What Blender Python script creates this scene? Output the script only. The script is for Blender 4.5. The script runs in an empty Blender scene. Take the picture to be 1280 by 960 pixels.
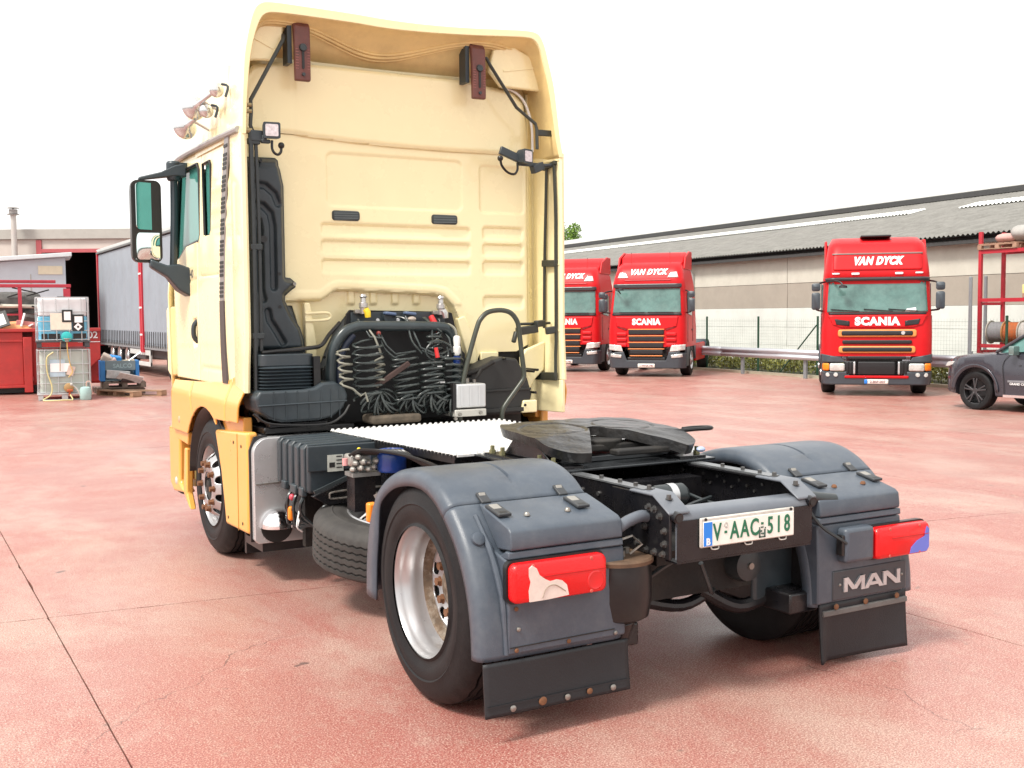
import bpy, bmesh, math, random
from math import sin, cos, pi, radians, sqrt, atan2
from mathutils import Vector, Matrix, Euler
random.seed(7)
SC = bpy.context.scene
COL = SC.collection

# ---------------------------------------------------------------- camera, world, sun, exposure
cam_d = bpy.data.cameras.new('camera'); cam = bpy.data.objects.new('camera', cam_d); COL.objects.link(cam)
CAMP = Vector((-3.2692, -4.3948, 1.7259)); YAW, PIT, ROLL = 0.5187, -0.0629, -0.0081
fw = Vector((sin(YAW)*cos(PIT), cos(YAW)*cos(PIT), sin(PIT)))
r0 = Vector((cos(YAW), -sin(YAW), 0)); u0 = r0.cross(fw)
rr = r0*cos(ROLL) + u0*sin(ROLL); uu = u0*cos(ROLL) - r0*sin(ROLL)
cam.matrix_world = Matrix(((rr.x, uu.x, -fw.x, CAMP.x), (rr.y, uu.y, -fw.y, CAMP.y), (rr.z, uu.z, -fw.z, CAMP.z), (0, 0, 0, 1)))
cam_d.sensor_width = 36; cam_d.lens = 1376.0/1280*36; cam_d.clip_end = 1500; cam_d.clip_start = 0.05
SC.camera = cam

SUN_EL, SUN_AZ = radians(54), radians(-104)      # azimuth from +Y towards +X: the sun stands to the left
w = bpy.data.worlds.new('World'); SC.world = w; w.use_nodes = True
nt = w.node_tree; nt.nodes.clear()
sky = nt.nodes.new('ShaderNodeTexSky'); sky.sky_type = 'NISHITA'; sky.sun_disc = False
sky.sun_elevation = SUN_EL; sky.sun_rotation = SUN_AZ; sky.air_density = 1.0; sky.dust_density = 4.0; sky.ozone_density = 1.0
hs = nt.nodes.new('ShaderNodeHueSaturation'); hs.inputs['Saturation'].default_value = 0.15; hs.inputs['Value'].default_value = 1.0
mx = nt.nodes.new('ShaderNodeMix'); mx.data_type = 'RGBA'; mx.inputs[0].default_value = 0.72
mx.inputs[7].default_value = (10.4, 10.2, 9.9, 1)        # the even white of the cloud cover
bg = nt.nodes.new('ShaderNodeBackground'); bg.inputs['Strength'].default_value = 0.082
wo = nt.nodes.new('ShaderNodeOutputWorld')
nt.links.new(sky.outputs[0], hs.inputs['Color']); nt.links.new(hs.outputs[0], mx.inputs[6])
nt.links.new(mx.outputs[2], bg.inputs[0]); nt.links.new(bg.outputs[0], wo.inputs[0])
sl = bpy.data.lights.new('sun', 'SUN'); sl.energy = 2.0; sl.angle = radians(13); sl.color = (1, 0.95, 0.87)
so = bpy.data.objects.new('sun', sl); COL.objects.link(so)
sd_ = Vector((sin(SUN_AZ)*cos(SUN_EL), cos(SUN_AZ)*cos(SUN_EL), sin(SUN_EL)))
so.rotation_euler = sd_.to_track_quat('Z', 'Y').to_euler(); so.location = (-20, 5, 30)
SC.view_settings.view_transform = 'Standard'; SC.view_settings.look = 'None'
SC.view_settings.exposure = 1.08; SC.view_settings.gamma = 1.0
SC.cycles.max_bounces = 8; SC.cycles.diffuse_bounces = 4; SC.cycles.glossy_bounces = 4

# ---------------------------------------------------------------- materials
MATS = {}
def M(name, col=(.5, .5, .5), rough=.5, metal=0., var=.12, vscale=6., bump=0., bscale=60., spec=.5, coat=0., dirt=None, damt=.3, dscale=3., emit=None, trans=0., alpha=1.):
    if name in MATS: return MATS[name]
    m = bpy.data.materials.new(name); m.use_nodes = True; MATS[name] = m
    n = m.node_tree.nodes; L = m.node_tree.links; b = n['Principled BSDF']
    b.inputs['Roughness'].default_value = rough; b.inputs['Metallic'].default_value = metal
    b.inputs['Specular IOR Level'].default_value = spec
    if coat: b.inputs['Coat Weight'].default_value = coat; b.inputs['Coat Roughness'].default_value = .06
    if trans: b.inputs['Transmission Weight'].default_value = trans
    if emit: b.inputs['Emission Color'].default_value = (*emit[0], 1); b.inputs['Emission Strength'].default_value = emit[1]
    tc = n.new('ShaderNodeTexCoord')
    nz = n.new('ShaderNodeTexNoise'); nz.inputs['Scale'].default_value = vscale; nz.inputs['Detail'].default_value = 6; nz.inputs['Roughness'].default_value = .65
    L.new(tc.outputs['Object'], nz.inputs['Vector'])
    mr = n.new('ShaderNodeMapRange'); mr.inputs['From Min'].default_value = .25; mr.inputs['From Max'].default_value = .75
    mr.inputs['To Min'].default_value = 1-var; mr.inputs['To Max'].default_value = 1+var
    L.new(nz.outputs['Fac'], mr.inputs['Value'])
    vm = n.new('ShaderNodeVectorMath'); vm.operation = 'SCALE'; vm.inputs[0].default_value = col
    L.new(mr.outputs[0], vm.inputs['Scale'])
    out = vm.outputs[0]
    if dirt:
        nd = n.new('ShaderNodeTexNoise'); nd.inputs['Scale'].default_value = dscale; nd.inputs['Detail'].default_value = 9; nd.inputs['Roughness'].default_value = .7
        L.new(tc.outputs['Object'], nd.inputs['Vector'])
        md = n.new('ShaderNodeMapRange'); md.inputs['From Min'].default_value = .45; md.inputs['From Max'].default_value = .75
        md.inputs['To Max'].default_value = damt; L.new(nd.outputs['Fac'], md.inputs['Value'])
        mm = n.new('ShaderNodeMix'); mm.data_type = 'RGBA'; mm.inputs[7].default_value = (*dirt, 1)
        L.new(md.outputs[0], mm.inputs[0]); L.new(out, mm.inputs[6]); out = mm.outputs[2]
    L.new(out, b.inputs['Base Color'])
    rv = n.new('ShaderNodeMapRange'); rv.inputs['To Min'].default_value = max(0.02, rough-.08); rv.inputs['To Max'].default_value = min(1, rough+.08)
    L.new(nz.outputs['Fac'], rv.inputs['Value']); L.new(rv.outputs[0], b.inputs['Roughness'])
    if bump:
        nb = n.new('ShaderNodeTexNoise'); nb.inputs['Scale'].default_value = bscale; nb.inputs['Detail'].default_value = 5
        L.new(tc.outputs['Object'], nb.inputs['Vector'])
        bp = n.new('ShaderNodeBump'); bp.inputs['Strength'].default_value = bump; bp.inputs['Distance'].default_value = .01
        L.new(nb.outputs['Fac'], bp.inputs['Height']); L.new(bp.outputs[0], b.inputs['Normal'])
    return m

CREAM = M('cream_paint', (.93, .82, .49), .28, var=.02, vscale=2.5, coat=.5, dirt=(.70, .53, .25), damt=.09, dscale=3.5)
OCHRE = M('yellow_paint', (.80, .39, .078), .30, var=.05, vscale=3, coat=.4, dirt=(.5, .27, .07), damt=.15)
GREYP = M('grey_plastic', (.062, .078, .101), .36, var=.12, vscale=7, bump=.14, bscale=260, dirt=(.15, .165, .18), damt=.35, dscale=9)
DKPL = M('dark_plastic', (.029, .040, .048), .40, var=.2, vscale=7, dirt=(.075, .08, .082), damt=.3, dscale=5)
BLACK = M('black_paint', (.007, .007, .008), .34, var=.3, vscale=9, dirt=(.04, .034, .028), damt=.35, dscale=6)
CHASS = M('chassis_black', (.007, .007, .009), .28, var=.3, vscale=8, dirt=(.035, .031, .028), damt=.4, dscale=7)
RUBBER = M('tyre_rubber', (.0095, .0095, .0105), .55, var=.25, vscale=10, bump=.15, bscale=120, dirt=(.032, .030, .029), damt=.4, dscale=5, spec=.25)
SPRUB = M('dusty_rubber', (.036, .033, .031), .75, var=.2, vscale=10, bump=.15, bscale=120, dirt=(.075, .068, .060), damt=.5, dscale=5)
FLAP = M('flap_rubber', (.011, .0125, .0155), .55, var=.2, vscale=9, bump=.15, bscale=150, dirt=(.035, .037, .041), damt=.3)
RIM = M('rim_silver', (.50, .50, .51), .30, metal=.75, var=.1, dirt=(.35, .3, .25), damt=.3, dscale=6)
RUSTY = M('rusty_hub', (.10, .065, .04), .85, var=.5, vscale=18, bump=.4, bscale=60, dirt=(.5, .45, .38), damt=.5, dscale=16)
RUST = M('rust', (.17, .075, .035), .85, var=.35, vscale=30, bump=.3)
BOLT = M('bolt_steel', (.30, .29, .27), .42, metal=.75, var=.3, vscale=40, dirt=(.2, .11, .05), damt=.5, dscale=30)
STEEL = M('brushed_steel', (.56, .565, .575), .28, metal=.5, var=.08, vscale=4, dirt=(.35, .33, .3), damt=.3)
ALU = M('aluminium', (.60, .61, .62), .42, metal=.6, var=.12, dirt=(.3, .29, .27), damt=.4)
BOLTD = M('bolt_dark', (.11, .11, .11), .4, metal=.6, var=.35, vscale=40, dirt=(.10, .06, .03), damt=.5, dscale=30)
CHROME = M('chrome', (.85, .85, .86), .07, metal=1., var=.03)
TREAD = M('tread_plate_white', (.70, .70, .69), .38, var=.05, dirt=(.45, .42, .38), damt=.22, dscale=3)
GREASE = M('greasy_steel', (.026, .027, .029), .33, metal=.3, var=.5, vscale=9, bump=.6, bscale=26, dirt=(.085, .068, .052), damt=.35, dscale=4)
GLASS = M('cab_glass', (.07, .26, .225), .05, var=.1, spec=.5)
DGLASS = M('dark_glass', (.03, .07, .068), .05, var=.2, vscale=2, spec=.7)
MIRR = M('mirror_glass', (.72, .86, .84), .03, metal=1., var=.02)
REDL = M('red_lens', (.72, .004, .006), .20, var=.08, coat=.25, spec=.4, bump=.25, bscale=190)
WHL = M('broken_lens_white', (.70, .60, .54), .35, var=.12, vscale=20)
BLUEL = M('blue_lens', (.13, .17, .58), .2, var=.1)
ORNG = M('orange_lens', (.95, .25, .015), .3, var=.06)
BROWNRED = M('brown_red_paint', (.155, .052, .042), .55, var=.25, vscale=20, dirt=(.07, .05, .045), damt=.5, dscale=12)
REDP = M('red_paint', (.55, .007, .011), .42, var=.06, spec=.28)
REDK = M('red_knob', (.6, .03, .03), .4, var=.1)
YELK = M('yellow_knob', (.85, .6, .03), .4, var=.1)
BLUEK = M('blue_can', (.012, .05, .26), .3, var=.1, coat=.3)
WHITE = M('white_plastic', (.78, .77, .74), .45, var=.08)
TUBE = M('painted_tube', (.03, .037, .04), .35, var=.2, vscale=12)
HOSE = M('coil_hose', (.03, .038, .038), .26, var=.3, vscale=14, dirt=(.12, .13, .12), damt=.4, dscale=14)
HOSEG = M('pale_coil_hose', (.20, .195, .16), .38, var=.2, vscale=14)
ENGINE = M('engine_grime', (.008, .0075, .0075), .7, var=.5, vscale=8, bump=.4, bscale=30, dirt=(.06, .05, .038), damt=.4, dscale=5)
PLATEW = M('plate_white', (.82, .82, .76), .35, var=.05, vscale=12, dirt=(.6, .56, .48), damt=.4, dscale=14)
PLATEF = M('plate_frame', (.55, .53, .49), .5, var=.15, vscale=20, dirt=(.25, .18, .13), damt=.5, dscale=12)
PGREEN = M('plate_green', (.01, .14, .07), .4, var=.05)
PBLUE = M('plate_blue', (.02, .22, .75), .4, var=.05)
PRINTK = M('print_black', (.015, .015, .015), .5, var=.05)
PRINTW = M('print_white', (.82, .82, .82), .45, var=.03)

# ---------------------------------------------------------------- mesh helpers
def catmull(p, n=6, closed=False):
    P = [Vector(a) for a in p]; out = []; N = len(P)
    for i in range(N if closed else N-1):
        a = P[(i-1) % N] if (closed or i > 0) else P[i]*2-P[i+1]
        b = P[i]; c = P[(i+1) % N]
        d = P[(i+2) % N] if (closed or i+2 < N) else c*2-b
        for k in range(n):
            t = k/n
            out.append(.5*((2*b)+(c-a)*t+(2*a-5*b+4*c-d)*t*t+(3*b-a-3*c+d)*t**3))
    if not closed: out.append(P[-1])
    return out

def rrect(x0, x1, y0, y1, r, n=4):
    out = []
    for cx, cy, a0 in ((x1-r, y1-r, 0), (x0+r, y1-r, 90), (x0+r, y0+r, 180), (x1-r, y0+r, 270)):
        for k in range(n+1):
            a = radians(a0+90*k/n); out.append((cx+r*cos(a), cy+r*sin(a)))
    return out

class MB:
    def __init__(s): s.v = []; s.f = []
    def add(s, vs, fs):
        o = len(s.v); s.v += [tuple(v) for v in vs]; s.f += [tuple(i+o for i in f) for f in fs]; return s
    def box(s, x0, x1, y0, y1, z0, z1, rot=None):
        c = Vector(((x0+x1)/2, (y0+y1)/2, (z0+z1)/2)); h = Vector((abs(x1-x0)/2, abs(y1-y0)/2, abs(z1-z0)/2))
        R = Euler(rot).to_matrix() if rot else Matrix.Identity(3)
        vs = [c+R@Vector((h.x*i, h.y*j, h.z*k)) for i in (-1, 1) for j in (-1, 1) for k in (-1, 1)]
        return s.add(vs, [(0, 1, 3, 2), (4, 6, 7, 5), (0, 4, 5, 1), (2, 3, 7, 6), (0, 2, 6, 4), (1, 5, 7, 3)])
    def bar(s, a, b, wdt, hgt, up=(0, 0, 1)):
        a = Vector(a); b = Vector(b); d = (b-a).normalized(); upv = Vector(up)
        if abs(d.dot(upv)) > .98: upv = Vector((0, 1, 0))
        sx = d.cross(upv).normalized()*wdt/2; sz = sx.cross(d).normalized()*hgt/2
        vs = [p+i*sx+j*sz for p in (a, b) for i, j in ((-1, -1), (1, -1), (1, 1), (-1, 1))]
        return s.add(vs, [(3, 2, 1, 0), (4, 5, 6, 7), (0, 1, 5, 4), (1, 2, 6, 5), (2, 3, 7, 6), (3, 0, 4, 7)])
    def prism(s, poly, ax, a, b):
        n = len(poly)
        f = {'x': lambda t, u, v: (t, u, v), 'y': lambda t, u, v: (u, t, v), 'z': lambda t, u, v: (u, v, t)}[ax]
        vs = [f(a, *p) for p in poly]+[f(b, *p) for p in poly]
        fs = [tuple(range(n)), tuple(range(2*n-1, n-1, -1))]+[(i, i+n, (i+1) % n+n, (i+1) % n) for i in range(n)]
        return s.add(vs, fs)
    def tube(s, pts, r, n=8, sm=0, closed=False, caps=True):
        P = catmull(pts, sm, closed) if sm else [Vector(p) for p in pts]
        N = len(P); R = r if isinstance(r, (list, tuple)) else [r]*N
        if len(R) != N: R = [R[min(len(R)-1, int(i*len(R)/N))] for i in range(N)]
        vs = []; nrm = None
        for i in range(N):
            t = (P[(i+1) % N]-P[i-1]) if closed else (P[min(i+1, N-1)]-P[max(i-1, 0)])
            t = t.normalized() if t.length > 1e-9 else Vector((0, 0, 1))
            if nrm is None:
                nrm = t.orthogonal().normalized()
            nrm = (nrm-t*nrm.dot(t)); nrm = nrm.normalized() if nrm.length > 1e-6 else t.orthogonal().normalized()
            bn = t.cross(nrm)
            for k in range(n):
                a = 2*pi*k/n; vs.append(P[i]+(nrm*cos(a)+bn*sin(a))*R[i])
        fs = []
        for i in range(N if closed else N-1):
            j = (i+1) % N
            for k in range(n): fs.append((i*n+k, i*n+(k+1) % n, j*n+(k+1) % n, j*n+k))
        if caps and not closed: fs += [tuple(range(n-1, -1, -1)), tuple(range((N-1)*n, N*n))]
        return s.add(vs, fs)
    def lathe(s, prof, c, ax='x', n=32, caps=False, wob=None):
        # prof: (h along axis, radius)
        vs = []
        for h, r in prof:
            for k in range(n):
                a = 2*pi*k/n; hh = h+(wob(h, r, k) if wob else 0)
                p, q = r*cos(a), r*sin(a)
                v = {'x': (hh, p, q), 'y': (p, hh, q), 'z': (p, q, hh)}[ax]
                vs.append((v[0]+c[0], v[1]+c[1], v[2]+c[2]))
        m = len(prof)
        fs = [(i*n+k, i*n+(k+1) % n, (i+1)*n+(k+1) % n, (i+1)*n+k) for i in range(m-1) for k in range(n)]
        if caps: fs += [tuple(range(n-1, -1, -1)), tuple(range((m-1)*n, m*n))]
        return s.add(vs, fs)
    def cyl(s, a, b, r, n=12, r2=None):
        return s.tube([a, b], [r, r if r2 is None else r2], n)
    def sph(s, c, r, n=10, sc=(1, 1, 1)):
        m = n//2+1; vs = []
        for i in range(m+1):
            th = pi*i/m
            for k in range(n):
                a = 2*pi*k/n; vs.append((c[0]+r*sc[0]*sin(th)*cos(a), c[1]+r*sc[1]*sin(th)*sin(a), c[2]+r*sc[2]*cos(th)))
        return s.add(vs, [(i*n+k, i*n+(k+1) % n, (i+1)*n+(k+1) % n, (i+1)*n+k) for i in range(m) for k in range(n)])
    def grid(s, fn, nu, nv, cu=False):
        vs = [fn(i/nu, j/nv) for i in range(nu+(0 if cu else 1)) for j in range(nv+1)]
        N = nu if cu else nu+1
        fs = [(i*(nv+1)+j, ((i+1) % N)*(nv+1)+j, ((i+1) % N)*(nv+1)+j+1, i*(nv+1)+j+1) for i in range(nu) for j in range(nv)]
        return s.add(vs, fs)
    def loft(s, rings, caps=True, closed=True):
        n = len(rings[0]); vs = [p for r in rings for p in r]
        fs = [(i*n+k, i*n+(k+1) % n, (i+1)*n+(k+1) % n, (i+1)*n+k) for i in range(len(rings)-1) for k in range(n if closed else n-1)]
        if caps: fs += [tuple(range(n-1, -1, -1)), tuple(range((len(rings)-1)*n, len(rings)*n))]
        return s.add(vs, fs)
    def mask(s, u0, u1, nu, v0, v1, nv, sd, fn):
        du, dv = (u1-u0)/nu, (v1-v0)/nv; uv = {}; S = {}
        for i in range(nu+1):
            for j in range(nv+1):
                u, v = u0+du*i, v0+dv*j; uv[i, j] = (u, v); S[i, j] = sd(u, v)
        keep = []
        for i in range(nu):
            for j in range(nv):
                q = [(i, j), (i+1, j), (i+1, j+1), (i, j+1)]
                if max(S[k] for k in q) > 0: keep.append(q)
        used = {}
        vs = []; fs = []
        for q in keep:
            f = []
            for k in q:
                if k not in used:
                    u, v = uv[k]
                    if S[k] < 0:
                        for _ in range(3):
                            d = sd(u, v); e = 1e-4
                            gu = (sd(u+e, v)-sd(u-e, v))/(2*e); gv = (sd(u, v+e)-sd(u, v-e))/(2*e)
                            g = gu*gu+gv*gv
                            if g < 1e-6: break
                            u -= d*gu/g; v -= d*gv/g
                    used[k] = len(vs); vs.append(fn(u, v))
                f.append(used[k])
            fs.append(tuple(f))
        return s.add(vs, fs)
    def xf(s, Mx):
        s.v = [tuple(Mx@Vector(v)) for v in s.v]; return s
    def obj(s, name, mat, parent=None, bevel=0, ang=35, seg=2, solid=0, label=None, kind=None, recalc=True):
        me = bpy.data.meshes.new(name)
        bm = bmesh.new()
        V = [bm.verts.new(v) for v in s.v]
        for f in s.f:
            if len(set(f)) < 3: continue
            try: bm.faces.new([V[i] for i in f])
            except ValueError: pass
        bmesh.ops.remove_doubles(bm, verts=bm.verts, dist=1e-5)
        if recalc: bmesh.ops.recalc_face_normals(bm, faces=bm.faces)
        bm.to_mesh(me); bm.free()
        me.materials.append(mat)
        me.shade_smooth(); me.set_sharp_from_angle(angle=radians(ang))
        o = bpy.data.objects.new(name, me); COL.objects.link(o)
        if parent: o.parent = parent
        if solid:
            md = o.modifiers.new('solid', 'SOLIDIFY'); md.thickness = solid; md.offset = 0
        if bevel:
            md = o.modifiers.new('bevel', 'BEVEL'); md.width = bevel; md.segments = seg; md.limit_method = 'ANGLE'; md.angle_limit = radians(40)
            md.harden_normals = False
        if label: o['label'] = label
        if kind: o['kind'] = kind
        return o

def tag(o, label=None, cat=None, group=None, kind=None):
    if label: o['label'] = label
    if cat: o['category'] = cat
    if group: o['group'] = group
    if kind: o['kind'] = kind
    return o
def empty(name, loc=(0, 0, 0), rz=0, label=None, cat=None, group=None):
    o = bpy.data.objects.new(name, None); COL.objects.link(o); o.location = loc; o.rotation_euler = (0, 0, rz)
    o.empty_display_size = .2
    return tag(o, label, cat, group)
def copy_tree(o, parent=None):
    c = o.copy(); COL.objects.link(c)
    if parent: c.parent = parent
    for ch in list(o.children): copy_tree(ch, c)
    return c
def inst(o, name=None, loc=(0, 0, 0), rot=(0, 0, 0), parent=None, scale=None):
    c = o.copy(); COL.objects.link(c); c.location = loc; c.rotation_euler = rot
    if parent: c.parent = parent
    if scale: c.scale = scale
    return c

def text_mb(body, size, depth=.003, bold=0., shear=0., xs=1., space=1.):
    # flat lettering from Blender's own built-in font: local x right, y up, z out; centred
    cu = bpy.data.curves.new('lettering', 'FONT'); cu.body = body; cu.size = size; cu.extrude = depth/2; cu.offset = bold; cu.shear = shear
    cu.align_x = 'CENTER'; cu.align_y = 'CENTER'; cu.space_character = space; cu.resolution_u = 3
    o = bpy.data.objects.new('lettering', cu); COL.objects.link(o)
    dg = bpy.context.evaluated_depsgraph_get(); me = bpy.data.meshes.new_from_object(o.evaluated_get(dg))
    mb = MB(); mb.v = [(v.co.x*xs, v.co.y, v.co.z) for v in me.vertices]; mb.f = [tuple(p.vertices) for p in me.polygons]
    bpy.data.objects.remove(o); bpy.data.curves.remove(cu); bpy.data.meshes.remove(me)
    return mb
def frame_mx(org, xdir, ydir):
    x = Vector(xdir).normalized(); y = Vector(ydir).normalized(); z = x.cross(y)
    return Matrix(((x.x, y.x, z.x, org[0]), (x.y, y.y, z.y, org[1]), (x.z, y.z, z.z, org[2]), (0, 0, 0, 1)))
def sdpoly(P):
    n = len(P)
    def f(u, v):
        d = 1e9; c = False
        for i in range(n):
            ax, ay = P[i]; bx, by = P[(i+1) % n]
            ex, ey = bx-ax, by-ay; wx, wy = u-ax, v-ay
            L = ex*ex+ey*ey
            t = max(0, min(1, (wx*ex+wy*ey)/L)) if L else 0
            q = (wx-ex*t)**2+(wy-ey*t)**2
            if q < d: d = q
            if (ay > v) != (by > v) and u < (bx-ax)*(v-ay)/(by-ay)+ax: c = not c
        return sqrt(d) if c else -sqrt(d)
    return f
def sst(a, b, x):
    t = max(0., min(1., (x-a)/(b-a))); return t*t*(3-2*t)
def sdrr(u, v, x0, x1, y0, y1, r):      # rounded rectangle, negative inside
    qx = abs(u-(x0+x1)/2)-(x1-x0)/2+r; qy = abs(v-(y0+y1)/2)-(y1-y0)/2+r
    return sqrt(max(qx, 0)**2+max(qy, 0)**2)+min(max(qx, qy), 0)-r
def gz(x):       # the yard falls away gently to the right
    return -.27*sst(4, 14, x)
# ---------------------------------------------------------------- ground
def ground_mat():
    m = bpy.data.materials.new('red_concrete'); m.use_nodes = True
    n = m.node_tree.nodes; L = m.node_tree.links; b = n['Principled BSDF']
    tc = n.new('ShaderNodeTexCoord')
    def noise(sc, det=5, rg=.6, stretch=None, dist=0):
        z = n.new('ShaderNodeTexNoise'); z.inputs['Scale'].default_value = sc; z.inputs['Detail'].default_value = det; z.inputs['Roughness'].default_value = rg
        z.inputs['Distortion'].default_value = dist
        if stretch:
            mp = n.new('ShaderNodeMapping'); mp.inputs['Scale'].default_value = stretch; mp.inputs['Rotation'].default_value = (0, 0, .35)
            L.new(tc.outputs['Object'], mp.inputs['Vector']); L.new(mp.outputs[0], z.inputs['Vector'])
        else: L.new(tc.outputs['Object'], z.inputs['Vector'])
        return z.outputs['Fac']
    def rng(x, a, b_, c=0., d=1.):
        r = n.new('ShaderNodeMapRange'); r.inputs['From Min'].default_value = a; r.inputs['From Max'].default_value = b_
        r.inputs['To Min'].default_value = c; r.inputs['To Max'].default_value = d; L.new(x, r.inputs['Value']); return r.outputs[0]
    def mix(f, a, c):
        k = n.new('ShaderNodeMix'); k.data_type = 'RGBA'
        if isinstance(f, float): k.inputs[0].default_value = f
        else: L.new(f, k.inputs[0])
        for i, x in ((6, a), (7, c)):
            if isinstance(x, tuple): k.inputs[i].default_value = (*x, 1)
            else: L.new(x, k.inputs[i])
        return k.outputs[2]
    worn = rng(noise(.75, 9, .72, (1, .55, 1), .5), .46, .62, 0, .72)
    c = mix(worn, (.345, .098, .080), (.43, .285, .235))
    c = mix(rng(noise(2.6, 8, .75, (1, .6, 1), .3), .50, .62, 0, .5), c, (.325, .085, .063))
    c = mix(rng(noise(1.7, 8, .75), .54, .68, 0, .45), c, (.46, .32, .265))
    c = mix(rng(noise(.16, 5, .6), .48, .66, 0, .3), c, (.44, .30, .25))
    c = mix(rng(noise(11, 6, .75), .54, .66, 0, .45), c, (.46, .31, .24))
    grit = noise(125, 3, .85); g2 = noise(42, 5, .8)
    c = mix(rng(grit, .53, .60, 0, .75), c, (.68, .57, .48))
    c = mix(rng(grit, .47, .41, 0, .65), c, (.10, .025, .02))
    c = mix(rng(g2, .54, .66, 0, .35), c, (.54, .36, .27))
    c = mix(rng(g2, .46, .35, 0, .4), c, (.19, .038, .028))
    stain = rng(noise(1.1, 8, .7, (1, .7, 1), 1.2), .64, .80, 0, .45)
    c = mix(stain, c, (.12, .06, .05))
    spot = rng(noise(5.5, 2, .4), .745, .775, 0, .7); c = mix(spot, c, (.05, .03, .028))
    # a few wandering hairline cracks
    vo = n.new('ShaderNodeTexVoronoi'); vo.feature = 'DISTANCE_TO_EDGE'; vo.inputs['Scale'].default_value = .22
    wn = n.new('ShaderNodeTexNoise'); wn.inputs['Scale'].default_value = 1.6; wn.inputs['Detail'].default_value = 6; L.new(tc.outputs['Object'], wn.inputs['Vector'])
    av = n.new('ShaderNodeVectorMath'); av.operation = 'MULTIPLY_ADD'; av.inputs[1].default_value = (.9, .9, .9)
    L.new(wn.outputs['Color'], av.inputs[0]); L.new(tc.outputs['Object'], av.inputs[2]); L.new(av.outputs[0], vo.inputs['Vector'])
    ck = n.new('ShaderNodeMath'); ck.operation = 'MULTIPLY'
    L.new(rng(vo.outputs['Distance'], .0012, .0004, 0, .7), ck.inputs[0]); L.new(rng(noise(.5, 3), .52, .6), ck.inputs[1])
    c = mix(ck.outputs[0], c, (.06, .03, .025))
    L.new(c, b.inputs['Base Color'])
    L.new(rng(noise(.8, 6, .65), .35, .7, .30, .52), b.inputs['Roughness']); b.inputs['Specular IOR Level'].default_value = .6
    bp = n.new('ShaderNodeBump'); bp.inputs['Strength'].default_value = .35; bp.inputs['Distance'].default_value = .004
    L.new(grit, bp.inputs['Height']); L.new(bp.outputs[0], b.inputs['Normal'])
    return m
CONC = ground_mat()
SOIL = M('dark_soil', (.05, .04, .034), .9, var=.4, vscale=3)
mb = MB()
xs = [-400, -60, -20, 0]+[4+i for i in range(11)]+[40, 80, 400]
mb.add([(x, y, gz(x)-.035) for x in xs for y in (-60, 400)], [(2*i, 2*i+2, 2*i+3, 2*i+1) for i in range(len(xs)-1)])
ground = tag(mb.obj('ground', SOIL), kind='structure')
yard = empty('yard'); yard['kind'] = 'structure'
rnd = random.Random(3)
for ix in range(-7, 6):
    for iy in range(-2, 5):
        x0, x1 = -2.5+4.27*ix, -2.5+4.27*(ix+1); y0, y1 = 2.13+8.5*iy, 2.13+8.5*(iy+1)
        if x0 > 17.5: x1 = 24.5 if y1 > 40 else 21.6
        nu, nv = 14, 24; mb = MB()
        near = -3 <= ix <= 1 and -2 <= iy <= 0
        if near: nu, nv = 40, 80
        jl = [rnd.uniform(-.0015, .0022) if rnd.random() > .05 else rnd.uniform(.003, .009) for _ in range(4*nv+8)]
        g = .0026
        def fn(u, v):
            x = x0+g+(x1-x0-2*g)*u; y = y0+g+(y1-y0-2*g)*v
            i, j = round(u*nu), round(v*nv)
            if i == 0: x += abs(jl[j])
            if i == nu: x -= abs(jl[nv+j])
            if j == 0: y += abs(jl[2*nv+i])
            if j == nv: y -= abs(jl[3*nv+i])
            return (x, y-.10*x, gz(x))
        mb.grid(fn, nu, nv)
        n0 = len(mb.v)
        # rim down into the joint
        rim = [(i, 0) for i in range(nu)]+[(nu, j) for j in range(nv)]+[(i, nv) for i in range(nu, 0, -1)]+[(0, j) for j in range(nv, 0, -1)]
        ids = [i*(nv+1)+j for i, j in rim]; k = len(ids)
        mb.v += [(mb.v[a][0], mb.v[a][1], mb.v[a][2]-.03) for a in ids]
        mb.f += [(ids[a], ids[(a+1) % k], n0+(a+1) % k, n0+a) for a in range(k)]
        mb.obj('slab', CONC, yard, recalc=False, ang=40)

# ---------------------------------------------------------------- right boundary: kerb, guardrail, fence, hedge
D2 = Vector((.085, .9964, 0)); N2 = Vector((.9964, -.085, 0)); G0 = Vector((21.1, 23.1, 0))
def L2(s, o, z=0.): return tuple(G0+D2*s+N2*o+Vector((0, 0, z)))
YG = gz(30)
KERB = M('pale_kerb', (.55, .53, .40), .8, var=.2, dirt=(.2, .18, .12), damt=.5)
mb = MB(); mb.bar(L2(-30, .35, YG+.02), L2(24, .35, YG+.02), .12, .14)
tag(mb.obj('kerb', KERB, bevel=.01), kind='structure')
VERGE = M('verge_soil', (.075, .07, .04), .95, var=.5, vscale=3)
mb = MB(); mb.add([L2(-40, .42, YG+.03), L2(26, .42, YG+.03), L2(26, 3.6, YG+.10), L2(-40, 3.6, YG+.10)], [(0, 1, 2, 3)])
tag(mb.obj('verge', VERGE), kind='structure')
GALV = M('galvanised_steel', (.50, .53, .57), .42, metal=.45, var=.12, vscale=3, dirt=(.28, .27, .26), damt=.3)
GALVD = M('galvanised_post', (.27, .30, .32), .5, metal=.4, var=.15, vscale=5)
gr = empty('guardrail', L2(0, 0, YG), 0, 'long galvanised steel crash barrier along the kerb behind the red lorries', 'guardrail')
def loc(p): return tuple(Vector(p)-Vector(L2(0, 0, YG)))
prof = [(.0, .31), (-.03, .29), (-.075, .245), (-.075, .215), (-.012, .165), (-.012, .145), (-.075, .095), (-.075, .065), (-.03, .02), (0, 0)]
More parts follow.
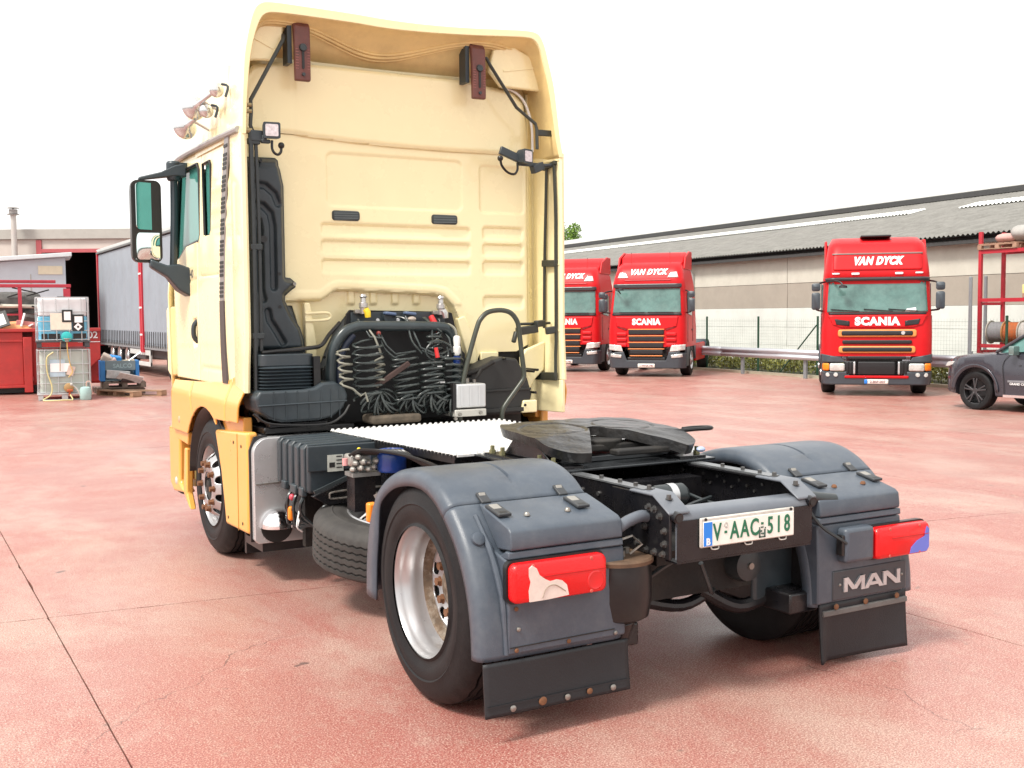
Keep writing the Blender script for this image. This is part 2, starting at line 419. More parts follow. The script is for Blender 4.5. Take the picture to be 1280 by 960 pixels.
for a, b in ((-26, -17.9), (-17.9, -9.6), (-9.6, -4.2), (-4.2, 1), (1, 6), (6, 14)):
    mb = MB(); mb.loft([[loc(L2(t, o-.06, YG+.56+h)) for o, h in prof] for t in (a+.004, b+.03)], caps=False, closed=False)
    mb.obj('rail_beam', GALV, gr, solid=.006, ang=50)
pm = MB(); pm.box(-.035, .035, -.06, .06, 0, .82); pm.box(-.055, .035, -.11, .11, .55, .72)
p0 = None
for s in (-16.5, -13, -9.0, -3.1, .0, 4, 8):
    if p0 is None: p0 = pm.obj('post', GALVD, gr, bevel=.004); o = p0
    else: o = inst(p0)
    o.location = loc(L2(s, .02, YG)); o.rotation_euler = (0, 0, -.085)
FENG = M('fence_green', (.012, .055, .03), .45, var=.15)
fe = empty('wire_fence', L2(0, .6, YG), 0, 'thin green wire mesh fence with green posts behind the crash barrier', 'fence')
def locf(p): return tuple(Vector(p)-Vector(L2(0, .6, YG)))
fp = MB(); fp.cyl((0, 0, 0), (0, 0, 1.86), .035, 8); fp.sph((0, 0, 1.86), .04, 8, (1, 1, .5)); q0 = None
for s in (-14, -9.9, -6.4, -2.95, -.05, 2.85, 5.8, 8.7):
    if q0 is None: q0 = fp.obj('post', FENG, fe); o = q0
    else: o = inst(q0)
    o.location = locf(L2(s, .6, YG))
mb = MB(); mb.cyl(locf(L2(-2.95, .55, YG+1.6)), locf(L2(-1.3, .5, YG+.1)), .022, 6); mb.obj('brace', FENG, fe)
mb = MB()
z = .12
while z < 1.82:
    mb.cyl(locf(L2(-14, .6, YG+z)), locf(L2(8.7, .6, YG+z)), .0016 if .2 < z < 1.7 else .004, 4); z += .10
s = -14
while s < 8.7:
    mb.cyl(locf(L2(s, .6, YG+.1)), locf(L2(s, .6, YG+1.8)), .0014, 4); s += .10
tag(mb.obj('wire_mesh', M('fence_wire', (.10, .16, .12), .5, var=.1), fe), kind='stuff')

def leaf_mb(n, sampler, size, rnd):
    mb = MB()
    for _ in range(n):
        p = Vector(sampler()); a = Vector((rnd.uniform(-1, 1), rnd.uniform(-1, 1), rnd.uniform(-.6, 1))).normalized()
        b = a.orthogonal().normalized(); c = a.cross(b); s = size*rnd.uniform(.6, 1.3)
        mb.add([p+b*s, p+c*s*.5, p-b*s, p-c*s*.5], [(0, 1, 2, 3)])
    return mb
def leaf_mat(name, a, b):
    m = bpy.data.materials.new(name); m.use_nodes = True; n = m.node_tree.nodes; L = m.node_tree.links; bs = n['Principled BSDF']
    g = n.new('ShaderNodeNewGeometry'); cr = n.new('ShaderNodeValToRGB')
    cr.color_ramp.elements[0].color = (*a, 1); cr.color_ramp.elements[1].color = (*b, 1)
    L.new(g.outputs['Random Per Island'], cr.inputs[0]); L.new(cr.outputs[0], bs.inputs['Base Color']); bs.inputs['Roughness'].default_value = .55
    bs.inputs['Transmission Weight'].default_value = 0
    return m
LEAFH = leaf_mat('hedge_leaves', (.075, .085, .012), (.23, .23, .04))
TWIG = M('twig', (.10, .065, .035), .85, var=.3)
rh = random.Random(11)
hb = 0
for s0, s1 in ((-16, -8.6), (-8.4, -2.2), (-2.0, 4.2), (4.4, 10)):
    h = empty('hedge', L2((s0+s1)/2, 1.2, YG+.05), 0, None, 'hedge', 'low hedge sections along the fence')
    tag(h, {0: 'low yellow-green hedge right of the lone red lorry, behind the dark car', 1: 'low hedge just left of the lone red lorry, with the fence brace before it', 2: 'low hedge section in the middle between the two lorry groups', 3: 'low hedge section starting behind the middle red lorry'}[hb]); hb += 1
    c0 = Vector(L2((s0+s1)/2, 1.2, YG+.05))
    def smp():
        s = rh.uniform(s0, s1); top = .46+.1*sin(s*2.3)+.07*sin(s*7.1)
        z = top*sqrt(rh.random()); o = 1.2+rh.uniform(-.55, .55)*(1-.3*z)
        return Vector(L2(s, o, YG+.05+z))-c0
    tag(leaf_mb(5200, smp, .05, rh).obj('foliage', LEAFH, h, recalc=False), kind='stuff')
    mb = MB()
    for _ in range(60):
        p = smp(); mb.tube([(p.x, p.y, 0), (p.x+rh.uniform(-.05, .05), p.y, p.z*.5), p], .008, 4)
    tag(mb.obj('stem', TWIG, h), kind='stuff')

# ---------------------------------------------------------------- warehouse on the right
WALL1 = M('cream_panel_wall', (.56, .54, .47), .85, var=.07, vscale=2, bump=.3, bscale=40, dirt=(.40, .38, .32), damt=.4, dscale=1.2)
WALL2 = M('beige_panel_band', (.37, .33, .28), .85, var=.07, vscale=2, bump=.3, bscale=40, dirt=(.27, .25, .21), damt=.35, dscale=1.2)
WALL3 = M('pale_block_wall', (.66, .69, .65), .85, var=.06, vscale=2, bump=.3, bscale=40, dirt=(.48, .49, .46), damt=.4, dscale=1.2)
ROOFM = M('fibre_cement_roof', (.20, .195, .18), .85, var=.2, vscale=2.5, dirt=(.09, .085, .075), damt=.6, dscale=2)
ROOFL = M('ridge_sheet', (.42, .42, .41), .7, var=.1, vscale=1)
SKYL = M('roof_skylight', (.74, .75, .72), .4, var=.08, vscale=3)
DRKL = M('roof_dark_flashing', (.05, .05, .05), .7, var=.2)
wh = empty('warehouse', L2(0, 3.5, YG), 0, 'long low warehouse with grey corrugated roof and banded cream wall behind the barrier', 'warehouse')
W0 = Vector(L2(0, 3.5, YG))
def lw(s, o, z): return tuple(Vector(L2(s, o, z))-W0)
S0, S1 = -40., 170.
joints = [-40, -34, -28, -22, -16, -10, -3.9, 2.1, 8.1, 14, 20, 26, 32, 38, 44, 50, 56, 62, 80, 98, 116, 134, 152, 170]
pan = None
for a, b in zip(joints[:-1], joints[1:]):
    for z0, z1, mt, st in ((YG, 1.88, WALL3, 0.0), (1.886, 2.75, WALL2, .012), (2.756, 3.78, WALL1, 0.)):
        if z0 == YG:
            for zz0, zz1 in ((YG, .55), (.556, 1.20), (1.206, 1.88)):
                mb = MB(); P = [lw(a+.012, 3.5+st, 0), lw(b-.012, 3.5+st, 0), lw(b-.012, 3.7, 0), lw(a+.012, 3.7, 0)]
                mb.prism([(p[0], p[1]) for p in P], 'z', zz0-YG, zz1-YG); mb.obj('wall_panel', mt, wh, bevel=.006, seg=1)
        else:
            mb = MB(); P = [lw(a+.012, 3.5+st, 0), lw(b-.012, 3.5+st, 0), lw(b-.012, 3.7, 0), lw(a+.012, 3.7, 0)]
            mb.prism([(p[0], p[1]) for p in P], 'z', z0-YG, z1-YG); mb.obj('wall_panel', mt, wh, bevel=.006, seg=1)
mb = MB(); mb.prism([lw(S0, 3.65, 0)[:2], lw(S1, 3.65, 0)[:2], lw(S1, 26.5, 0)[:2], lw(S0, 26.5, 0)[:2]], 'z', -.2, 3.9-YG); mb.obj('core_wall', DRKL, wh)
TP = .243
def roofz(o): return 3.80+(o-3.1)*TP
def corr(s0, s1, o0, o1, mat, name, lift=0.):
    mb = MB(); n = int((s1-s0)/(.0295 if s0 < 40 else .059)); P = []
    for i in range(n+1):
        s = s0+(s1-s0)*i/n; dz = .028*cos(2*pi*s/.177)+lift
        P.append((lw(s, o0, roofz(o0)+dz), lw(s, o1, roofz(o1)+dz)))
    vs = [p for q in P for p in q]; fs = [(2*i, 2*i+2, 2*i+3, 2*i+1) for i in range(n)]
    mb.add(vs, fs)
    return mb.obj(name, mat, wh, ang=80, recalc=False)
rows = [(3.05, 5.05), (5.0, 7.05), (7.0, 9.05), (9.0, 11.05), (11.0, 12.65)]
for k, (a, b) in enumerate(rows):
    t = S0; i = 0
    while t < S1-.5:
        e = min(t+12.15, S1); corr(t, e, a, b, ROOFM, 'roof_sheet', .022*(len(rows)-k)+.006*(i % 2)); t = e-.04; i += 1
for (a, b, o0, o1) in ((2.2, 160, 9.25, 10.15), (-22, -.2, 9.25, 10.15)):
    corr(a, b, o0, o1, SKYL, 'skylight_strip', .115)
mb = MB(); mb.bar(lw(S0, 12.95, roofz(12.65)+.14), lw(S1, 12.95, roofz(12.65)+.14), .9, .20); mb.obj('ridge_vent', DRKL, wh)
mb = MB()
mb.add([lw(S0, 12.55, roofz(12.6)+.27), lw(S1, 12.55, roofz(12.6)+.27), lw(S1, 15.0, roofz(12.6)+.88), lw(S0, 15.0, roofz(12.6)+.88), lw(S1, 27, 3.6), lw(S0, 27, 3.6)], [(0, 1, 2, 3), (3, 2, 4, 5)])
mb.obj('ridge_sheet', ROOFL, wh, solid=.03)
mb = MB(); mb.bar(lw(S0, 3.22, 3.70), lw(S1, 3.22, 3.70), .12, .10); mb.obj('gutter', DRKL, wh)
mb = MB(); mb.tube([lw(7.9, 3.2, 3.66), lw(7.9, 3.3, 3.45), lw(7.9, 3.43, 3.2), lw(7.9, 3.43, YG+.1)], .05, 8); mb.obj('drainpipe', M('pipe_grey', (.45, .46, .45), .5), wh)

# ---------------------------------------------------------------- tree beyond the roof
LEAFT = leaf_mat('tree_leaves', (.06, .13, .012), (.22, .36, .05))
BARK = M('bark', (.10, .075, .05), .9, var=.3, vscale=6)
rt = random.Random(5)
tr = empty('broadleaf_tree', (40.0, 64.4, 0), 0, 'bright green tree crown peeping over the warehouse roof beside the cream cab', 'tree')
mb = MB(); mb.tube([(0, 0, 0), (.1, 0, 2), (.05, .1, 4.2), (.2, 0, 6)], [.28, .22, .16, .08], 8, 3)
for k in range(7):
    a = k*.9; mb.tube([(.05, .05, 3.2+.3*k), (.8*cos(a), .8*sin(a), 4.2+.3*k), (1.3*cos(a), 1.3*sin(a), 5+.35*k)], [.09, .06, .02], 6, 3)
tr.scale = (1.1, 1.1, 1.09)
mb.obj('trunk', BARK, tr)
cl = [(Vector((rt.uniform(-1.3, 1.3), rt.uniform(-1.3, 1.3), rt.uniform(3.8, 7.3))), rt.uniform(.45, .85)) for _ in range(26)]
def smp():
    c, r = rt.choice(cl); v = Vector((rt.gauss(0, 1), rt.gauss(0, 1), rt.gauss(0, 1))).normalized()*r*rt.random()**.4
    return c+v
tag(leaf_mb(9000, smp, .085, rt).obj('crown', LEAFT, tr, recalc=False), kind='stuff')
# ---------------------------------------------------------------- left background
U1 = Vector((.870, -.493, 0)); V1 = Vector((.493, .870, 0))          # along and into the left-hand building front
RZ1 = atan2(U1.y, U1.x)
U3 = Vector((.9936, -.113, 0)); V3 = Vector((.113, .9936, 0)); RZ3 = atan2(U3.y, U3.x)
def lf3(o, u, v, z): return tuple(Vector(o)+U3*u+V3*v+Vector((0, 0, z)))
def lf(o, u, v, z): return tuple(Vector(o)+U1*u+V1*v+Vector((0, 0, z)))
LW = M('left_wall_render', (.55, .50, .46), .85, var=.08, vscale=1, dirt=(.42, .36, .32), damt=.4, dscale=.8)
LFAS = M('left_fascia', (.40, .39, .36), .8, var=.08, vscale=1, dirt=(.3, .28, .26), damt=.4)
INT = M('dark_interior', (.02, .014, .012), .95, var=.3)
FRP = M('faded_red_frame', (.42, .09, .10), .5, var=.1)
lb = empty('workshop_building', (1.16, 46.4, 0), RZ1, 'beige workshop hall with grey roof edge and a dark open doorway on the left', 'building')
def bx(name, mat, par, *a, **k):
    mb = MB(); mb.box(*a); return mb.obj(name, mat, par, **k)
bx('wall', LW, lb, -30, 1.72, 0, .3, 0, 5.02)
bx('wall', LW, lb, 6.3, 14, 0, .3, 0, 5.02)
bx('wall', LW, lb, 1.725, 6.295, 0, .3, 4.6, 5.02)
bx('fascia', LFAS, lb, -30, 14.2, -.12, .4, 5.024, 5.45, bevel=.02)
mb = MB(); mb.box(-30, 14.2, .41, 18, 5.1, 5.3); mb.obj('roof', LFAS, lb)
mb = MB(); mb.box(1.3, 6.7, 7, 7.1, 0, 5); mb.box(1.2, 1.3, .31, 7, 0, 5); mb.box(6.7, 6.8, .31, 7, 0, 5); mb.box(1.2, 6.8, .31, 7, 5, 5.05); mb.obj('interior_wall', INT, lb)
bx('door_frame', FRP, lb, 1.5, 1.72, -.06, .0, 0, 5.0)
bx('door_frame', FRP, lb, 1.72, 6.3, -.06, .0, 4.47, 4.62)
for x in (-5, 10, 13): bx('wall_joint', LFAS, lb, x, x+.05, -.012, 0, 0, 5.0)
ch = empty('chimney_pipe', lf((1.16, 46.4, 0), .82, -.55, 0), RZ1, 'pale metal flue pipe with a flat cap rising before the workshop wall', 'chimney')
mb = MB(); mb.lathe([(1.5, .115), (4.0, .115), (4.0, .12), (4.9, .12), (4.9, .115), (6.0, .115)], (0, 0, 0), 'z', 14, True); mb.obj('pipe', M('flue_metal', (.55, .53, .5), .5, metal=.3, var=.1, dirt=(.3, .2, .15), damt=.3), ch)
mb = MB(); mb.lathe([(6.0, .24), (6.03, .24)], (0, 0, 0), 'z', 14, True); mb.lathe([(6.05, .17), (6.22, .17)], (0, 0, 0), 'z', 14, True); mb.lathe([(6.27, .26), (6.30, .2), (6.34, .03)], (0, 0, 0), 'z', 14, True)
mb.box(-.02, .02, -.02, .02, 5.9, 6.3); mb.obj('cap', M('flue_cap', (.30, .28, .27), .5, metal=.3), ch)

CABW = M('pale_blue_panel', (.50, .55, .60), .6, var=.06, vscale=2, dirt=(.4, .42, .44), damt=.3)
ca = empty('site_cabin', (2.17, 35.4, 0), RZ3, 'pale blue-grey cabin with a sloping flat roof behind the red skip', 'cabin')
mb = MB(); mb.prism([(-6, 0), (0, 0), (0, 3.78), (-6, 3.25)], 'y', 0, 2.2); mb.obj('wall', CABW, ca, bevel=.02)
mb = MB(); mb.prism([(-6.2, 3.27), (.20, 3.80), (.20, 3.94), (-6.2, 3.41)], 'y', -.25, 2.4); mb.obj('roof', M('cabin_roof', (.62, .66, .68), .6, var=.06), ca, bevel=.02)
bx('sign_board', M('cream_board', (.70, .64, .48), .6, var=.06), ca, -.85, -.1, -.03, 0, 3.20, 3.48)
for x in (-1.1, -2.4, -3.7): bx('panel_joint', LFAS, ca, x, x+.03, -.012, 0, 0, 3.2)

# curtain-side trailer
CURT = M('grey_curtain', (.27, .31, .355), .5, var=.10, vscale=1.4, bump=.25, bscale=6, dirt=(.2, .21, .23), damt=.3)
TRG = M('trailer_grey', (.20, .21, .22), .5, var=.15)
TRW = M('trailer_pale', (.52, .55, .54), .5, var=.1, dirt=(.3, .3, .28), damt=.3)
t = empty('semi_trailer', (3.45, 22.9, 0), 0, 'grey curtain-sided semi-trailer with red posts parked behind the cream cab', 'trailer')
def curt(y0, y1):
    mb = MB(); n = int((y1-y0)/.06)
    def fn(u, v):
        y = y0+(y1-y0)*u; z = .92+3.02*v
        return (-.015*sin(y*5.1)*sin(pi*v)-.012*sin(y*13)*(1-v)**2-.006*sin(y*31)*(1-v), y, z)
    mb.grid(fn, n, 24); return mb.obj('curtain', CURT, t, recalc=False, ang=60)
curt(.15, 6.30); curt(6.72, 13.85)
RTP = M('trailer_red', (.50, .018, .035), .35, var=.06)
bx('corner_post', RTP, t, -.05, .14, 13.86, 14.02, .75, 4.08); bx('corner_post', RTP, t, -.05, .14, -.02, .14, .75, 4.08)
bx('side_post', RTP, t, -.06, .1, 6.31, 6.44, .70, 4.0); bx('side_post', RTP, t, -.06, .1, 6.57, 6.71, .70, 4.0)
bx('post_gap', PRINTW, t, -.03, .02, 6.445, 6.565, .80, 4.0)
for z in (1.2, 2.0, 3.0): bx('post_clip', PRINTW, t, -.07, -.06, 6.33, 6.69, z, z+.05)
bx('top_rail', M('rail_dark', (.16, .17, .17), .5, metal=.3), t, -.06, .12, -.02, 14.02, 3.97, 4.03, bevel=.01); bx('top_rail', TRW, t, -.04, .12, -.02, 14.02, 4.034, 4.13, bevel=.01)
mb = MB(); mb.box(.12, 2.5, 0, 14, .95, 4.10); mb.obj('load_body', TRG, t)
mb = MB(); mb.box(-.02, 2.5, 0, 14, .80, .915); mb.box(.5, .62, 0, 14, .5, .8); mb.box(1.9, 2.02, 0, 14, .5, .8); mb.obj('chassis', TRG, t)
mb = MB()
y = .3
while y < 13.8:
    if not 6.2 < y < 6.8:
        mb.bar((-.03, y, 1.32), (-.035, y+.015, .86), .022, .012); mb.box(-.05, -.025, y-.02, y+.02, .95, 1.0)
    y += .29
tag(mb.obj('curtain_strap', M('strap_dark', (.07, .075, .08), .6), t), kind='stuff')
def simple_wheel(par, x, y, z, r, wd, rimmat=RIM, side=-1, name='wheel'):
    mb = MB(); s = side
    mb.lathe([(-s*wd, r*.62), (-s*wd, r*.9), (-s*wd*.92, r*.98), (-s*wd*.75, r), (-s*wd*.2, r), (-s*wd*.06, r*.98), (0, r*.9), (s*.012, r*.75), (0, r*.61), (-s*.03, r*.58)], (x, y, z), 'x', 32)
    wv = mb.obj(name, RUBBER, par)
    m2 = MB(); m2.lathe([(-s*.01, r*.60), (s*.004, r*.585), (-s*.02, r*.55), (-s*.09, r*.52), (-s*.10, r*.42), (-s*.03, r*.34), (-s*.0, r*.30), (-s*.0, r*.16), (s*.04, r*.15), (s*.045, 0.001)], (x, y, z), 'x', 32)
    m2.obj('rim', rimmat, wv); return wv
for y in (3.3, ): simple_wheel(t, .06, y, .5, .5, .32)
for y in (9.4, 10.7, 12.0): simple_wheel(t, .06, y, .5, .5, .32)
for y in (9.4, 10.7, 12.0):
    mb = MB(); mb.grid(lambda u, v: (.02+.36*v, y+.6*cos(pi*(.12+.76*u)), .5+.60*sin(pi*(.12+.76*u))), 12, 2); mb.obj('mudguard', TRG, t, solid=.012)
mb = MB(); mb.box(.0, .05, 5.6, 8.6, .62, .78); mb.box(.0, .05, 5.6, 8.6, .30, .42); mb.box(-.004, .055, 5.6, 5.75, .3, .78); mb.obj('side_guard', TRW, t, bevel=.008)
mb = MB(); mb.box(.5, .62, 5.0, 5.14, .1, .8); mb.box(.42, .7, 4.95, 5.2, .02, .1); mb.obj('landing_leg', TRG, t, bevel=.01)
for y, z in ((8.0, .6),): bx('tool_box', TRG, t, .25, .9, 7.6, 8.9, .45, .8, bevel=.02)

# red skip container full of scrap
SKR = M('skip_red', (.46, .035, .032), .5, var=.12, vscale=3, dirt=(.20, .04, .035), damt=.5, dscale=2)
SKO = (-.07, 22.75, 0)
sk = empty('skip_container', SKO, RZ3, 'long red steel skip full of scrap with tank stack in front', 'skip')
bx('side_wall', SKR, sk, -4.6, .0-.45, 0, .06, .22, 1.42, bevel=.01)
bx('side_wall', SKR, sk, -.24, 1.2, .22, .28, .25, 1.42, bevel=.01)
mb = MB(); mb.prism([(.88, .50), (1.2, .80), (1.2, 1.42), (.4, 1.42), (.4, .25), (.70, .25)], 'y', .02, .2); mb.obj('end_panel', SKR, sk, bevel=.01)
for x in (-.44, -2.4, -4.3):
    mb = MB(); mb.box(x, x+.18, -.05, .2, .05, 1.3); mb.obj('rib', SKR, sk, bevel=.012)
bx('top_rail', SKR, sk, -4.6, 1.22, -.06, .07, 1.424, 1.50, bevel=.012); bx('mid_rail', SKR, sk, -4.6, -.45, -.03, 0, 1.2, 1.24, bevel=.008)
bx('bottom_rail', SKR, sk, -4.6, -.3, -.04, .1, .16, .219, bevel=.01)
bx('rear_wall', SKR, sk, -4.6, 1.2, 2.2, 2.26, .22, 1.42); bx('floor_plate', SKR, sk, -4.6, 1.19, .3, 2.2, .2, .3)
bx('runner', BLACK, sk, -4.4, 1., .4, .6, .02, .199); bx('runner', BLACK, sk, -4.4, 1., 1.7, 1.9, .02, .199)
tx = text_mb('002', .22, .004, .004, 0, 1.0); tx.xf(frame_mx((.99, .012, 1.33), (1, 0, 0), (0, 0, 1))); tx.obj('number_print', PRINTW, sk)
mb = MB(); mb.box(.72, 1.2, .012, .018, 1.17, 1.185); mb.obj('painted_line', PRINTW, sk)
RRAIL = M('rail_red', (.40, .03, .05), .45, var=.15)
bx('upper_rail', RRAIL, sk, -5, .62, .5, .6, 2.442, 2.52, bevel=.01); bx('upper_rail', RRAIL, sk, -5, .3, 1.0, 1.1, 2.56, 2.63, bevel=.01)
mb = MB(); mb.box(-.52, -.44, .45, .53, 1.5, 2.44); mb.obj('upright', RRAIL, sk); mb = MB(); mb.box(-3.2, -3.12, .45, .53, 1.5, 2.44); mb.obj('upright', RRAIL, sk)
mb = MB(); mb.box(.45, .6, .42, .62, 1.5, 2.42); mb.obj('upright', RRAIL, sk); mb = MB(); mb.box(-5, .4, .55, .6, 1.80, 1.84); mb.obj('mid_tube', RRAIL, sk)
def thing_box(name, mat, loc, rot, size, label, cat, group=None, bevel=.01):
    mb = MB(); mb.box(-size[0]/2, size[0]/2, -size[1]/2, size[1]/2, 0, size[2]); o = mb.obj(name, mat, bevel=bevel)
    o.location = loc; o.rotation_euler = rot; return tag(o, label, cat, group)
FOAM = M('orange_foam', (.72, .34, .16), .9, var=.12, vscale=5); CARD = M('cardboard', (.42, .29, .18), .85, var=.15)
# foam slab: wavy cushion
mb = MB(); mb.grid(lambda u, v: (-.75+1.5*u, -.4+.8*v, .25*sin(pi*v)**.5*(sin(pi*u)**.3)+.03*sin(9*u)), 20, 8); o = mb.obj('foam_cushion', FOAM, solid=.02); o.location = lf3(SKO, -.95, .55, 1.42); o.rotation_euler = (0, 0, RZ3); tag(o, 'orange foam cushion lying on the scrap in the red skip', 'cushion')
o = empty('picture_frame', lf3(SKO, -.98, -.02, 1.50), 0, 'black picture frame with white sheet leaning on the skip rim', 'frame'); o.rotation_euler = (radians(-35), radians(-18), RZ3)
mb = MB(); mb.box(-.31, .31, 0, .03, 0, .06); mb.box(-.31, .31, 0, .03, .36, .42); mb.box(-.31, -.24, .001, .029, .06, .36); mb.box(.24, .31, .001, .029, .06, .36); mb.obj('frame_bar', PRINTK, o)
mb = MB(); mb.box(-.24, .24, .008, .02, .06, .36); mb.obj('sheet', PRINTW, o)
mb = MB()
for a in range(5): mb.bar((-.35+.16*a, 0, 0), (-.27+.16*a, .05, .2-.25*(a % 2)+.1), .06, .02)
o = mb.obj('metal_strip', PRINTW); o.location = lf3(SKO, -.12, .2, 1.55); o.rotation_euler = (0, 0, RZ3); tag(o, 'bent white strip sticking out of the scrap beside the tank', 'strip')
o = thing_box('pink_board', M('pink_board', (.55, .22, .20), .8, var=.1), lf3(SKO, -.2, .5, 1.42), (0, .15, RZ3), (.8, .5, .22), 'pink board lying in the red skip next to the tank stack', 'board')
o = thing_box('black_sack', M('black_sack', (.03, .018, .015), .5, var=.4, bump=.6, bscale=10), lf3(SKO, -.15, .7, 1.5), (0, .2, RZ3), (.7, .5, .32), 'black crumpled sack behind the pink board in the skip', 'sack', None, .1)
mb = MB(); mb.tube([(-3.3, 0, 0), (0, 0, .03), (1.2, 0, .0)], .045, 8); o = mb.obj('white_pipe', M('pipe_cream', (.66, .65, .55), .5)); o.location = lf3(SKO, -1.2, .62, 2.0); o.rotation_euler = (0, 0, RZ3); tag(o, 'long pale plastic pipe laid across the skip above the foam', 'pipe')
o = thing_box('grey_heap', M('scrap_grey', (.12, .12, .115), .8, var=.5, vscale=6, bump=.6, bscale=12), lf3(SKO, -1.6, 1.3, 1.3), (0, 0, RZ3), (3.2, 1.2, 1.05), 'dark grey heap of scrap metal at the back of the red skip', 'scrap', None, .2)
mb = MB()
rs = random.Random(2)
for k in range(26):
    x = rs.uniform(-1.7, 1.5); z = rs.uniform(0, .5); mb.bar((x, rs.uniform(-.1, .1), z), (x+rs.uniform(-.6, .6), rs.uniform(-.1, .1), z+rs.uniform(-.25, .25)), .03, .03)
o = mb.obj('scrap_rods', BLACK); o.location = lf3(SKO, -1.5, .62, 1.85); o.rotation_euler = (0, 0, RZ3); tag(o, 'tangle of thin black rods over the skip scrap', 'rods'); o['kind'] = 'stuff'

# IBC tanks
CAGE = M('cage_steel', (.50, .52, .53), .4, metal=.5, var=.12); 
TANKL = M('tank_greenish', (.42, .47, .43), .4, var=.08, vscale=2, dirt=(.35, .38, .34), damt=.4)
TANKU = M('tank_white', (.66, .68, .70), .35, var=.06, vscale=2); TANKC = M('tank_cyan_fluid', (.15, .47, .66), .35, var=.08, vscale=2)
def ibc(loc, upper, label):
    r = empty('bulk_tank', loc, RZ3, label, 'tank')
    w2, d = .49, .56
    if upper:
        mb = MB(); mb.loft([[(x, y, z) for x, y in rrect(-w2+.01, w2-.01, .02, 1.1, .10)] for z in (.15, .66)]); mb.obj('fluid_body', TANKC, r, bevel=.02)
        mb = MB(); mb.loft([[(x, y, z) for x, y in rrect(-w2+.012, w2-.012, .022, 1.098, .10)] for z in (.664, 1.0, 1.05)]); mb.obj('tank_body', TANKU, r, bevel=.03)
    else:
        mb = MB(); mb.loft([[(x, y, z) for x, y in rrect(-w2+.01, w2-.01, .02, 1.1, .10)] for z in (.15, 1.0, 1.05)]); mb.obj('tank_body', TANKL, r, bevel=.03)
    mb = MB(); mb.lathe([(1.05, .09), (1.09, .09)], (0, .55, 0), 'z', 14, True); mb.obj('lid', BLACK, r)
    mb = MB(); R8 = .009
    for z in (.17, .36, .56, .76, 1.06):
        P = [(x, y, z) for x, y in rrect(-.52, .52, -.012, 1.12, .06, 3)]; mb.tube(P, R8, 6, closed=True)
    for x in (-.5, -.37, -.12, .13, .37, .5):
        mb.cyl((x, -.015, .14), (x, -.015, 1.06), R8, 6); mb.cyl((x, 1.12, .14), (x, 1.12, 1.06), R8, 6)
    for y in (.18, .45, .7, .95):
        for x in (-.525, .525): mb.cyl((x, y, .14), (x, y, 1.06), R8, 6)
    mb.obj('cage', CAGE, r)
    mb = MB(); mb.box(-.54, .54, -.03, 1.14, .115, .15)
    for x in (-.52, .42): mb.box(x, x+.1, -.02, .1, 0, .114); mb.box(x, x+.1, 1., 1.12, 0, .114)
    mb.box(-.06, .06, -.02, .1, 0, .114); mb.box(-.5, .5, -.02, 0, .0, .02); mb.obj('pallet_frame', CAGE if not upper else M('tank_frame_black', (.05, .05, .055), .5), r, bevel=.006)
    return r
IB = (.035-.493*.0, 20.47, 0)
i1 = ibc(IB, False, 'lower greenish caged bulk tank standing on the ground under the cyan one')
i2 = ibc((IB[0], IB[1], 1.105), True, 'upper caged bulk tank half filled with cyan fluid on top of the stack')
def lbl(par, mat, x0, x1, z0, z1, y, name='label_sheet', rot=0):
    mb = MB(); cx, cz = (x0+x1)/2, (z0+z1)/2; mb.box(x0-cx, x1-cx, -.002, .002, z0-cz, z1-cz); o = mb.obj(name, mat, par); o.location = (cx, y, cz); o.rotation_euler = (0, rot, 0); return o
lbl(i2, M('label_cream', (.72, .66, .55), .5, var=.1, vscale=12), -.24, .17, .38, .73, -.022)
lbl(i2, PRINTK, -.01, .20, .54, .80, -.028); lbl(i2, PRINTW, .03, .16, .58, .76, -.032)
lbl(i2, PRINTK, .19, .42, .35, .70, -.028); lbl(i2, PRINTW, .235, .39, .53, .66, -.032); lbl(i2, PRINTW, .24, .36, .38, .50, -.034, rot=radians(45)); lbl(i2, PRINTK, .28, .32, .42, .46, -.038)
for x0, x1 in ((-.42, -.30), (-.28, -.06), (.20, .46)): lbl(i2, BLACK, x0, x1, .19, .30, -.006, 'shade_plate')  # flat black plates added as shade behind the lower cage bars
lbl(i1, PRINTW, -.27, .12, .60, .78, -.026); lbl(i1, M('label_pale_blue', (.40, .52, .60), .5), -.28, .02, .50, .86, -.02); lbl(i1, M('label_pinkish', (.60, .48, .42), .5, var=.2, vscale=20), .06, .20, .52, .72, -.028, rot=.3)
TEAL = M('teal_cap', (.03, .45, .45), .4)
mb = MB(); mb.lathe([(-.01, .11), (-.05, .11), (-.06, .09), (-.06, .001)], (.07, 0, .23), 'y', 20); mb.obj('outlet_cap', TEAL, i2)
mb = MB(); mb.box(.03, .11, -.12, -.06, .12, .2); mb.box(.0, .16, -.13, -.11, .18, .2); mb.obj('valve', BOLT, i2, bevel=.01)
mb = MB(); mb.lathe([(-.01, .10), (-.04, .10), (-.05, .085), (-.05, .001)], (.08, 0, .26), 'y', 20); mb.obj('outlet_cap', M('brown_cap', (.38, .24, .10), .5), i1)
mb = MB(); mb.box(.04, .16, -.13, -.05, .18, .23); mb.box(.07, .11, -.11, -.05, .10, .18); mb.obj('valve', M('rust_red_valve', (.42, .09, .03), .5), i1, bevel=.01)
YHOSE = M('yellowish_hose', (.62, .55, .26), .5, var=.1)
def hose(pts, label, mat=YHOSE, r=.014):
    mb = MB(); mb.tube([lf3(IB, *p) for p in pts], r, 6, 5); return tag(mb.obj('hose', mat), label, 'hose')
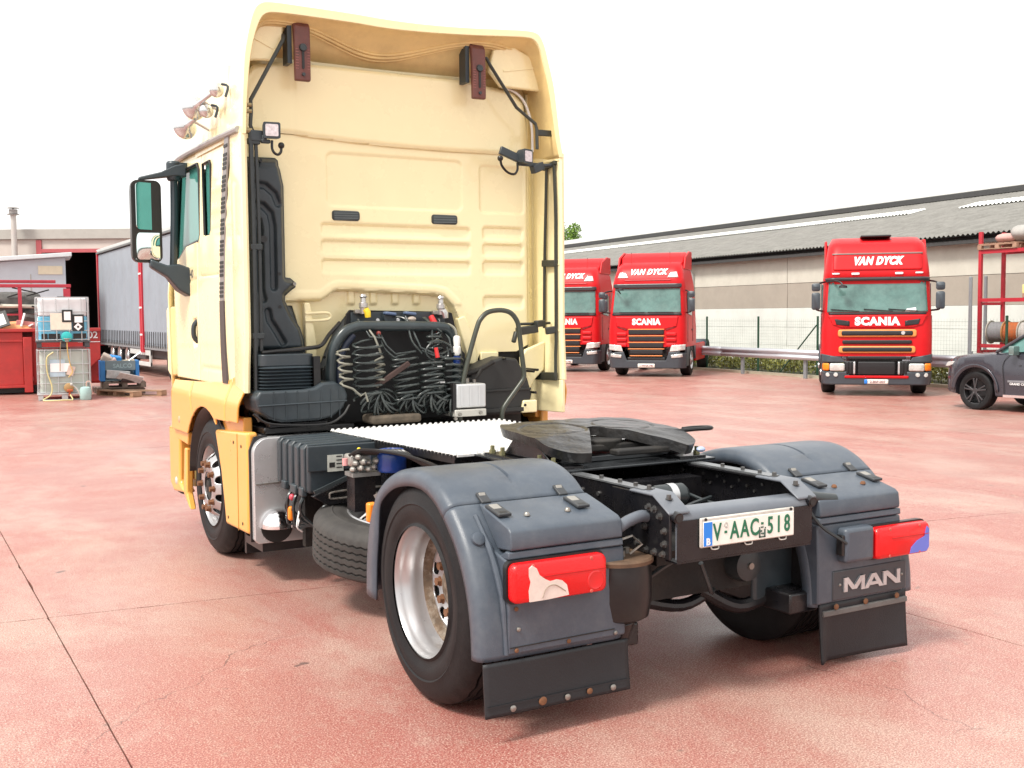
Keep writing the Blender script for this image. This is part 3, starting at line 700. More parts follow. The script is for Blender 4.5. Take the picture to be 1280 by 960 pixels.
hose([(-.20, -.04, 1.02), (-.33, -.05, .9), (-.33, -.05, .6), (-.25, -.06, .3), (-.28, -.08, .12), (-.42, -.2, .016), (.0, -.25, .016), (.14, -.2, .016), (.10, -.14, .12)], 'yellow hose looping from the lower tank down to its valve')
hose([(.07, -.1, 1.22), (.08, -.08, 1.0), (.12, -.05, .75), (.16, -.05, .6), (.08, -.05, .48)], 'ochre hose hanging from the teal outlet in front of the lower tank', M('ochre_hose', (.62, .42, .14), .5), .010)
hose([(-.05, -.1, 1.24), (-.07, -.05, 1.0), (-.08, -.05, .62)], 'brown cord hanging left of the ochre hose on the lower tank', M('brown_cord', (.34, .22, .13), .6), .008)
wc = empty('watering_can', lf3(IB, .40, -.16, 0), RZ3, 'faded teal watering can standing in front of the lower tank', 'watering can')
WC = M('teal_plastic', (.34, .50, .48), .5, var=.08); 
mb = MB(); mb.lathe([(0, .10), (.02, .115), (.2, .12), (.26, .10), (.28, .06)], (0, 0, 0), 'z', 16, True); mb.obj('body', WC, wc)
mb = MB(); mb.tube([(-.09, -.02, .08), (-.17, -.03, .24), (-.26, -.04, .33)], [.022, .018, .014], 8, 3); mb.sph((-.27, -.04, .34), .032, 8); mb.obj('spout', M('spout_grey', (.45, .45, .42), .5), wc)
mb = MB(); mb.tube([(.02, 0, .26), (.03, 0, .38), (.11, 0, .36), (.13, 0, .12)], .012, 6, 5); mb.obj('handle', M('handle_pink', (.55, .38, .32), .5), wc)

# pallets, blue crate and bits
PAL = M('dirty_pallet_wood', (.14, .105, .085), .85, var=.35, vscale=6, dirt=(.40, .33, .28), damt=.5, dscale=4)
PAL2 = M('pallet_wood', (.30, .18, .11), .85, var=.3, vscale=6, dirt=(.5, .38, .28), damt=.5, dscale=4)
def pallet(loc, rz, mat, label, w=1.0, d=.8, n=5, blocks=True):
    r = empty('pallet', loc, rz, label, 'pallet')
    base = None
    for k in range(n):
        x = -w/2+w*(k+.5)/n; bw = w/n*.36
        mb = MB(); mb.box(x-bw, x+bw, -d/2, d/2, .125, .146); mb.obj('plank', mat, r, bevel=.004)
    for y in (-d/2+.05, 0, d/2-.05):
        mb = MB(); mb.box(-w/2, w/2, y-.045, y+.045, .102, .1245); mb.obj('stringer', mat, r)
        mb = MB(); mb.box(-w/2, w/2, y-.045, y+.045, 0, .02); mb.obj('bottom_board', mat, r)
        for x in (-w/2+.06, 0, w/2-.06):
            mb = MB(); mb.box(x-.06, x+.06, y-.044, y+.044, .021, .101); mb.obj('block', mat, r)
    return r
PL = (1.40, 21.95, 0)
pallet(PL, RZ3+.1, PAL, 'dark weathered pallet under the blue crate beside the skip')
pallet(lf3(PL, .08, -.05, .147), RZ3+.03, PAL, 'second dark pallet lying directly under the blue crate', .92)
def splank(loc, rz, label):
    r = empty('pallet_piece', loc, rz, label, 'pallet piece', )
    mb = MB(); mb.box(-.12, .12, -.65, .65, .10, .125); mb.obj('plank', PAL2, r)
    for y in (-.6, 0, .6):
        mb = MB(); mb.box(-.11, .11, y-.06, y+.06, .02, .099); mb.obj('block', PAL2, r)
    mb = MB(); mb.box(-.12, .12, -.65, .65, 0, .019); mb.obj('bottom_board', PAL2, r)
splank((1.22, 21.0, 0), RZ3+.55, 'left one of two loose brown pallet bearers on the ground')
splank((1.60, 20.95, 0), RZ3+.95, 'right one of two loose brown pallet bearers on the ground')
CRB = M('blue_crate', (.02, .16, .42), .5, var=.1); CRG = M('crate_grey_blue', (.15, .20, .22), .6, var=.15, vscale=6)
cr = empty('blue_crate', lf3(PL, 0, -.05, .30), RZ3, 'blue-cornered grey crate of junk standing on dark pallets', 'crate')
for x0, x1 in ((-.42, -.31), (.34, .42)): bx('corner_post', CRB, cr, x0, x1, -.3, .3, 0, .46, bevel=.01)
bx('front_panel', CRG, cr, -.309, .339, -.3, -.27, .24, .46, bevel=.01); bx('rear_panel', CRG, cr, -.309, .339, .27, .3, 0, .46); bx('floor', CRG, cr, -.309, .339, -.27, .27, 0, .03)
tx = text_mb('SALCO', .13, .003, .004); tx.xf(frame_mx((.06, -.303, .34), (1, 0, 0), (0, 0, 1))); tx.obj('lettering', M('crate_print', (.28, .38, .40), .6), cr)
JUNK = [('grey_mesh_panel', (-.05, -.32, .05), (.3, .1, RZ3), (.5, .02, .2), (.55, .55, .55), 'pale grey metal panel leaning on the crate front'), ('white_sheet', (.16, -.42, .0), (.9, .25, RZ3+.2), (.55, .02, .25), (.72, .70, .70), 'white crumpled sheet lying on the pallet before the crate'),
        ('plywood_board', (.1, .0, .40), (.2, -.15, RZ3), (.5, .3, .03), (.35, .27, .18), 'brown plywood board on top of the crate'), ('blue_rag', (-.08, .1, .44), (.1, .2, RZ3), (.26, .3, .12), (.03, .22, .55), 'bright blue rag bundle on top of the crate'),
        ('beige_block', (-.3, -.05, .44), (.2, .5, RZ3), (.22, .3, .16), (.45, .38, .32), 'beige broken block at the left end of the crate top'), ('pink_cloth', (-.16, -.1, .42), (.2, -.3, RZ3), (.22, .25, .08), (.55, .40, .36), 'pinkish cloth between the beige block and blue rag'), ('dark_offcut', (.2, -.40, -.02), (.2, .1, RZ3+.3), (.4, .1, .08), (.05, .03, .03), 'dark timber offcut on the pallet before the crate')]
for nm, p, ro, sz, c, lb_ in JUNK:
    thing_box(nm, M(nm+'_mat', c, .7, var=.25, vscale=12, bump=.5, bscale=20), lf3(PL, p[0], p[1]-.05, .30+p[2]), ro, sz, lb_, nm.split('_')[-1], None, .02)
mb = MB(); mb.tube([(0, 0, 0), (.3, 0, .22)], .018, 6); o = mb.obj('metal_tube', ALU); o.location = lf3(PL, .18, -.15, .72); o.rotation_euler = (0, 0, RZ3); tag(o, 'bright metal tube sticking up from the crate', 'tube')

# ---------------------------------------------------------------- storage rack on the right
RK = M('rack_red', (.44, .02, .035), .5, var=.15, vscale=8)
ra = empty('storage_rack', L2(-8.7, 1.0, YG), 0, 'tall red steel storage rack behind the dark car', 'rack')
def lr(s, o, z): return tuple(Vector(L2(s, o, z+YG))-Vector(L2(-8.7, 1.0, YG)))
for s in (-8.7, -11.9):
    for o_ in (1.0, 1.82):
        mb = MB(); mb.bar(lr(s, o_, 0), lr(s, o_, 4.02), .085, .085); mb.obj('post', RK, ra, bevel=.006)
    for z in (3.55, 2.18, .95, .3):
        mb = MB(); mb.bar(lr(s, 1.045, z), lr(s, 1.775, z), .06, .07); mb.obj('cross_bar', RK, ra)
for z in (3.50, 2.27, 1.10):
    for o_ in (1.0, 1.82):
        mb = MB(); mb.bar(lr(-8.745, o_, z), lr(-11.855, o_, z), .06, .09); mb.obj('shelf_beam', RK, ra)
RZ2 = atan2(D2.y, D2.x)+pi       # along the rack, towards the right of the picture
def rp(s, o, z): return L2(s, o, z+YG)
PAL3 = M('rack_pallet_wood', (.36, .22, .15), .8, var=.3, vscale=8)
r = pallet(rp(-9.25, 1.4, 3.56), RZ2, PAL3, 'left wooden pallet on the top shelf of the red rack', 1.2, .95, 6)
r = pallet(rp(-10.7, 1.4, 3.56), RZ2, PAL3, 'right wooden pallet on the top shelf of the red rack', 1.2, .95, 6)
def blob(name, mat, loc, r, sc, label, cat):
    mb = MB(); rb = random.Random(hash(label) % 999 if False else len(label)*7)
    mb.sph((0, 0, 0), r, 12, sc); mb.v = [(x*(1+.12*sin(9*x+5*z)), y*(1+.1*sin(7*z+3*x)), z*(1+.12*sin(8*y+6*x))) for x, y, z in mb.v]
    o = mb.obj(name, mat, ang=70); o.location = loc; return tag(o, label, cat)
blob('grey_sack', M('sack_grey', (.34, .33, .31), .85, var=.2, bump=.4, bscale=8), rp(-9.75, 1.35, 3.93), .34, (1, 1.1, .62), 'grey sack on the left pallet of the top rack shelf', 'sack')
blob('pink_sack', M('sack_pink', (.50, .30, .27), .85, var=.25, bump=.4, bscale=8), rp(-9.30, 1.3, 3.83), .30, (1, 1.2, .42), 'pinkish stone-filled bag at the left end of the top shelf', 'sack')
blob('pale_sack', M('sack_pale', (.50, .44, .40), .85, var=.2, bump=.4, bscale=8), rp(-10.35, 1.3, 3.93), .36, (1, 1, .6), 'pale beige sack on the right pallet of the top shelf', 'sack')
def drum(loc, axis_rz, R, wd, cflange, ccore, label):
    r = empty('cable_drum', loc, axis_rz, label, 'cable drum')
    mb = MB(); mb.lathe([(-wd/2, .03), (-wd/2, R), (-wd/2+.03, R), (-wd/2+.03, R*.6)], (0, 0, R), 'x', 24); mb.obj('flange', cflange, r)
    mb = MB(); mb.lathe([(wd/2, .03), (wd/2, R), (wd/2-.03, R), (wd/2-.03, R*.6)], (0, 0, R), 'x', 24); mb.obj('flange', cflange, r)
    mb = MB(); pr = []
    k = 0; x = -wd/2+.03
    while x < wd/2-.03: pr += [(x, R*.84), (x+.012, R*.87)]; x += .024
    mb.lathe(pr, (0, 0, R), 'x', 24); mb.obj('cable_coil', ccore, r); return r
DG = M('drum_grey', (.34, .31, .27), .8, var=.2, vscale=10); DGC = M('cable_grey', (.22, .22, .23), .55, var=.2, vscale=20)
DB = M('drum_brown', (.34, .17, .06), .8, var=.2, vscale=10); DBC = M('cable_rust', (.40, .11, .03), .6, var=.2); DWC = M('cable_pale', (.42, .40, .38), .6, var=.15); DPC = M('cable_purple', (.30, .08, .14), .55, var=.2)
for s, cf, cc, lb_ in ((-9.02, DG, DGC, 'grey cable drum at the left end of the lowest rack shelf'), (-9.50, DB, DBC, 'rusty orange cable drum second on the lowest rack shelf'), (-9.97, DG, DWC, 'pale grey cable drum third on the lowest rack shelf'), (-10.5, DB, DPC, 'purple cable drum fourth on the lowest rack shelf')):
    drum(rp(s, 1.35, 1.146), RZ2+.25, .30, .46, cf, cc, lb_)
thing_box('wood_block', PAL3, rp(-10.25, 1.35, 2.32), (0, 0, RZ2), (.6, .6, .10), 'wooden bearer under the yellow box on the middle rack shelf', 'bearer')
ybx = thing_box('yellow_box', M('yellow_card', (.62, .60, .25), .6, var=.1), rp(-10.25, 1.35, 2.422), (0, 0, RZ2), (.62, .6, .22), 'yellow-green box with black script on the middle rack shelf', 'box')
tx = text_mb('SLP', .17, .003, .008, .2, 1.1); tx.xf(frame_mx((0.0, -.303, .12), (1, 0, 0), (0, 0, 1))); tx.obj('lettering', PRINTK, ybx)
drum(rp(-10.33, 1.35, 2.645), RZ2+.3, .22, .4, PRINTW, RTP, 'red and white drum on top of the yellow box')
pg = None
for s, o_, h, lb_ in ((-8.85, .5, 2.85, 'grey steel pole left of the red rack post'), (-8.32, 1.62, 2.9, 'grey steel pole between the two left rack posts')):
    mb = MB(); mb.lathe([(0, .05), (h, .045), (h+.02, .02)], (0, 0, 0), 'z', 10, True); mb.box(-.02, .02, -.09, -.04, h*.3, h*.34)
    p = mb.obj('steel_pole', GALVD); p.location = L2(s, o_, YG); tag(p, lb_, 'pole')
# ---------------------------------------------------------------- red lorries
BUMP = M('bumper_grey', (.05, .062, .075), .45, var=.12, vscale=6)
GRIL = M('grille_black', (.012, .012, .014), .5, var=.2)
GOR = M('grille_orange', (.78, .27, .07), .4, var=.1)
HLG = M('headlamp_glass', (.62, .64, .62), .12, var=.25, vscale=14, metal=.3, coat=.6)
SCREEN = M('windscreen', (.085, .17, .155), .08, var=.5, vscale=1.6, spec=.6, dirt=(.16, .26, .24), damt=.8, dscale=1.3)
def lerp(tab, z):
    if z <= tab[0][0]: return tab[0][1]
    for (a, b), (c, d) in zip(tab[:-1], tab[1:]):
        if z <= c: return b+(d-b)*(z-a)/max(1e-9, c-a)
    return tab[-1][1]
def red_truck(new, name='red_lorry'):
    T = empty(name)
    if new: front = [(.3, .05), (.7, .0), (1.5, .0), (1.95, .03), (2.85, .22), (3.0, .20), (3.1, .24), (3.45, .42), (3.62, .75), (3.64, 1.2)]; hw = [(.3, 1.18), (.7, 1.24), (1.5, 1.24), (2.9, 1.16), (3.3, 1.08), (3.64, .98)]; ztop = 3.64
    else: front = [(.3, .05), (.7, .0), (1.5, .0), (1.95, .03), (2.72, .20), (2.82, .14), (2.95, .15), (3.4, .30), (3.62, .48), (3.78, .85), (3.80, 1.2)]; hw = [(.3, 1.20), (.7, 1.25), (1.5, 1.25), (2.75, 1.20), (3.2, 1.16), (3.6, 1.10), (3.80, 1.0)]; ztop = 3.80
    CR = .24
    def fy(x, z):
        h = lerp(hw, z); e = abs(x)-(h-CR); y = lerp(front, z)
        if e > 0: y += CR*1.15-sqrt(max(0, CR*CR-min(e, CR)**2))*1.15
        return y
    def ring(z):
        h = lerp(hw, z); P = []
        for i in range(25):
            x = -h+2*h*i/24 if 0 < i < 24 else (-h if i == 0 else h)
            x = h*sin(pi/2*(-1+2*i/24)) ; P.append((x, fy(x, z), z))
        P += [(h, 1.6, z), (h, 2.2, z), (-h, 2.2, z), (-h, 1.6, z)]
        return P
    zs = [.95, 1.2, 1.5, 1.8, 1.95, 2.2, 2.5, 2.75, 2.85, 2.95, 3.1, 3.3, 3.45, 3.55, 3.62, ztop]
    mb = MB(); mb.loft([ring(z) for z in sorted(set(zs))]); body = mb.obj('cab', REDP, T, ang=40)
    def panel(nm, mat, poly, off, par=T, thick=.012, res=.035, **k):
        us = [p[0] for p in poly]; vs = [p[1] for p in poly]
        nu = max(4, int((max(us)-min(us))/res)); nv = max(3, int((max(vs)-min(vs))/res))
        mb = MB(); e = .001
        mb.mask(min(us)-e, max(us)+e, nu, min(vs)-e, max(vs)+e, nv, sdpoly(poly), lambda u, v: (u, fy(u, v)-off, v))
        return mb.obj(nm, mat, par, solid=thick, recalc=False, ang=60, **k)
    R_ = lambda x0, x1, z0, z1, r=.03: rrect(x0, x1, z0, z1, r, 3)
    def both(fn):
        for s in (-1, 1): fn(s)
    mir = lambda P, s: [(x*s, z) for x, z in P][::s]
    if new:
        panel('windscreen', SCREEN, [(-1.08, 2.02), (1.08, 2.02), (1.03, 2.78), (-1.03, 2.78)], .010, thick=.01)
        panel('sun_visor', M('visor_dark', (.04, .04, .045), .3, var=.1), R_(-1.07, 1.07, 2.80, 2.93), .06, thick=.05)
        panel('cowl', GRIL, R_(-1.1, 1.1, 1.94, 2.01, .02), .012)
        both(lambda s: bx('wiper', GRIL, T, s*.45-.4, s*.45+.4, -.03, -.01, 2.02, 2.045))
        panel('bonnet_panel', REDP, [(-1.0, 1.90), (-.95, 1.60), (-.52, 1.50), (.52, 1.50), (.95, 1.60), (1.0, 1.90)], .016, thick=.02)
        for k in range(4):
            z = .70+.205*k
            panel('grille_slot', GRIL, R_(-.56+.01*(3-k), .56-.01*(3-k), z+.02, z+.17, .03), .02)
            panel('grille_trim', GOR, R_(-.58, .58, z+.175, z+.20, .01), .03, thick=.02)
        panel('grille_trim', GOR, R_(-.52, .52, .66, .685, .01), .03, thick=.02)
        both(lambda s: panel('side_vent', M('vent_dark_red', (.25, .01, .015), .4), mir([(.62, 1.46), (.92, 1.56), (.90, 1.74), (.66, 1.62)], s), .01))
        for k in range(3): both(lambda s: panel('side_blade', REDP, R_(*(sorted((s*.62, s*.95))), .95+.17*k, 1.06+.17*k, .02), .018, thick=.02))
        both(lambda s: panel('headlamp', HLG, mir([(.74, .80), (1.20, .86), (1.22, 1.03), (.80, 1.00)], s), .02, thick=.03))
        both(lambda s: panel('fog_lamp', HLG, mir([(.80, .60), (1.14, .64), (1.13, .74), (.78, .70)], s), .03, thick=.03))
        panel('bumper', BUMP, [(-1.22, .28), (1.22, .28), (1.23, .76), (.72, .80), (.62, .52), (-.62, .52), (-.72, .80), (-1.23, .76)], .012, thick=.03)
        panel('lower_grille', GRIL, R_(-.60, .60, .44, .62, .02), .005)
        pl = panel('number_plate', PLATEW, R_(-.27, .27, .30, .42, .01), .04)
        tx = text_mb('1-WHA-740', .085, .002, .001); tx.xf(frame_mx((0, fy(0, .36)-.05, .36), (1, 0, 0), (0, 0, 1))); tx.obj('lettering', M('plate_dark_red', (.20, .03, .05), .5), pl)
        both(lambda s: panel('roof_lamp', HLG, mir([(.62, 3.12), (.96, 3.12), (.90, 3.30), (.72, 3.28)], s), .01, thick=.03))
        panel('roof_trim', M('trim_dark_red', (.38, .012, .018), .35), R_(-.75, .75, 3.035, 3.055, .008), .005)
        tz, tsx, tsz = 3.30, 1.18, .24; sz_, ss = 1.73, .255
        # roof air deflector with end cheeks
        mb = MB(); mb.loft([[(-1.0, .95, 3.55), (-1.02, 1.15, 3.80), (-1.0, 1.7, 3.98), (-1.0, 1.75, 3.6)], [(1.0, .95, 3.55), (1.02, 1.15, 3.80), (1.0, 1.7, 3.98), (1.0, 1.75, 3.6)]]); mb.obj('roof_deflector', REDP, T, bevel=.04, seg=3)
        for s in (-1, 1):
            mb = MB(); mb.prism([(.75, 3.4), (1.0, 3.8), (1.7, 4.0), (2.2, 4.0), (2.2, 3.4)], 'x', s*1.03, s*1.09); mb.obj('deflector_cheek', REDP, T, bevel=.02)
        both(lambda s: bx('aerial', BLACK, T, s*.62, s*.62+.012, .7, .712, 3.6, 3.95))
    else:
        panel('windscreen', SCREEN, [(-1.13, 1.99), (1.13, 1.99), (1.09, 2.70), (-1.09, 2.70)], .010, thick=.01)
        panel('sun_visor', M('visor_dark', (.04, .04, .045), .3, var=.1), [(-1.14, 2.70), (-.9, 2.745), (.9, 2.745), (1.14, 2.70), (1.16, 2.80), (-1.16, 2.80)], .05, thick=.06)
        panel('cowl', GRIL, R_(-1.1, 1.1, 1.93, 1.98, .02), .012)
        for x in (-.75, .0, .55):
            mb = MB(); mb.bar((x-.3, fy(x, 2.02)-.03, 2.06), (x+.35, fy(x, 2.02)-.03, 2.01), .02, .02); mb.obj('wiper', GRIL, T)
        panel('dash_paper', PRINTW, [(.62, 2.0), (.88, 2.0), (.86, 2.09), (.66, 2.06)], .020, thick=.004)
        panel('bonnet_panel', REDP, [(-1.12, 1.92), (-1.0, 1.70), (-.78, 1.62), (.78, 1.62), (1.0, 1.70), (1.12, 1.92)], .014, thick=.02)
        both(lambda s: panel('air_intake', GRIL, mir([(.62, 1.66), (.92, 1.70), (.96, 1.83), (.62, 1.78)], s), .035))
        for k, (z, h, w_) in enumerate(((1.44, .11, .80), (1.24, .09, .78), (1.06, .10, .78), (.88, .07, .66))):
            if k in (0, 2): panel('grille_trim', GOR, R_(-w_-.08, w_+.08, z-.035, z+h+.03, .05), .018, thick=.02)
            panel('grille_slot', GRIL, R_(-w_, w_, z, z+h, .03), .034)
        mb = MB(); mb.lathe([(-.06, .001), (-.06, .045)], (.58, fy(.58, 1.5)+.0, 1.5), 'y', 12); mb.obj('badge', ALU, T)
        panel('radiator', GRIL, R_(-.42, .42, .50, .82, .02), .004)
        both(lambda s: panel('side_radiator', GRIL, R_(*sorted((s*.46, s*.74)), .50, .84, .01), .006))
        for x in (-.50, -.58, -.66, .50, .58, .66):
            panel('duct_pipe', ALU if abs(x) < .55 else GRIL, R_(x-.02, x+.02, .52, .82, .01), .02, thick=.03)
        both(lambda s: panel('headlamp', HLG, R_(*sorted((s*.72, s*1.06)), .60, .78, .03), .03, thick=.03))
        both(lambda s: panel('indicator', ORNG, R_(*sorted((s*1.07, s*1.22)), .61, .78, .02), .022, thick=.02))
        both(lambda s: panel('corner_panel', BUMP, mir([(.72, .80), (1.24, .80), (1.24, 1.0), (.80, .92)], s), .01, thick=.03))
        panel('bumper', BUMP, [(-1.23, .27), (1.23, .27), (1.24, .58), (.66, .585), (.6, .47), (-.6, .47), (-.66, .585), (-1.24, .58)], .016, thick=.03)
        panel('red_strip', REDP, R_(-.72, .72, .43, .49, .02), .035, thick=.02)
        for x in (-1.1, -.92, .92, 1.1):
            mb = MB(); y = fy(x, .5)-.04; mb.lathe([(y, .052), (y-.012, .045), (y-.014, .001)], (x, 0, .51), 'y', 14); mb.obj('fog_lamp', HLG, T)
        pl = panel('number_plate', PLATEW, R_(-.27, .27, .29, .40, .01), .042)
        panel('euro_band', PBLUE, R_(-.27, -.20, .292, .398, .008), .052, par=pl)
        tx = text_mb('2-BSF-007', .085, .002, .001); tx.xf(frame_mx((.03, fy(0, .345)-.052, .345), (1, 0, 0), (0, 0, 1))); tx.obj('lettering', M('plate_dark_red', (.20, .03, .05), .5), pl)
        both(lambda s: panel('marker_lamp', PRINTW, R_(*sorted((s*.40, s*.58)), 2.87, 2.92, .008), .01, thick=.02))
        both(lambda s: panel('marker_lamp', PRINTW, R_(*sorted((s*.85, s*1.02)), 2.885, 2.92, .008), .01, thick=.02))
        panel('roof_trim', M('trim_brown', (.20, .12, .11), .4), R_(-1.02, 1.02, 3.35, 3.39, .01), .01, thick=.02)
        panel('name_board', REDP, R_(-1.0, 1.0, 2.98, 3.34, .04), .012, thick=.02)
        bx('roof_hatch', GRIL, T, -.35, .35, .75, 1.3, 3.79, 3.84, bevel=.02)
        tz, tsx, tsz = 3.19, 1.12, .25; sz_, ss = 1.765, .245
        for s in (-1, 1):
            mb = MB(); mb.prism([(.75, 2.9), (.9, 3.4), (1.2, 3.74), (2.2, 3.78), (2.2, 2.9)], 'x', s*1.12, s*1.17); mb.obj('side_deflector', REDP, T, bevel=.03)
    tx = text_mb('VAN DYCK', tsz, .004, .017 if not new else .013, .32, 1.0, 1.14)
    tw = max(v[0] for v in tx.v)-min(v[0] for v in tx.v); sc = tsx/tw
    tx.v = [(x*sc, y, z) for x, y, z in tx.v]
    o0 = .035 if not new else .026
    tx.v = [(x, fy(x, tz+y)-o0-z, tz+y) for x, y, z in tx.v]; tx.obj('name_lettering', PRINTW, T)
    tx = text_mb('SCANIA', ss, .004, .016, 0, 1.25, 1.12)
    tw = max(v[0] for v in tx.v)-min(v[0] for v in tx.v); sc = (.98 if new else 1.10)*.93/tw
    tx.v = [(x*sc, fy(x*sc, sz_+y)-.036-z, sz_+y) for x, y, z in tx.v]; tx.obj('brand_lettering', PRINTW, T)
    # mirrors
    for s in (-1, 1):
        arm = MB(); xo = s*(1.40 if new else 1.37); arm2 = MB()
        arm.tube([(s*1.18, .35, 2.72), (s*1.30, .05, 2.68), (xo-.0, -.02, 2.6)], .022, 6, 3); arm2.tube([(s*1.22, .35, 2.02), (xo, .0, 2.05), (xo, .0, 2.15)], .022, 6, 3)
        m = arm.obj('mirror_arm', GRIL, T); arm2.obj('mirror_arm', GRIL, T)
        for z0, z1 in ((2.49, 2.68), (2.05, 2.46)):
            mb = MB(); mb.loft([[(xo+s*(.02)+x, y, z) for x, z in rrect(-.10+i, .10-i, z0+i, z1-i, .05, 3)] for y, i in ((-.06, .05), (-.02, .0), (.09, .01))]); mb.obj('mirror_housing', BUMP, m, ang=50)
    mb = MB(); mb.lathe([(-.02, .10), (.03, .09), (.05, .03)], (-.78, -.18, 2.58 if not new else 2.74), 'z', 14, True); mb.tube([(-1.0, .1, 2.75), (-.85, -.12, 2.70), (-.78, -.18, 2.62)], .02, 6, 3); mb.obj('kerb_mirror', GRIL, T)
    # side windows and door line
    for s in (-1, 1):
        mb = MB(); P = [(.5, 1.98), (1.25, 1.92), (1.3, 2.62), (.62, 2.66)]
        mb.prism(P, 'x', s*1.175, s*1.245); mb.obj('side_window', DGLASS, T)
        mb = MB(); mb.bar((s*1.252, 1.42, 1.1), (s*1.245, 1.42, 2.7), .008, .012, (1, 0, 0)); mb.bar((s*1.252, .38, 1.1), (s*1.25, .38, 1.9), .008, .012, (1, 0, 0)); mb.obj('door_seam', GRIL, T)
        bx('door_handle', GRIL, T, *sorted((s*1.245, s*1.262)), 1.2, 1.36, 1.45, 1.50)
        # step skirt behind and below the cab with wheel arch
        mb = MB(); arch = [(1.35+.62*cos(a), .5+.62*sin(a)) for a in [pi*k/12 for k in range(12, -1, -1)]]
        mb.prism([(.28, .35), (.28, .945), (2.2, .945), (2.2, .5)]+[(y, z) for y, z in arch[::-1] if z > .5]+[(.72, .5), (.70, .35)], 'x', s*1.17, s*1.235); mb.obj('step_panel', BUMP, T)
        mb = MB(); mb.box(*sorted((s*1.1, s*1.2)), 2.5, 4.6, .42, 1.0); mb.obj('side_skirt', REDP, T, bevel=.03)
    for s in (-1, 1):
        simple_wheel(T, s*1.22, 1.35, .5, .5, .32, side=s); simple_wheel(T, s*1.22, 5.05, .5, .5, .32, side=s); 
        mb = MB(); mb.grid(lambda u, v: (s*(.62+.62*v), 5.05+.58*cos(pi*(.05+.9*u)), .5+.58*sin(pi*(.05+.9*u))), 14, 2); mb.obj('mudguard', BUMP, T, solid=.02)
    mb = MB(); mb.box(-.40, -.32, .4, 6.0, .6, .88); mb.box(.32, .40, .4, 6.0, .6, .88); mb.box(-.6, .6, .3, 2.3, .42, 1.2); mb.box(-.6, .6, 1.25, 1.45, .3, .5); mb.obj('chassis', CHASS, T)
    mb = MB(); mb.lathe([(.1, .42), (.16, .46)], (0, 4.6, 1.0), 'z', 16, True); mb.obj('coupling_plate', GREASE, T)
    return T
LRZ = radians(-45)
t1 = red_truck(False); t1.location = (17.05, 13.86, gz(17)); t1.rotation_euler = (0, 0, radians(-44.5))
tag(t1, 'lone red lorry with four-slot grille standing right of centre beside the dark car', 'lorry', 'red lorries with white name boards')
t2 = red_truck(True); t2.location = (17.55, 23.55, gz(17.5)); t2.rotation_euler = (0, 0, radians(-47.5))
tag(t2, 'front one of the two paired red lorries, its whole front in view', 'lorry', 'red lorries with white name boards')
t3 = copy_tree(t2); t3.location = (17.20, 27.75, gz(17.3)); t3.rotation_euler = (0, 0, radians(-48.5))
tag(t3, 'red lorry half hidden behind the cream cab edge', 'lorry', 'red lorries with white name boards')

# ---------------------------------------------------------------- dark grey car
CARP = M('car_grey_paint', (.045, .045, .058), .28, var=.05, coat=.6, metal=.3)
CARD_ = M('car_black_trim', (.02, .02, .022), .45, var=.1)
CARG = M('car_glass', (.10, .24, .22), .05, var=.3, vscale=2, spec=.7)
C = empty('parked_car', (0, 0, 0), 0, 'dark grey off-road car with black alloy wheels at the right picture edge', 'car')
WF, WR = .87, 3.79; AR = .465
def arch_z(y):
    z = .30+.05*max(0, (.35-y)/.35) if y < .35 else .30
    for c in (WF, WR):
        if abs(y-c) < AR: z = max(z, .385+sqrt(AR*AR-(y-c)**2))
    return z
def car_hw(y): return .965-.30*max(0, (.55-y)/.55)**2.2-.10*max(0, (y-4.3)/.5)**2
def hood(y): return lerp([(0, .84), (.06, .98), (.2, 1.06), (.6, 1.11), (1.1, 1.15), (1.42, 1.19), (3.9, 1.21), (4.7, 1.15), (4.82, .95)], y)
ys = sorted(set([0, .03, .08, .15, .25, .35]+[WF-AR+.93*AR*2*i/26+.035*AR for i in range(27)]+[WF+AR+.003, WF-AR-.003, 1.5, 1.9, 2.4, 2.9, 3.3]+[WR-AR+.93*AR*2*i/26+.035*AR for i in range(27)]+[WR+AR+.003, WR-AR-.003, 4.5, 4.7, 4.82]))
rings = []
for y in ys:
    h = car_hw(y); zb = arch_z(y); zt = hood(y); zm = max(zb+.02, zb+(zt-zb)*.45); z2 = zb+(zt-zb)*.78
    half = [(h*.9, zb), (h*.985, zb+.02*(zt-zb)), (h, zm), (h*.985, z2), (h*.93, zb+(zt-zb)*.93), (h*.80, zt), (h*.45, zt+.025)]
    rings.append([(-x, y, z) for x, z in half]+[(x, y, z) for x, z in half[::-1]])
mb = MB(); mb.loft(rings); mb.obj('body', CARP, C, ang=38)
mb = MB()
gh = []
for y, wl, z0, z1, wt in ((1.30, .80, 1.16, 1.17, .78), (1.75, .84, 1.19, 1.50, .72), (2.15, .85, 1.2, 1.70, .68), (2.8, .85, 1.2, 1.75, .66), (4.0, .83, 1.2, 1.70, .64), (4.45, .80, 1.2, 1.5, .64), (4.7, .75, 1.14, 1.16, .62)):
    gh.append([(-wl, y, z0), (-wt, y, z1), (0, y, z1+.03), (wt, y, z1), (wl, y, z0)])
mb.loft(gh); mb.obj('cabin_glass', CARG, C, ang=30)
mb = MB()
for s in (-1, 1):
    mb.bar((s*.83, 1.25, 1.17), (s*.70, 2.12, 1.70), .07, .05); mb.bar((s*.68, 2.1, 1.71), (s*.65, 4.0, 1.71), .09, .05); mb.bar((s*.84, 2.62, 1.2), (s*.67, 2.68, 1.72), .10, .04); mb.bar((s*.83, 3.7, 1.2), (s*.65, 3.85, 1.7), .10, .04); mb.bar((s*.65, 4.0, 1.7), (s*.78, 4.6, 1.18), .2, .05)
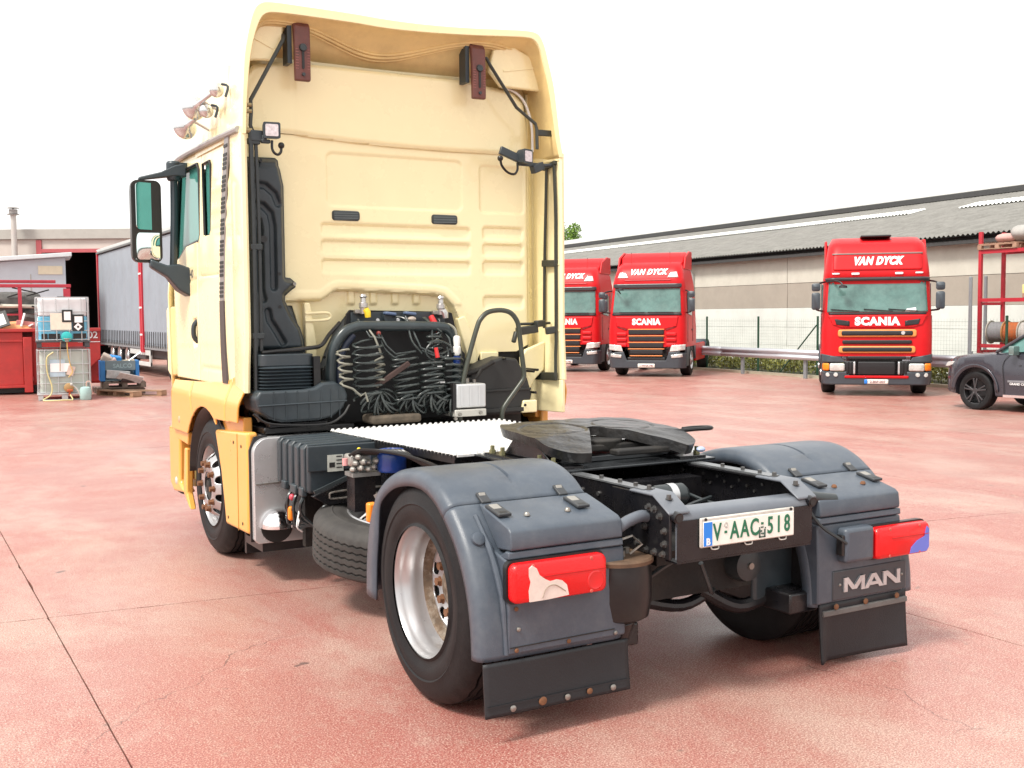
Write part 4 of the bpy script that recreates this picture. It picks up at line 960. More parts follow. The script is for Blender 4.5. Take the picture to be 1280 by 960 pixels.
mb.box(-.68, .68, 2.1, 4.0, 1.745, 1.79); mb.obj('roof_frame', CARP, C, bevel=.015)
for wy in (WF, WR):
    for s in (-1, 1):
        mb = MB(); mb.lathe([(-s*.26, .25), (-s*.26, .35), (-s*.22, .383), (-s*.03, .383), (s*.0, .36), (s*.004, .31), (-s*.01, .27), (-s*.03, .262)], (s*.955, wy, .385), 'x', 36); wv = mb.obj('wheel', RUBBER, C)
        mb = MB(); mb.lathe([(-s*.012, .272), (-s*.02, .255), (-s*.20, .25), (-s*.2, .001)], (s*.955, wy, .385), 'x', 36); mb.obj('rim_barrel', CARD_, wv)
        mb = MB()
        for k in range(5):
            for d in (-.16, .16):
                a = 2*pi*k/5+.3; b = a+d
                mb.bar((s*.94, wy+.045*cos(a), .385+.045*sin(a)), (s*.945, wy+.255*cos(b), .385+.255*sin(b)), .03, .035, (1, 0, 0))
        mb.cyl((s*.93, wy, .385), (s*.955, wy, .385), .06, 14); mb.obj('spoke', M('black_alloy', (.07, .07, .075), .25, metal=.5, var=.1), wv, bevel=.004)
        # arch trim
        mb = MB(); mb.grid(lambda u, v: (s*(car_hw(wy)+.012-.03*v*v), wy+(AR+.005+.075*(1-v))*cos(pi*(.0+u)), .385+(AR+.005+.075*(1-v))*sin(pi*u)), 24, 3); mb.obj('arch_trim', CARP, C, solid=.012, ang=60)
mb = MB(); mb.box(-.8, .8, .35, 4.5, .28, .95); mb.obj('underbody', CARD_, C)
for s in (-1, 1):
    mb = MB(); mb.prism([(.10, .86), (.18, .86), (.30, .91), (.34, .97), (.16, .95)], 'x', s*.68, s*.885); mb.obj('headlamp', HLG, C, bevel=.01)
    mb = MB(); mb.bar((s*.969, 1.52, .32), (s*.969, 3.3, .34), .02, .05); mb.obj('sill_trim', CHROME, C)
    mb = MB(); mb.bar((s*.975, 1.62, .615), (s*.975, 3.32, .64), .02, .04); mb.obj('door_trim', M('trim_grey', (.25, .26, .28), .35, metal=.4), C)
    mb = MB(); mb.tube([(s*.972, 1.54, .34), (s*.976, 1.53, .62), (s*.97, 1.50, .92), (s*.93, 1.58, 1.10), (s*.86, 1.68, 1.19)], .006, 4, 4); mb.tube([(s*.972, 2.62, .36), (s*.977, 2.62, .7), (s*.93, 2.6, 1.1), (s*.86, 2.62, 1.2)], .006, 4, 4); mb.obj('door_seam', CARD_, C)
    mb = MB(); mb.loft([[(s*(.92+.20*q), 1.72+yy, z) for q, z in rrect(0, 1, 1.13, 1.31, .07, 3)] for yy in (0, .05, .11)]); mm_ = mb.obj('door_mirror', M('mirror_grey_green', (.16, .22, .21), .25, metal=.4), C, bevel=.02)
    mb = MB(); mb.bar((s*.97, 1.85, .93), (s*.965, 1.9, .93), .01, .01); mb.obj('trim_pin', CARD_, C)
tx = text_mb('GRAND CHEROKEE', .062, .004, .001, 0, 1.05); tx.xf(frame_mx((.979, 1.95, .565), (0, 1, 0), (0, 0, 1))); tx.obj('door_lettering', PRINTW, C)
mb = MB(); mb.box(-.5, .5, -.012, .05, .5, .9)
for x in range(7): mb.box(-.45+.14*x, -.37+.14*x, -.02, 0, .72, .88)
mb.obj('front_grille', CARD_, C)
CRZ = radians(-179)
wheel_at = Vector((15.92, 10.25, 0))
off = Matrix.Rotation(CRZ, 3, 'Z')@Vector((.90, WF, 0))
C.location = (wheel_at.x-off.x, wheel_at.y-off.y, gz(15.9)-.002); C.rotation_euler = (0, 0, CRZ)
# ================================================================ the cream tractor unit
T = empty('tractor_unit', (0, 0, 0), 0, 'cream and yellow tractor unit seen from behind with bare fifth wheel and grey rear fenders', 'truck')
def pb(name, mat, *a, par=None, **k):
    mb = MB(); mb.box(*a); return mb.obj(name, mat, par or T, **k)

# ---------------------------------------------------------------- wheels
RT = .5
def tyre(c, ax, side, wd, name, par, mat=RUBBER, n=120, flat=True):
    # side: direction of the outer sidewall along the axis; c is the outer face centre
    s = side; w_ = wd
    prof = [(.010, .292), (.0, .305), (-.0, .318), (.010, .335), (.014, .37), (.012, .385), (.017, .392), (.012, .402), (.008, .43), (-.002, .455), (-.012, .470), (-.03, .488), (-.042, .4965)]
    gx = [-.075, -.115, -.155, -.195, -.235]
    P = [(a, b, 0) for a, b in prof]
    for g in gx:
        P += [(g+.0065, .5, 1), (g+.0045, .487, 1), (g-.0045, .487, 1), (g-.0065, .5, 1)]
    P += [(-w_+.035, .4965, 0), (-w_+.02, .48, 0), (-w_+.005, .45, 0), (-w_, .40, 0), (-w_+.01, .30, 0)]
    mb = MB(); vs = []
    for h, r, z in P:
        for k in range(n):
            a = 2*pi*k/n
            hh = h+(z*.0045*(abs((k % 4)-2)-1))
            rad = r
            if h > -.05 and .48 < r < .497 and k % 4 < 2: rad = r-.0045
            p, q = rad*cos(a), rad*sin(a)
            vs.append({'x': (s*hh+c[0], p+c[1], q+c[2]), 'z': (p+c[0], q+c[1], s*hh+c[2])}[ax])
    m = len(P)
    mb.add(vs, [(i*n+k, i*n+(k+1) % n, (i+1)*n+(k+1) % n, (i+1)*n+k) for i in range(m-1) for k in range(n)])
    return mb.obj(name, mat, par, ang=32)
def holes_disc(name, mat, par, c, ax, side, r0, r1, nh, rh, rr_, prof, nth=200, nr=16):
    def sd(a, r):
        d = 1.
        for k in range(nh):
            b = 2*pi*(k+.5)/nh; dx = r*cos(a)-rr_*cos(b); dy = r*sin(a)-rr_*sin(b)
            d = min(d, sqrt(dx*dx+dy*dy)-rh)
        return d
    mb = MB()
    def fn(a, r):
        h = lerp(prof, r)*side; p, q = r*cos(a), r*sin(a)
        return {'x': (c[0]+h, c[1]+p, c[2]+q), 'z': (c[0]+p, c[1]+q, c[2]+h)}[ax]
    mb.mask(0, 2*pi, nth, r0, r1, nr, sd, fn)
    return mb.obj(name, mat, par, solid=.008, ang=50)
def nuts(par, c, ax, side, rr_, h0, h1, mat, nn=10, r=.021):
    first = None
    for k in range(nn):
        a = 2*pi*k/nn; p, q = rr_*cos(a), rr_*sin(a)
        mb = MB(); f = (lambda h: (c[0]+side*h, c[1]+p, c[2]+q)) if ax == 'x' else (lambda h: (c[0]+p, c[1]+q, c[2]+side*h))
        mb.tube([f(h0), f(h0+.008), f(h0+.008), f(h1)], [r*1.25, r*1.25, r, r*.95], 6); mb.obj('wheel_nut', mat, par)
def rim_ring(par, c, ax, side, depth, mat=RIM):
    mb = MB(); s = side
    pr = [(.004, .304), (.012, .300), (.012, .293), (.002, .287), (-.014, .283), (-.03, .279), (-.05, .268), (-.085, .264), (-.12, .262), (-depth, .245), (-depth-.02, .24), (-.27, .262), (-.285, .29)]
    mb.lathe([(s*h, r) for h, r in pr], c, ax, 72); return mb.obj('rim', mat, par, ang=45)
for s in (-1, 1):
    wl = empty('drive_wheel'); wl.parent = T
    c = (s*1.235, 0, RT)
    tyre(c, 'x', s, .30, 'tyre', wl); tyre((s*.915, 0, RT), 'x', s, .30, 'tyre', wl)
    cc = (s*1.222, 0, RT)
    rim_ring(wl, cc, 'x', s, .155)
    holes_disc('wheel_disc', RIM, wl, (s*1.222, 0, RT), 'x', s, .10, .222, 10, .030, .176, [(.10, -.150), (.15, -.148), (.19, -.142), (.215, -.150), (.225, -.158)])
    mb = MB(); mb.lathe([(-s*.118, .2635), (-s*.128, .255), (-s*.142, .243), (-s*.150, .228), (-s*.158, .212)], cc, 'x', 64); mb.obj('rim_grime', RUSTY, wl)
    mb = MB(); mb.lathe([(-s*.20, .14), (-s*.16, .112), (-s*.145, .105), (-s*.135, .09), (-s*.13, .06), (-s*.13, .001)], cc, 'x', 32); mb.obj('hub', RUSTY, wl)
    mb = MB(); mb.lathe([(-s*.23, .25), (-s*.23, .001)], cc, 'x', 32); mb.obj('brake_drum', BLACK, wl)
    nuts(wl, cc, 'x', s, .132, -.152, -.125, RUST)
FWY = 3.61
for s in (-1, 1):
    wl = empty('steer_wheel'); wl.parent = T
    c = (s*1.225, FWY, RT); tyre(c, 'x', s, .31, 'tyre', wl)
    cc = (s*1.215, FWY, RT); rim_ring(wl, cc, 'x', s, .06)
    holes_disc('wheel_disc', RIM, wl, cc, 'x', s, .105, .262, 10, .029, .215, [(.1, .035), (.185, .035), (.2, .02), (.24, -.03), (.265, -.05)])
    mb = MB(); mb.lathe([(s*-.06, .135), (s*.02, .112), (s*.028, .10), (s*.01, .09), (s*.0, .05), (s*.04, .045), (s*.045, .001)], cc, 'x', 28); mb.obj('hub', ENGINE, wl)
    mb = MB(); mb.lathe([(-s*.12, .26), (-s*.12, .001)], cc, 'x', 28); mb.obj('brake_drum', BLACK, wl)
    nuts(wl, cc, 'x', s, .1675, .035, .072, RUST, r=.021)
sw = empty('spare_wheel'); sw.parent = T
SPC = (0, 0, .15); sw.location = (-.632, 1.63, .405); sw.rotation_euler = (radians(8), 0, 0)
tyre(SPC, 'z', 1, .30, 'tyre', sw, SPRUB, 240); rim_ring(sw, (SPC[0], SPC[1], SPC[2]+.002), 'z', 1, .10)
holes_disc('wheel_disc', M('rim_white', (.72, .72, .71), .4, var=.06), sw, (SPC[0], SPC[1], SPC[2]-.012), 'z', 1, .13, .25, 10, .029, .205, [(.13, -.01), (.17, -.01), (.2, -.02), (.25, -.07)])

# ---------------------------------------------------------------- frame
for s in (-1, 1):
    mb = MB(); y0, y1 = -.60, 3.3
    xo = s*.395; xi = s*.32
    sec = [(xo, .68), (xo, .95), (xi, .95), (xi, .942), (xo-s*.008, .942), (xo-s*.008, .688), (xi, .688), (xi, .68)]
    mb.prism(sec, 'y', y0, y1); fr = mb.obj('frame_rail', CHASS, T)
    mb = MB(); mb.box(*sorted((s*.335, s*.40)), -.52, 1.2, .9505, .958); mb.obj('rail_cap_strip', ALU if False else M('worn_edge', (.22, .23, .24), .35, metal=.6, var=.3, vscale=15), fr)
    for y in (-.42, -.30, -.15, .1, .3):
        mb = MB(); mb.cyl((s*.367, y, .958), (s*.367, y, .972), .011, 6); mb.obj('bolt', BOLTD, fr)
    for y in [-.45+.14*i for i in range(20)]:
        for z in (.74, .80, .89):
            if (int(y*100)+int(z*100)) % 3: continue
            for xx, q in ((xo, s), ):
                mb = MB(); mb.cyl((xx-q*.002, y, z), (xx+q*.008, y, z), .012, 6); mb.obj('rail_bolt', BOLTD, fr)
    for y in [-.42+.055*i for i in range(14)]:
        if y < .35 or True:
            mb = MB(); mb.cyl((xi*0+s*.386, y, .90-.02*(int(y*37) % 3)), (s*.380, y, .90-.02*(int(y*37) % 3)), .008, 6); mb.obj('rail_bolt', BOLTD, fr)
# rear end: sloping gussets, end plate, rolled top edge
for s in (-1, 1):
    mb = MB(); mb.prism([(-.62, .68), (-.30, .68), (-.30, .944), (-.62, .944), (-.722, .885), (-.722, .68)], 'x', s*.398, s*.412); g = mb.obj('end_gusset', CHASS, T, bevel=.003)
    mb = MB(); mb.prism([(-.45, .953), (-.62, .953), (-.735, .886), (-.735, .874), (-.62, .941), (-.45, .941)], 'x', s*.31, s*.425); mb.obj('gusset_flange', M('crossmember_skylit', (.12, .135, .16), .33, var=.15, dirt=(.16, .15, .14), damt=.3), T, bevel=.006, seg=3)  # paler blue-grey: sky reflection on the flanges is put into the colour
    for (y, z) in ((-.66, .86), (-.62, .885), (-.58, .89), (-.69, .80), (-.69, .745), (-.68, .70), (-.62, .70), (-.56, .70), (-.50, .72), (-.46, .80), (-.55, .80)):
        mb = MB(); a = s*.412; mb.tube([(a, y, z), (a+s*.004, y, z), (a+s*.004, y, z), (a+s*.018, y, z)], [.017, .017, .011, .010], 8); mb.obj('bolt', BOLTD, g)
    for y in (-.66, -.52):
        mb = MB(); zz = .953-(.066*max(0, (-.62-y))/.115); mb.tube([(s*.367, y, zz), (s*.367, y, zz+.004), (s*.367, y, zz+.004), (s*.367, y, zz+.02)], [.017, .017, .011, .010], 8); mb.obj('bolt', BOLTD, g)
    mb = MB(); mb.tube([(s*.385, -.7, .872), (s*.385, -.752, .862)], .024, 14); mb.obj('tube_end', CHASS, T); mb = MB(); mb.cyl((s*.385, -.7525, .862), (s*.385, -.755, .862), .017, 12); mb.obj('tube_bore', PRINTK, T)
CRG_ = MATS['crossmember_skylit']
mb = MB(); mb.prism([(-.735, .68), (-.735, .85), (-.728, .872), (-.71, .884), (-.63, .889), (-.63, .878), (-.70, .874), (-.722, .86), (-.722, .68)], 'x', -.38, .38); cm = mb.obj('crossmember_flange', CRG_, T, ang=60)
pb('crossmember_plate', CHASS, -.385, .385, -.741, -.736, .672, .848, bevel=.002)
pb('crossmember_lip', CHASS, -.385, .385, -.740, -.66, .664, .6715)
for yy in (-.05, 1.2, 2.0): pb('crossmember', CHASS, -.315, .315, yy, yy+.12, .70, .90)
pb('frame_floor', ENGINE, -.31, .31, -.5, 2.9, .60, .66)
# air tank / cylinder and pipes between the rails
mb = MB(); mb.lathe([(-.12, .001), (-.12, .045), (-.10, .055), (.05, .055), (.07, .04), (.07, .001)], (.0, -.22, .855), 'x', 20); mb.obj('air_cylinder', TUBE, T)
mb = MB(); mb.lathe([(-.04, .058), (.0, .058)], (.0, -.22, .855), 'x', 20); mb.obj('cylinder_band', ALU, T)
mb = MB(); mb.tube([(.1, .3, .86), (.2, .05, .84), (.22, -.3, .80), (.3, -.55, .84)], .008, 6, 5); mb.tube([(-.25, .4, .87), (-.1, .1, .80), (.05, -.1, .86)], .008, 6, 5); mb.tube([(-.2, -.5, .75), (0, -.3, .8), (.25, -.2, .82)], .010, 6, 5); mb.obj('air_pipe', TUBE, T)
# number plate
pf = pb('plate_holder', PLATEF, -.27, .268, -.756, -.7415, .722, .852, bevel=.006)
pw = pb('number_plate', PLATEW, -.262, .26, -.7615, -.7565, .727, .836, bevel=.003)
pb('euro_band', PBLUE, -.259, -.213, -.7630, -.7617, .730, .833, par=pw)
def letter(body, x, z, size, mat, par, xs=.8, bold=.0025, y=-.764, name='lettering'):
    tx = text_mb(body, size, .002, bold, 0, xs); tx.xf(frame_mx((x, y, z), (1, 0, 0), (0, 0, 1))); return tx.obj(name, mat, par)
letter('B', -.236, .748, .04, PRINTW, pw, .95, .0015, -.7645)
for chx, x in (('V', -.185), ('A', -.088), ('A', -.030), ('C', .026), ('5', .118), ('1', .168), ('8', .218)):
    letter(chx, x, .782, .105, PGREEN, pw, .70, .0022, -.7625)
pb('dash_mark', PGREEN, -.145, -.130, -.7632, -.7618, .776, .787, par=pw); pb('dash_mark', PGREEN, .064, .078, -.7632, -.7618, .793, .803, par=pw)
letter('Q', -.137, .812, .03, M('seal_grey', (.5, .5, .47), .5), pw, .9, .001, -.7625)
mb = MB()
for i, (a, b, c, d) in enumerate(((.052, .060, .735, .775), (.082, .090, .735, .772), (.052, .090, .735, .741), (.060, .070, .76, .768), (.072, .082, .748, .756), (.062, .078, .778, .784), (.064, .070, .750, .756), (.052, .058, .776, .782), (.086, .092, .774, .780))): mb.box(a, b, -.7632, -.7618, c, d)
mb.obj('inspection_sticker', M('sticker_dark', (.05, .10, .08), .5), pw)
for x in (-.245, .245):
    for z in (.845,): 
        mb = MB(); mb.cyl((x, -.756, z), (x, -.76, z), .007, 8); mb.obj('rivet', PRINTK, pf)
mb = MB()
for x in (-.19, -.0, .2): mb.tube([(x-.022, -.752, .722), (x-.015, -.756, .712), (x+.015, -.756, .712), (x+.022, -.752, .722)], .003, 5, 3)
mb.obj('holder_clip', PLATEF, pf)
# stay tubes to the fenders
mb = MB(); mb.tube([(-.41, -.56, .845), (-.45, -.565, .85), (-.52, -.57, .835), (-.58, -.575, .812), (-.66, -.575, .80)], .026, 14, 5); mb.obj('fender_stay', M('stay_grey', (.11, .125, .15), .45, var=.1), T)
mb = MB(); mb.tube([(.41, -.56, .855), (.5, -.565, .85), (.6, -.57, .835), (.70, -.575, .82)], .03, 14, 5); mb.obj('fender_stay', TUBE, T)
mb = MB(); mb.tube([(.50, -.59, .83), (.53, -.61, .76), (.58, -.63, .70), (.66, -.655, .645), (.70, -.66, .62)], .008, 6, 5); mb.obj('lamp_cable', TUBE, T)
mb = MB(); mb.tube([(-.60, -.52, .70), (-.55, -.53, .745), (-.48, -.55, .765), (-.45, -.58, .73), (-.50, -.56, .69)], .006, 5, 0); mb.tube([(-.55, -.45, .84), (-.62, -.48, .78)], .006, 5); mb.obj('bracket_rod', BOLT, T)
# rear suspension, axle and brake parts
for s in (-1, 1):
    c = (s*.535, -.50 if s < 0 else -.16, 0)
    mb = MB(); mb.lathe([(.40, .11), (.42, .145), (.50, .158), (.60, .158), (.655, .152)], c, 'z', 36, True); mb.obj('air_bellows', BLACK, T)
    mb = MB(); mb.lathe([(.656, .165), (.672, .167), (.68, .16)], c, 'z', 36, True); mb.obj('bellows_plate', M('rust_ring', (.11, .065, .038), .75, var=.35, vscale=20), T)
    mb = MB(); mb.lathe([(.28, .05), (.395, .09)], c, 'z', 20, True); mb.box(c[0]-.09, c[0]+.09, -.55, .6, .28, .38); mb.obj('spring_arm', CHASS, T, bevel=.01)
    for k in range(3):
        mb = MB(); mb.cyl((c[0]-.06+.06*k, c[1]-.05*(k % 2), .68), (c[0]-.06+.06*k, c[1]-.05*(k % 2), .705), .015, 6); mb.obj('bolt', BOLT, T)
mb = MB(); mb.tube([(-.95, 0, .5), (-.3, 0, .5), (-.22, 0, .5), (.22, 0, .5), (.3, 0, .5), (.95, 0, .5)], [.09, .09, .15, .15, .09, .09], 20); mb.sph((0, -.02, .5), .23, 20, (.95, .9, 1)); mb.obj('rear_axle', CHASS, T)
mb = MB(); mb.cyl((0, .2, .5), (0, 2.4, .72), .06, 14); mb.obj('propeller_shaft', CHASS, T)
mb = MB(); mb.lathe([(-.45, .03), (-.44, .075), (-.40, .085), (-.36, .085), (-.34, .07), (-.30, .09), (-.2, .09)], (.285, 0, .52), 'y', 26, True); mb.obj('brake_chamber', TUBE, T)
mb = MB(); mb.lathe([(-.46, .001), (-.46, .016), (-.44, .02)], (.285, 0, .52), 'y', 10); mb.obj('chamber_nut', BOLT, T)
pb('mud_shield', DKPL, .37, .69, -.38, -.34, .31, .67, bevel=.03, seg=3)
pb('underbody_box', ENGINE, -.42, .45, -.36, -.02, .40, .64)
mb = MB(); mb.tube([(.10, -.3, .40), (.3, -.34, .30), (.52, -.36, .34)], .035, 10, 5); mb.tube([(-.3, -.25, .4), (0, -.28, .33), (.2, -.3, .40)], .03, 10, 5); mb.obj('stabiliser_bar', CHASS, T)
mb = MB(); mb.tube([(-.50, -.3, .35), (-.2, -.5, .62), (.1, -.45, .60)], .012, 6, 5); mb.tube([(-.1, -.55, .6), (.0, -.5, .45), (.1, -.4, .42)], .012, 6, 5); mb.obj('brake_line', TUBE, T)

# ---------------------------------------------------------------- fifth wheel coupling
FC = Vector((0, .46, 1.125)); tilt = radians(3)
Mx5 = Matrix.Translation(FC)@Matrix.Rotation(tilt, 4, 'X')
def sd5(u, v):
    # horseshoe plate: rounded front, rear throat, two ramps
    d = -sdrr(u, v, -.45, .45, -.44, .38, .22)
    hw_ = .055+max(0, (-.04-v))*.62
    t = min(hw_-abs(u), -.02-v+.0)
    t = max(-t, 0) if t < 0 else -t
    return min(d, (abs(u)-hw_) if v < -.03 else max(abs(u)-.055, sqrt(u*u+(v+.03)**2)-.055))
def z5(u, v):
    z = -.010*(abs(u)/.45)**2
    if v < -.14: z -= .20*(-.14-v)*(.45+.55*(abs(u)/.45))
    if v > .30: z -= .25*(v-.30)**1.2
    for gx, gy, rr5 in ((.22, .06, .17), (-.22, .06, .17)):
        q = abs(sqrt((u-gx)**2+(v-gy)**2)-rr5); z -= .006*(1-sst(.006, .014, q))
    return z+.0025*sin(37*u+11*v)*sin(23*v)
top = MB(); top.mask(-.48, .48, 96, -.51, .41, 92, sd5, lambda u, v: (u, v, z5(u, v)))
# underside shell with depth
n0 = len(top.v)
edges = {}
for f in top.f:
    for i in range(len(f)):
        a, b = f[i], f[(i+1) % len(f)]
        k = (min(a, b), max(a, b)); edges[k] = None if k in edges else (a, b)
low = MB(); low.v = [(x*.97, y*.97, z-.05) for x, y, z in top.v]; low.f = [tuple(f[::-1]) for f in top.f]
top.v += low.v; top.f += [tuple(i+n0 for i in f) for f in low.f]
top.f += [(e[1], e[0], e[0]+n0, e[1]+n0) for e in edges.values() if e]
top.xf(Mx5); fw5 = top.obj('fifth_wheel_plate', GREASE, T, ang=30)
for s in (-1, 1):
    mb = MB(); mb.prism([(.22, .985), (.70, .985), (.60, 1.07), (.50, 1.10), (.42, 1.10), (.32, 1.07)], 'x', s*.34, s*.42); mb.obj('pedestal', CHASS, T, bevel=.01)
    mb = MB(); mb.box(*sorted((s*.30, s*.47)), .10, .82, .960, .984); mb.obj('mounting_rail', CHASS, T, bevel=.004)
    for y in (.15, .28, .66, .77):
        mb = MB(); mb.tube([(s*.445, y, .984), (s*.445, y, 1.002), (s*.445, y, 1.002), (s*.445, y, 1.025)], [.019, .019, .012, .012], 6); mb.obj('mounting_bolt', M('olive_bolt', (.20, .19, .10), .5, metal=.4, var=.3), T)
mb = MB(); mb.prism([(-.50, .06), (.50, .06), (.50, .88), (-.50, .88)], 'z', .9595, .972); mb.box(-.35, .35, .25, .62, .973, 1.0); mb.obj('mounting_plate', M('wet_plate', (.05, .055, .06), .16, metal=.5, var=.2), T, bevel=.004)
mb = MB(); mb.lathe([(1.01, .12), (1.07, .13)], (0, .42, 0), 'z', 20, True); mb.box(-.30, .30, .3, .45, 1.015, 1.05); mb.box(-.08, .35, .12, .2, 1.01, 1.04); mb.obj('locking_jaw', ENGINE, T, bevel=.008)
mb = MB(); mb.tube([(.36, .30, 1.09), (.52, .26, 1.10), (.60, .22, 1.105), (.62, .27, 1.105), (.55, .31, 1.103), (.48, .31, 1.10)], .011, 8, 4); mb.obj('release_handle', BLACK, T)
mb = MB(); mb.sph((.40, .06, 1.02), .022, 10, (1.2, 1, .7)); mb.obj('ramp_end', M('worn_blue', (.35, .42, .58), .4), T)

# white tread plate walkway
TPZ = .972
plate_poly = [(-.72, 2.50), (-.60, .88), (.50, .88), (.56, 2.50)]
mb = MB(); mb.prism(plate_poly, 'z', TPZ-.012, TPZ); wp = mb.obj('walkway_plate', TREAD, T)
sdp = sdpoly(plate_poly); mb = MB()
for i in range(33):
    for j in range(46):
        x = -.75+.042*i+(.021 if j % 2 else 0); y = .86+.037*j
        if sdp(x, y) > -.004: 
            r = .0125; h = .0105; b = []
            mb.add([(x+r*cos(pi*k/3), y+r*sin(pi*k/3), TPZ-.001) for k in range(6)]+[(x+r*.72*cos(pi*k/3), y+r*.72*sin(pi*k/3), TPZ+h) for k in range(6)], [(k, (k+1) % 6, (k+1) % 6+6, k+6) for k in range(6)]+[tuple(range(6, 12))])
tag(mb.obj('tread_stud', TREAD, wp, recalc=False), kind='stuff')
mb = MB(); mb.bar((-.70, 2.48, .940), (-.585, .90, .940), .05, .035); mb.obj('walkway_frame', BLACK, T); mb = MB(); mb.bar((.50, .9, .940), (.55, 2.48, .940), .05, .035); mb.obj('walkway_frame', BLACK, T)
for k in range(40):
    t = k/39; x = -.722+.118*t; y = 2.48-1.58*t; mb = MB(); mb.box(x-.006, x+.004, y-.011, y+.011, .945, .968); mb.obj('frame_tooth', BLACK, wp)

# ---------------------------------------------------------------- rear fenders
PATH = [(.640, .365), (.625, .55), (.580, .72), (.50, .85), (.40, .935), (.27, 1.0), (.12, 1.035), (-.02, 1.045), (-.13, 1.030), (-.23, .99), (-.32, .93)]
PATHR = [(-.323, .927), (-.37, .885), (-.425, .83), (-.48, .755), (-.53, .66), (-.565, .56), (-.585, .45), (-.592, .340)]
def section(s, groove):
    # (x, inward offset)
    X = [(-1.25, .075), (-1.253, .05), (-1.25, .028), (-1.24, .012), (-1.222, .003), (-1.19, 0)]
    if groove: X += [(-1.0, 0), (-.905, 0), (-.90, groove), (-.885, groove), (-.88, 0), (-.75, 0)]
    else: X += [(-1.0, 0), (-.905, 0), (-.90, 0), (-.885, 0), (-.88, 0), (-.75, 0)]
    X += [(-.62, 0), (-.585, .004), (-.568, .014), (-.56, .03), (-.558, .07)]
    return X
def fender(s, dz):
    def surf(path, gro, sm=5):
        P = catmull([(0, y, z) for y, z in path], sm); R = []
        for i, p in enumerate(P):
            t = (P[min(i+1, len(P)-1)]-P[max(i-1, 0)]).normalized(); nin = Vector((0, -t.z, t.y))
            nin = nin if (Vector((0, 0, .5))-p).dot(nin) > 0 else -nin
            g = .012*sst(.42, .25, p.y)*sst(-.26, -.16, p.y) if gro else 0
            wide = 1+1.2*sst(.42, .62, p.y)
            R.append([(-s*x, p.y+nin.y*o*(wide if x < -1.2 else 1), p.z+nin.z*o+dz) for x, o in section(s, g)] if s > 0 else [(x, p.y+nin.y*o*(wide if x < -1.2 else 1), p.z+nin.z*o+dz) for x, o in section(s, g)])
        return R
    F = empty('rear_fender'); F.parent = T
    mb = MB(); mb.loft(surf(PATH, True), caps=False, closed=False); mb.obj('fender_top', GREYP, F, solid=.010, ang=60)
    mb = MB(); mb.loft(surf(PATHR, False), caps=False, closed=False); mb.obj('fender_rear', GREYP, F, solid=.010, ang=60)
    sx = lambda a, b: sorted((-s*a if s > 0 else a, -s*b if s > 0 else b))
    m1 = -s if s > 0 else 1
    # stepped shelf over the lamp
    mb = MB(); mb.prism([(-.335, .935+dz), (-.46, .905+dz), (-.585, .872+dz), (-.606, .856+dz), (-.614, .80+dz), (-.612, .780+dz), (-.50, .77+dz)], 'x', *sx(-1.12, -.575)); mb.obj('lamp_shelf', GREYP, F, bevel=.007, seg=2, ang=50)
    mb = MB(); mb.prism([(-.58, .776+dz), (-.608, .7755+dz), (-.612, .745+dz), (-.52, .74+dz)], 'x', *sx(-1.13, -.57)); mb.obj('shelf_lip', GREYP, F, bevel=.006)
    mb = MB(); mb.prism([(-.40, .78+dz), (-.603, .739+dz), (-.613, .56+dz), (-.613, .36+dz), (-.55, .345+dz)], 'x', *sx(-1.135, -.562)); lp = mb.obj('lower_panel', GREYP, F, bevel=.008, seg=2)
    # outer ridge beside the panel
    mb = MB(); mb.tube([(m1*-1.155, -.375, .893+dz), (m1*-1.15, -.475, .785+dz), (m1*-1.145, -.545, .67+dz), (m1*-1.142, -.583, .56+dz), (m1*-1.14, -.602, .36+dz)], [.010, .014, .016, .014, .010], 10, 4); mb.obj('panel_ridge', GREYP, F)
    mb = MB(); mb.lathe([(-.012, .03), (.0, .028), (.004, .02), (.004, .001)], (0, 0, 0), 'z', 18); mb.xf(Matrix.Translation((m1*-1.185, -.462, .815+dz))@Matrix.Rotation(radians(58), 4, 'X')); mb.obj('fender_plug', GREYP, F)
    # rubber latches over the seam
    CL = M('latch_dark', (.035, .038, .042), .5); CI = M('latch_inlay', (.25, .24, .22), .6)
    for x in (-1.085, -.70):
        for (ya, za), (yb, zb), wd in (((-.285, .970), (-.345, .935), .045), ((-.385, .932), (-.505, .908), .062)):
            mb = MB(); mb.bar((m1*x, ya, za+dz-.002), (m1*x, yb, zb+dz-.001), wd, .014); l = mb.obj('latch', CL, F, bevel=.004)
            mb = MB(); mb.bar((m1*x, ya-.012, za+dz+.0005), (m1*x, yb+.025, zb+dz+.0015), wd*.66, .012); mb.obj('latch_strap', CI, F, bevel=.002)
            mb = MB(); mb.bar((m1*x, yb+.03, zb+dz+.007), (m1*x, yb+.012, zb+dz+.004), wd*.55, .010); mb.obj('latch_buckle', PRINTK, F)
    for x in (-.98, -.78):
        mb = MB(); mb.lathe([(0, .014), (.008, .013), (.014, .008), (.014, .001)], (m1*x, -.50, .895+dz), 'z', 10); mb.obj('shelf_bolt', BOLT if s < 0 else RUST, F)
    return F, m1, lp
FL, m1, lpL = fender(-1, 0.)
FR, m1r, lpR = fender(1, -.032)
def dot(F, x, y, z, mat, r=.009, ax='y'):
    mb = MB(); mb.lathe([(0, r*1.1), (-.004, r), (-.007, r*.55), (-.007, .0005)], (x, y, z), 'y', 10); return mb.obj('panel_bolt', mat, F)
for x, z, m_ in ((-1.10, .545, RUST), (-.60, .545, BOLT), (-1.09, .46, BOLT), (-.60, .50, BOLT), (-1.1, .375, RUST), (-.85, .375, RUST), (-.615, .375, BOLT)): dot(FL, x, -.614, z, m_)
mb = MB(); mb.bar((-1.13, -.6145, .388), (-.62, -.6145, .392), .004, .004); mb.obj('panel_seam', PRINTK, FL)
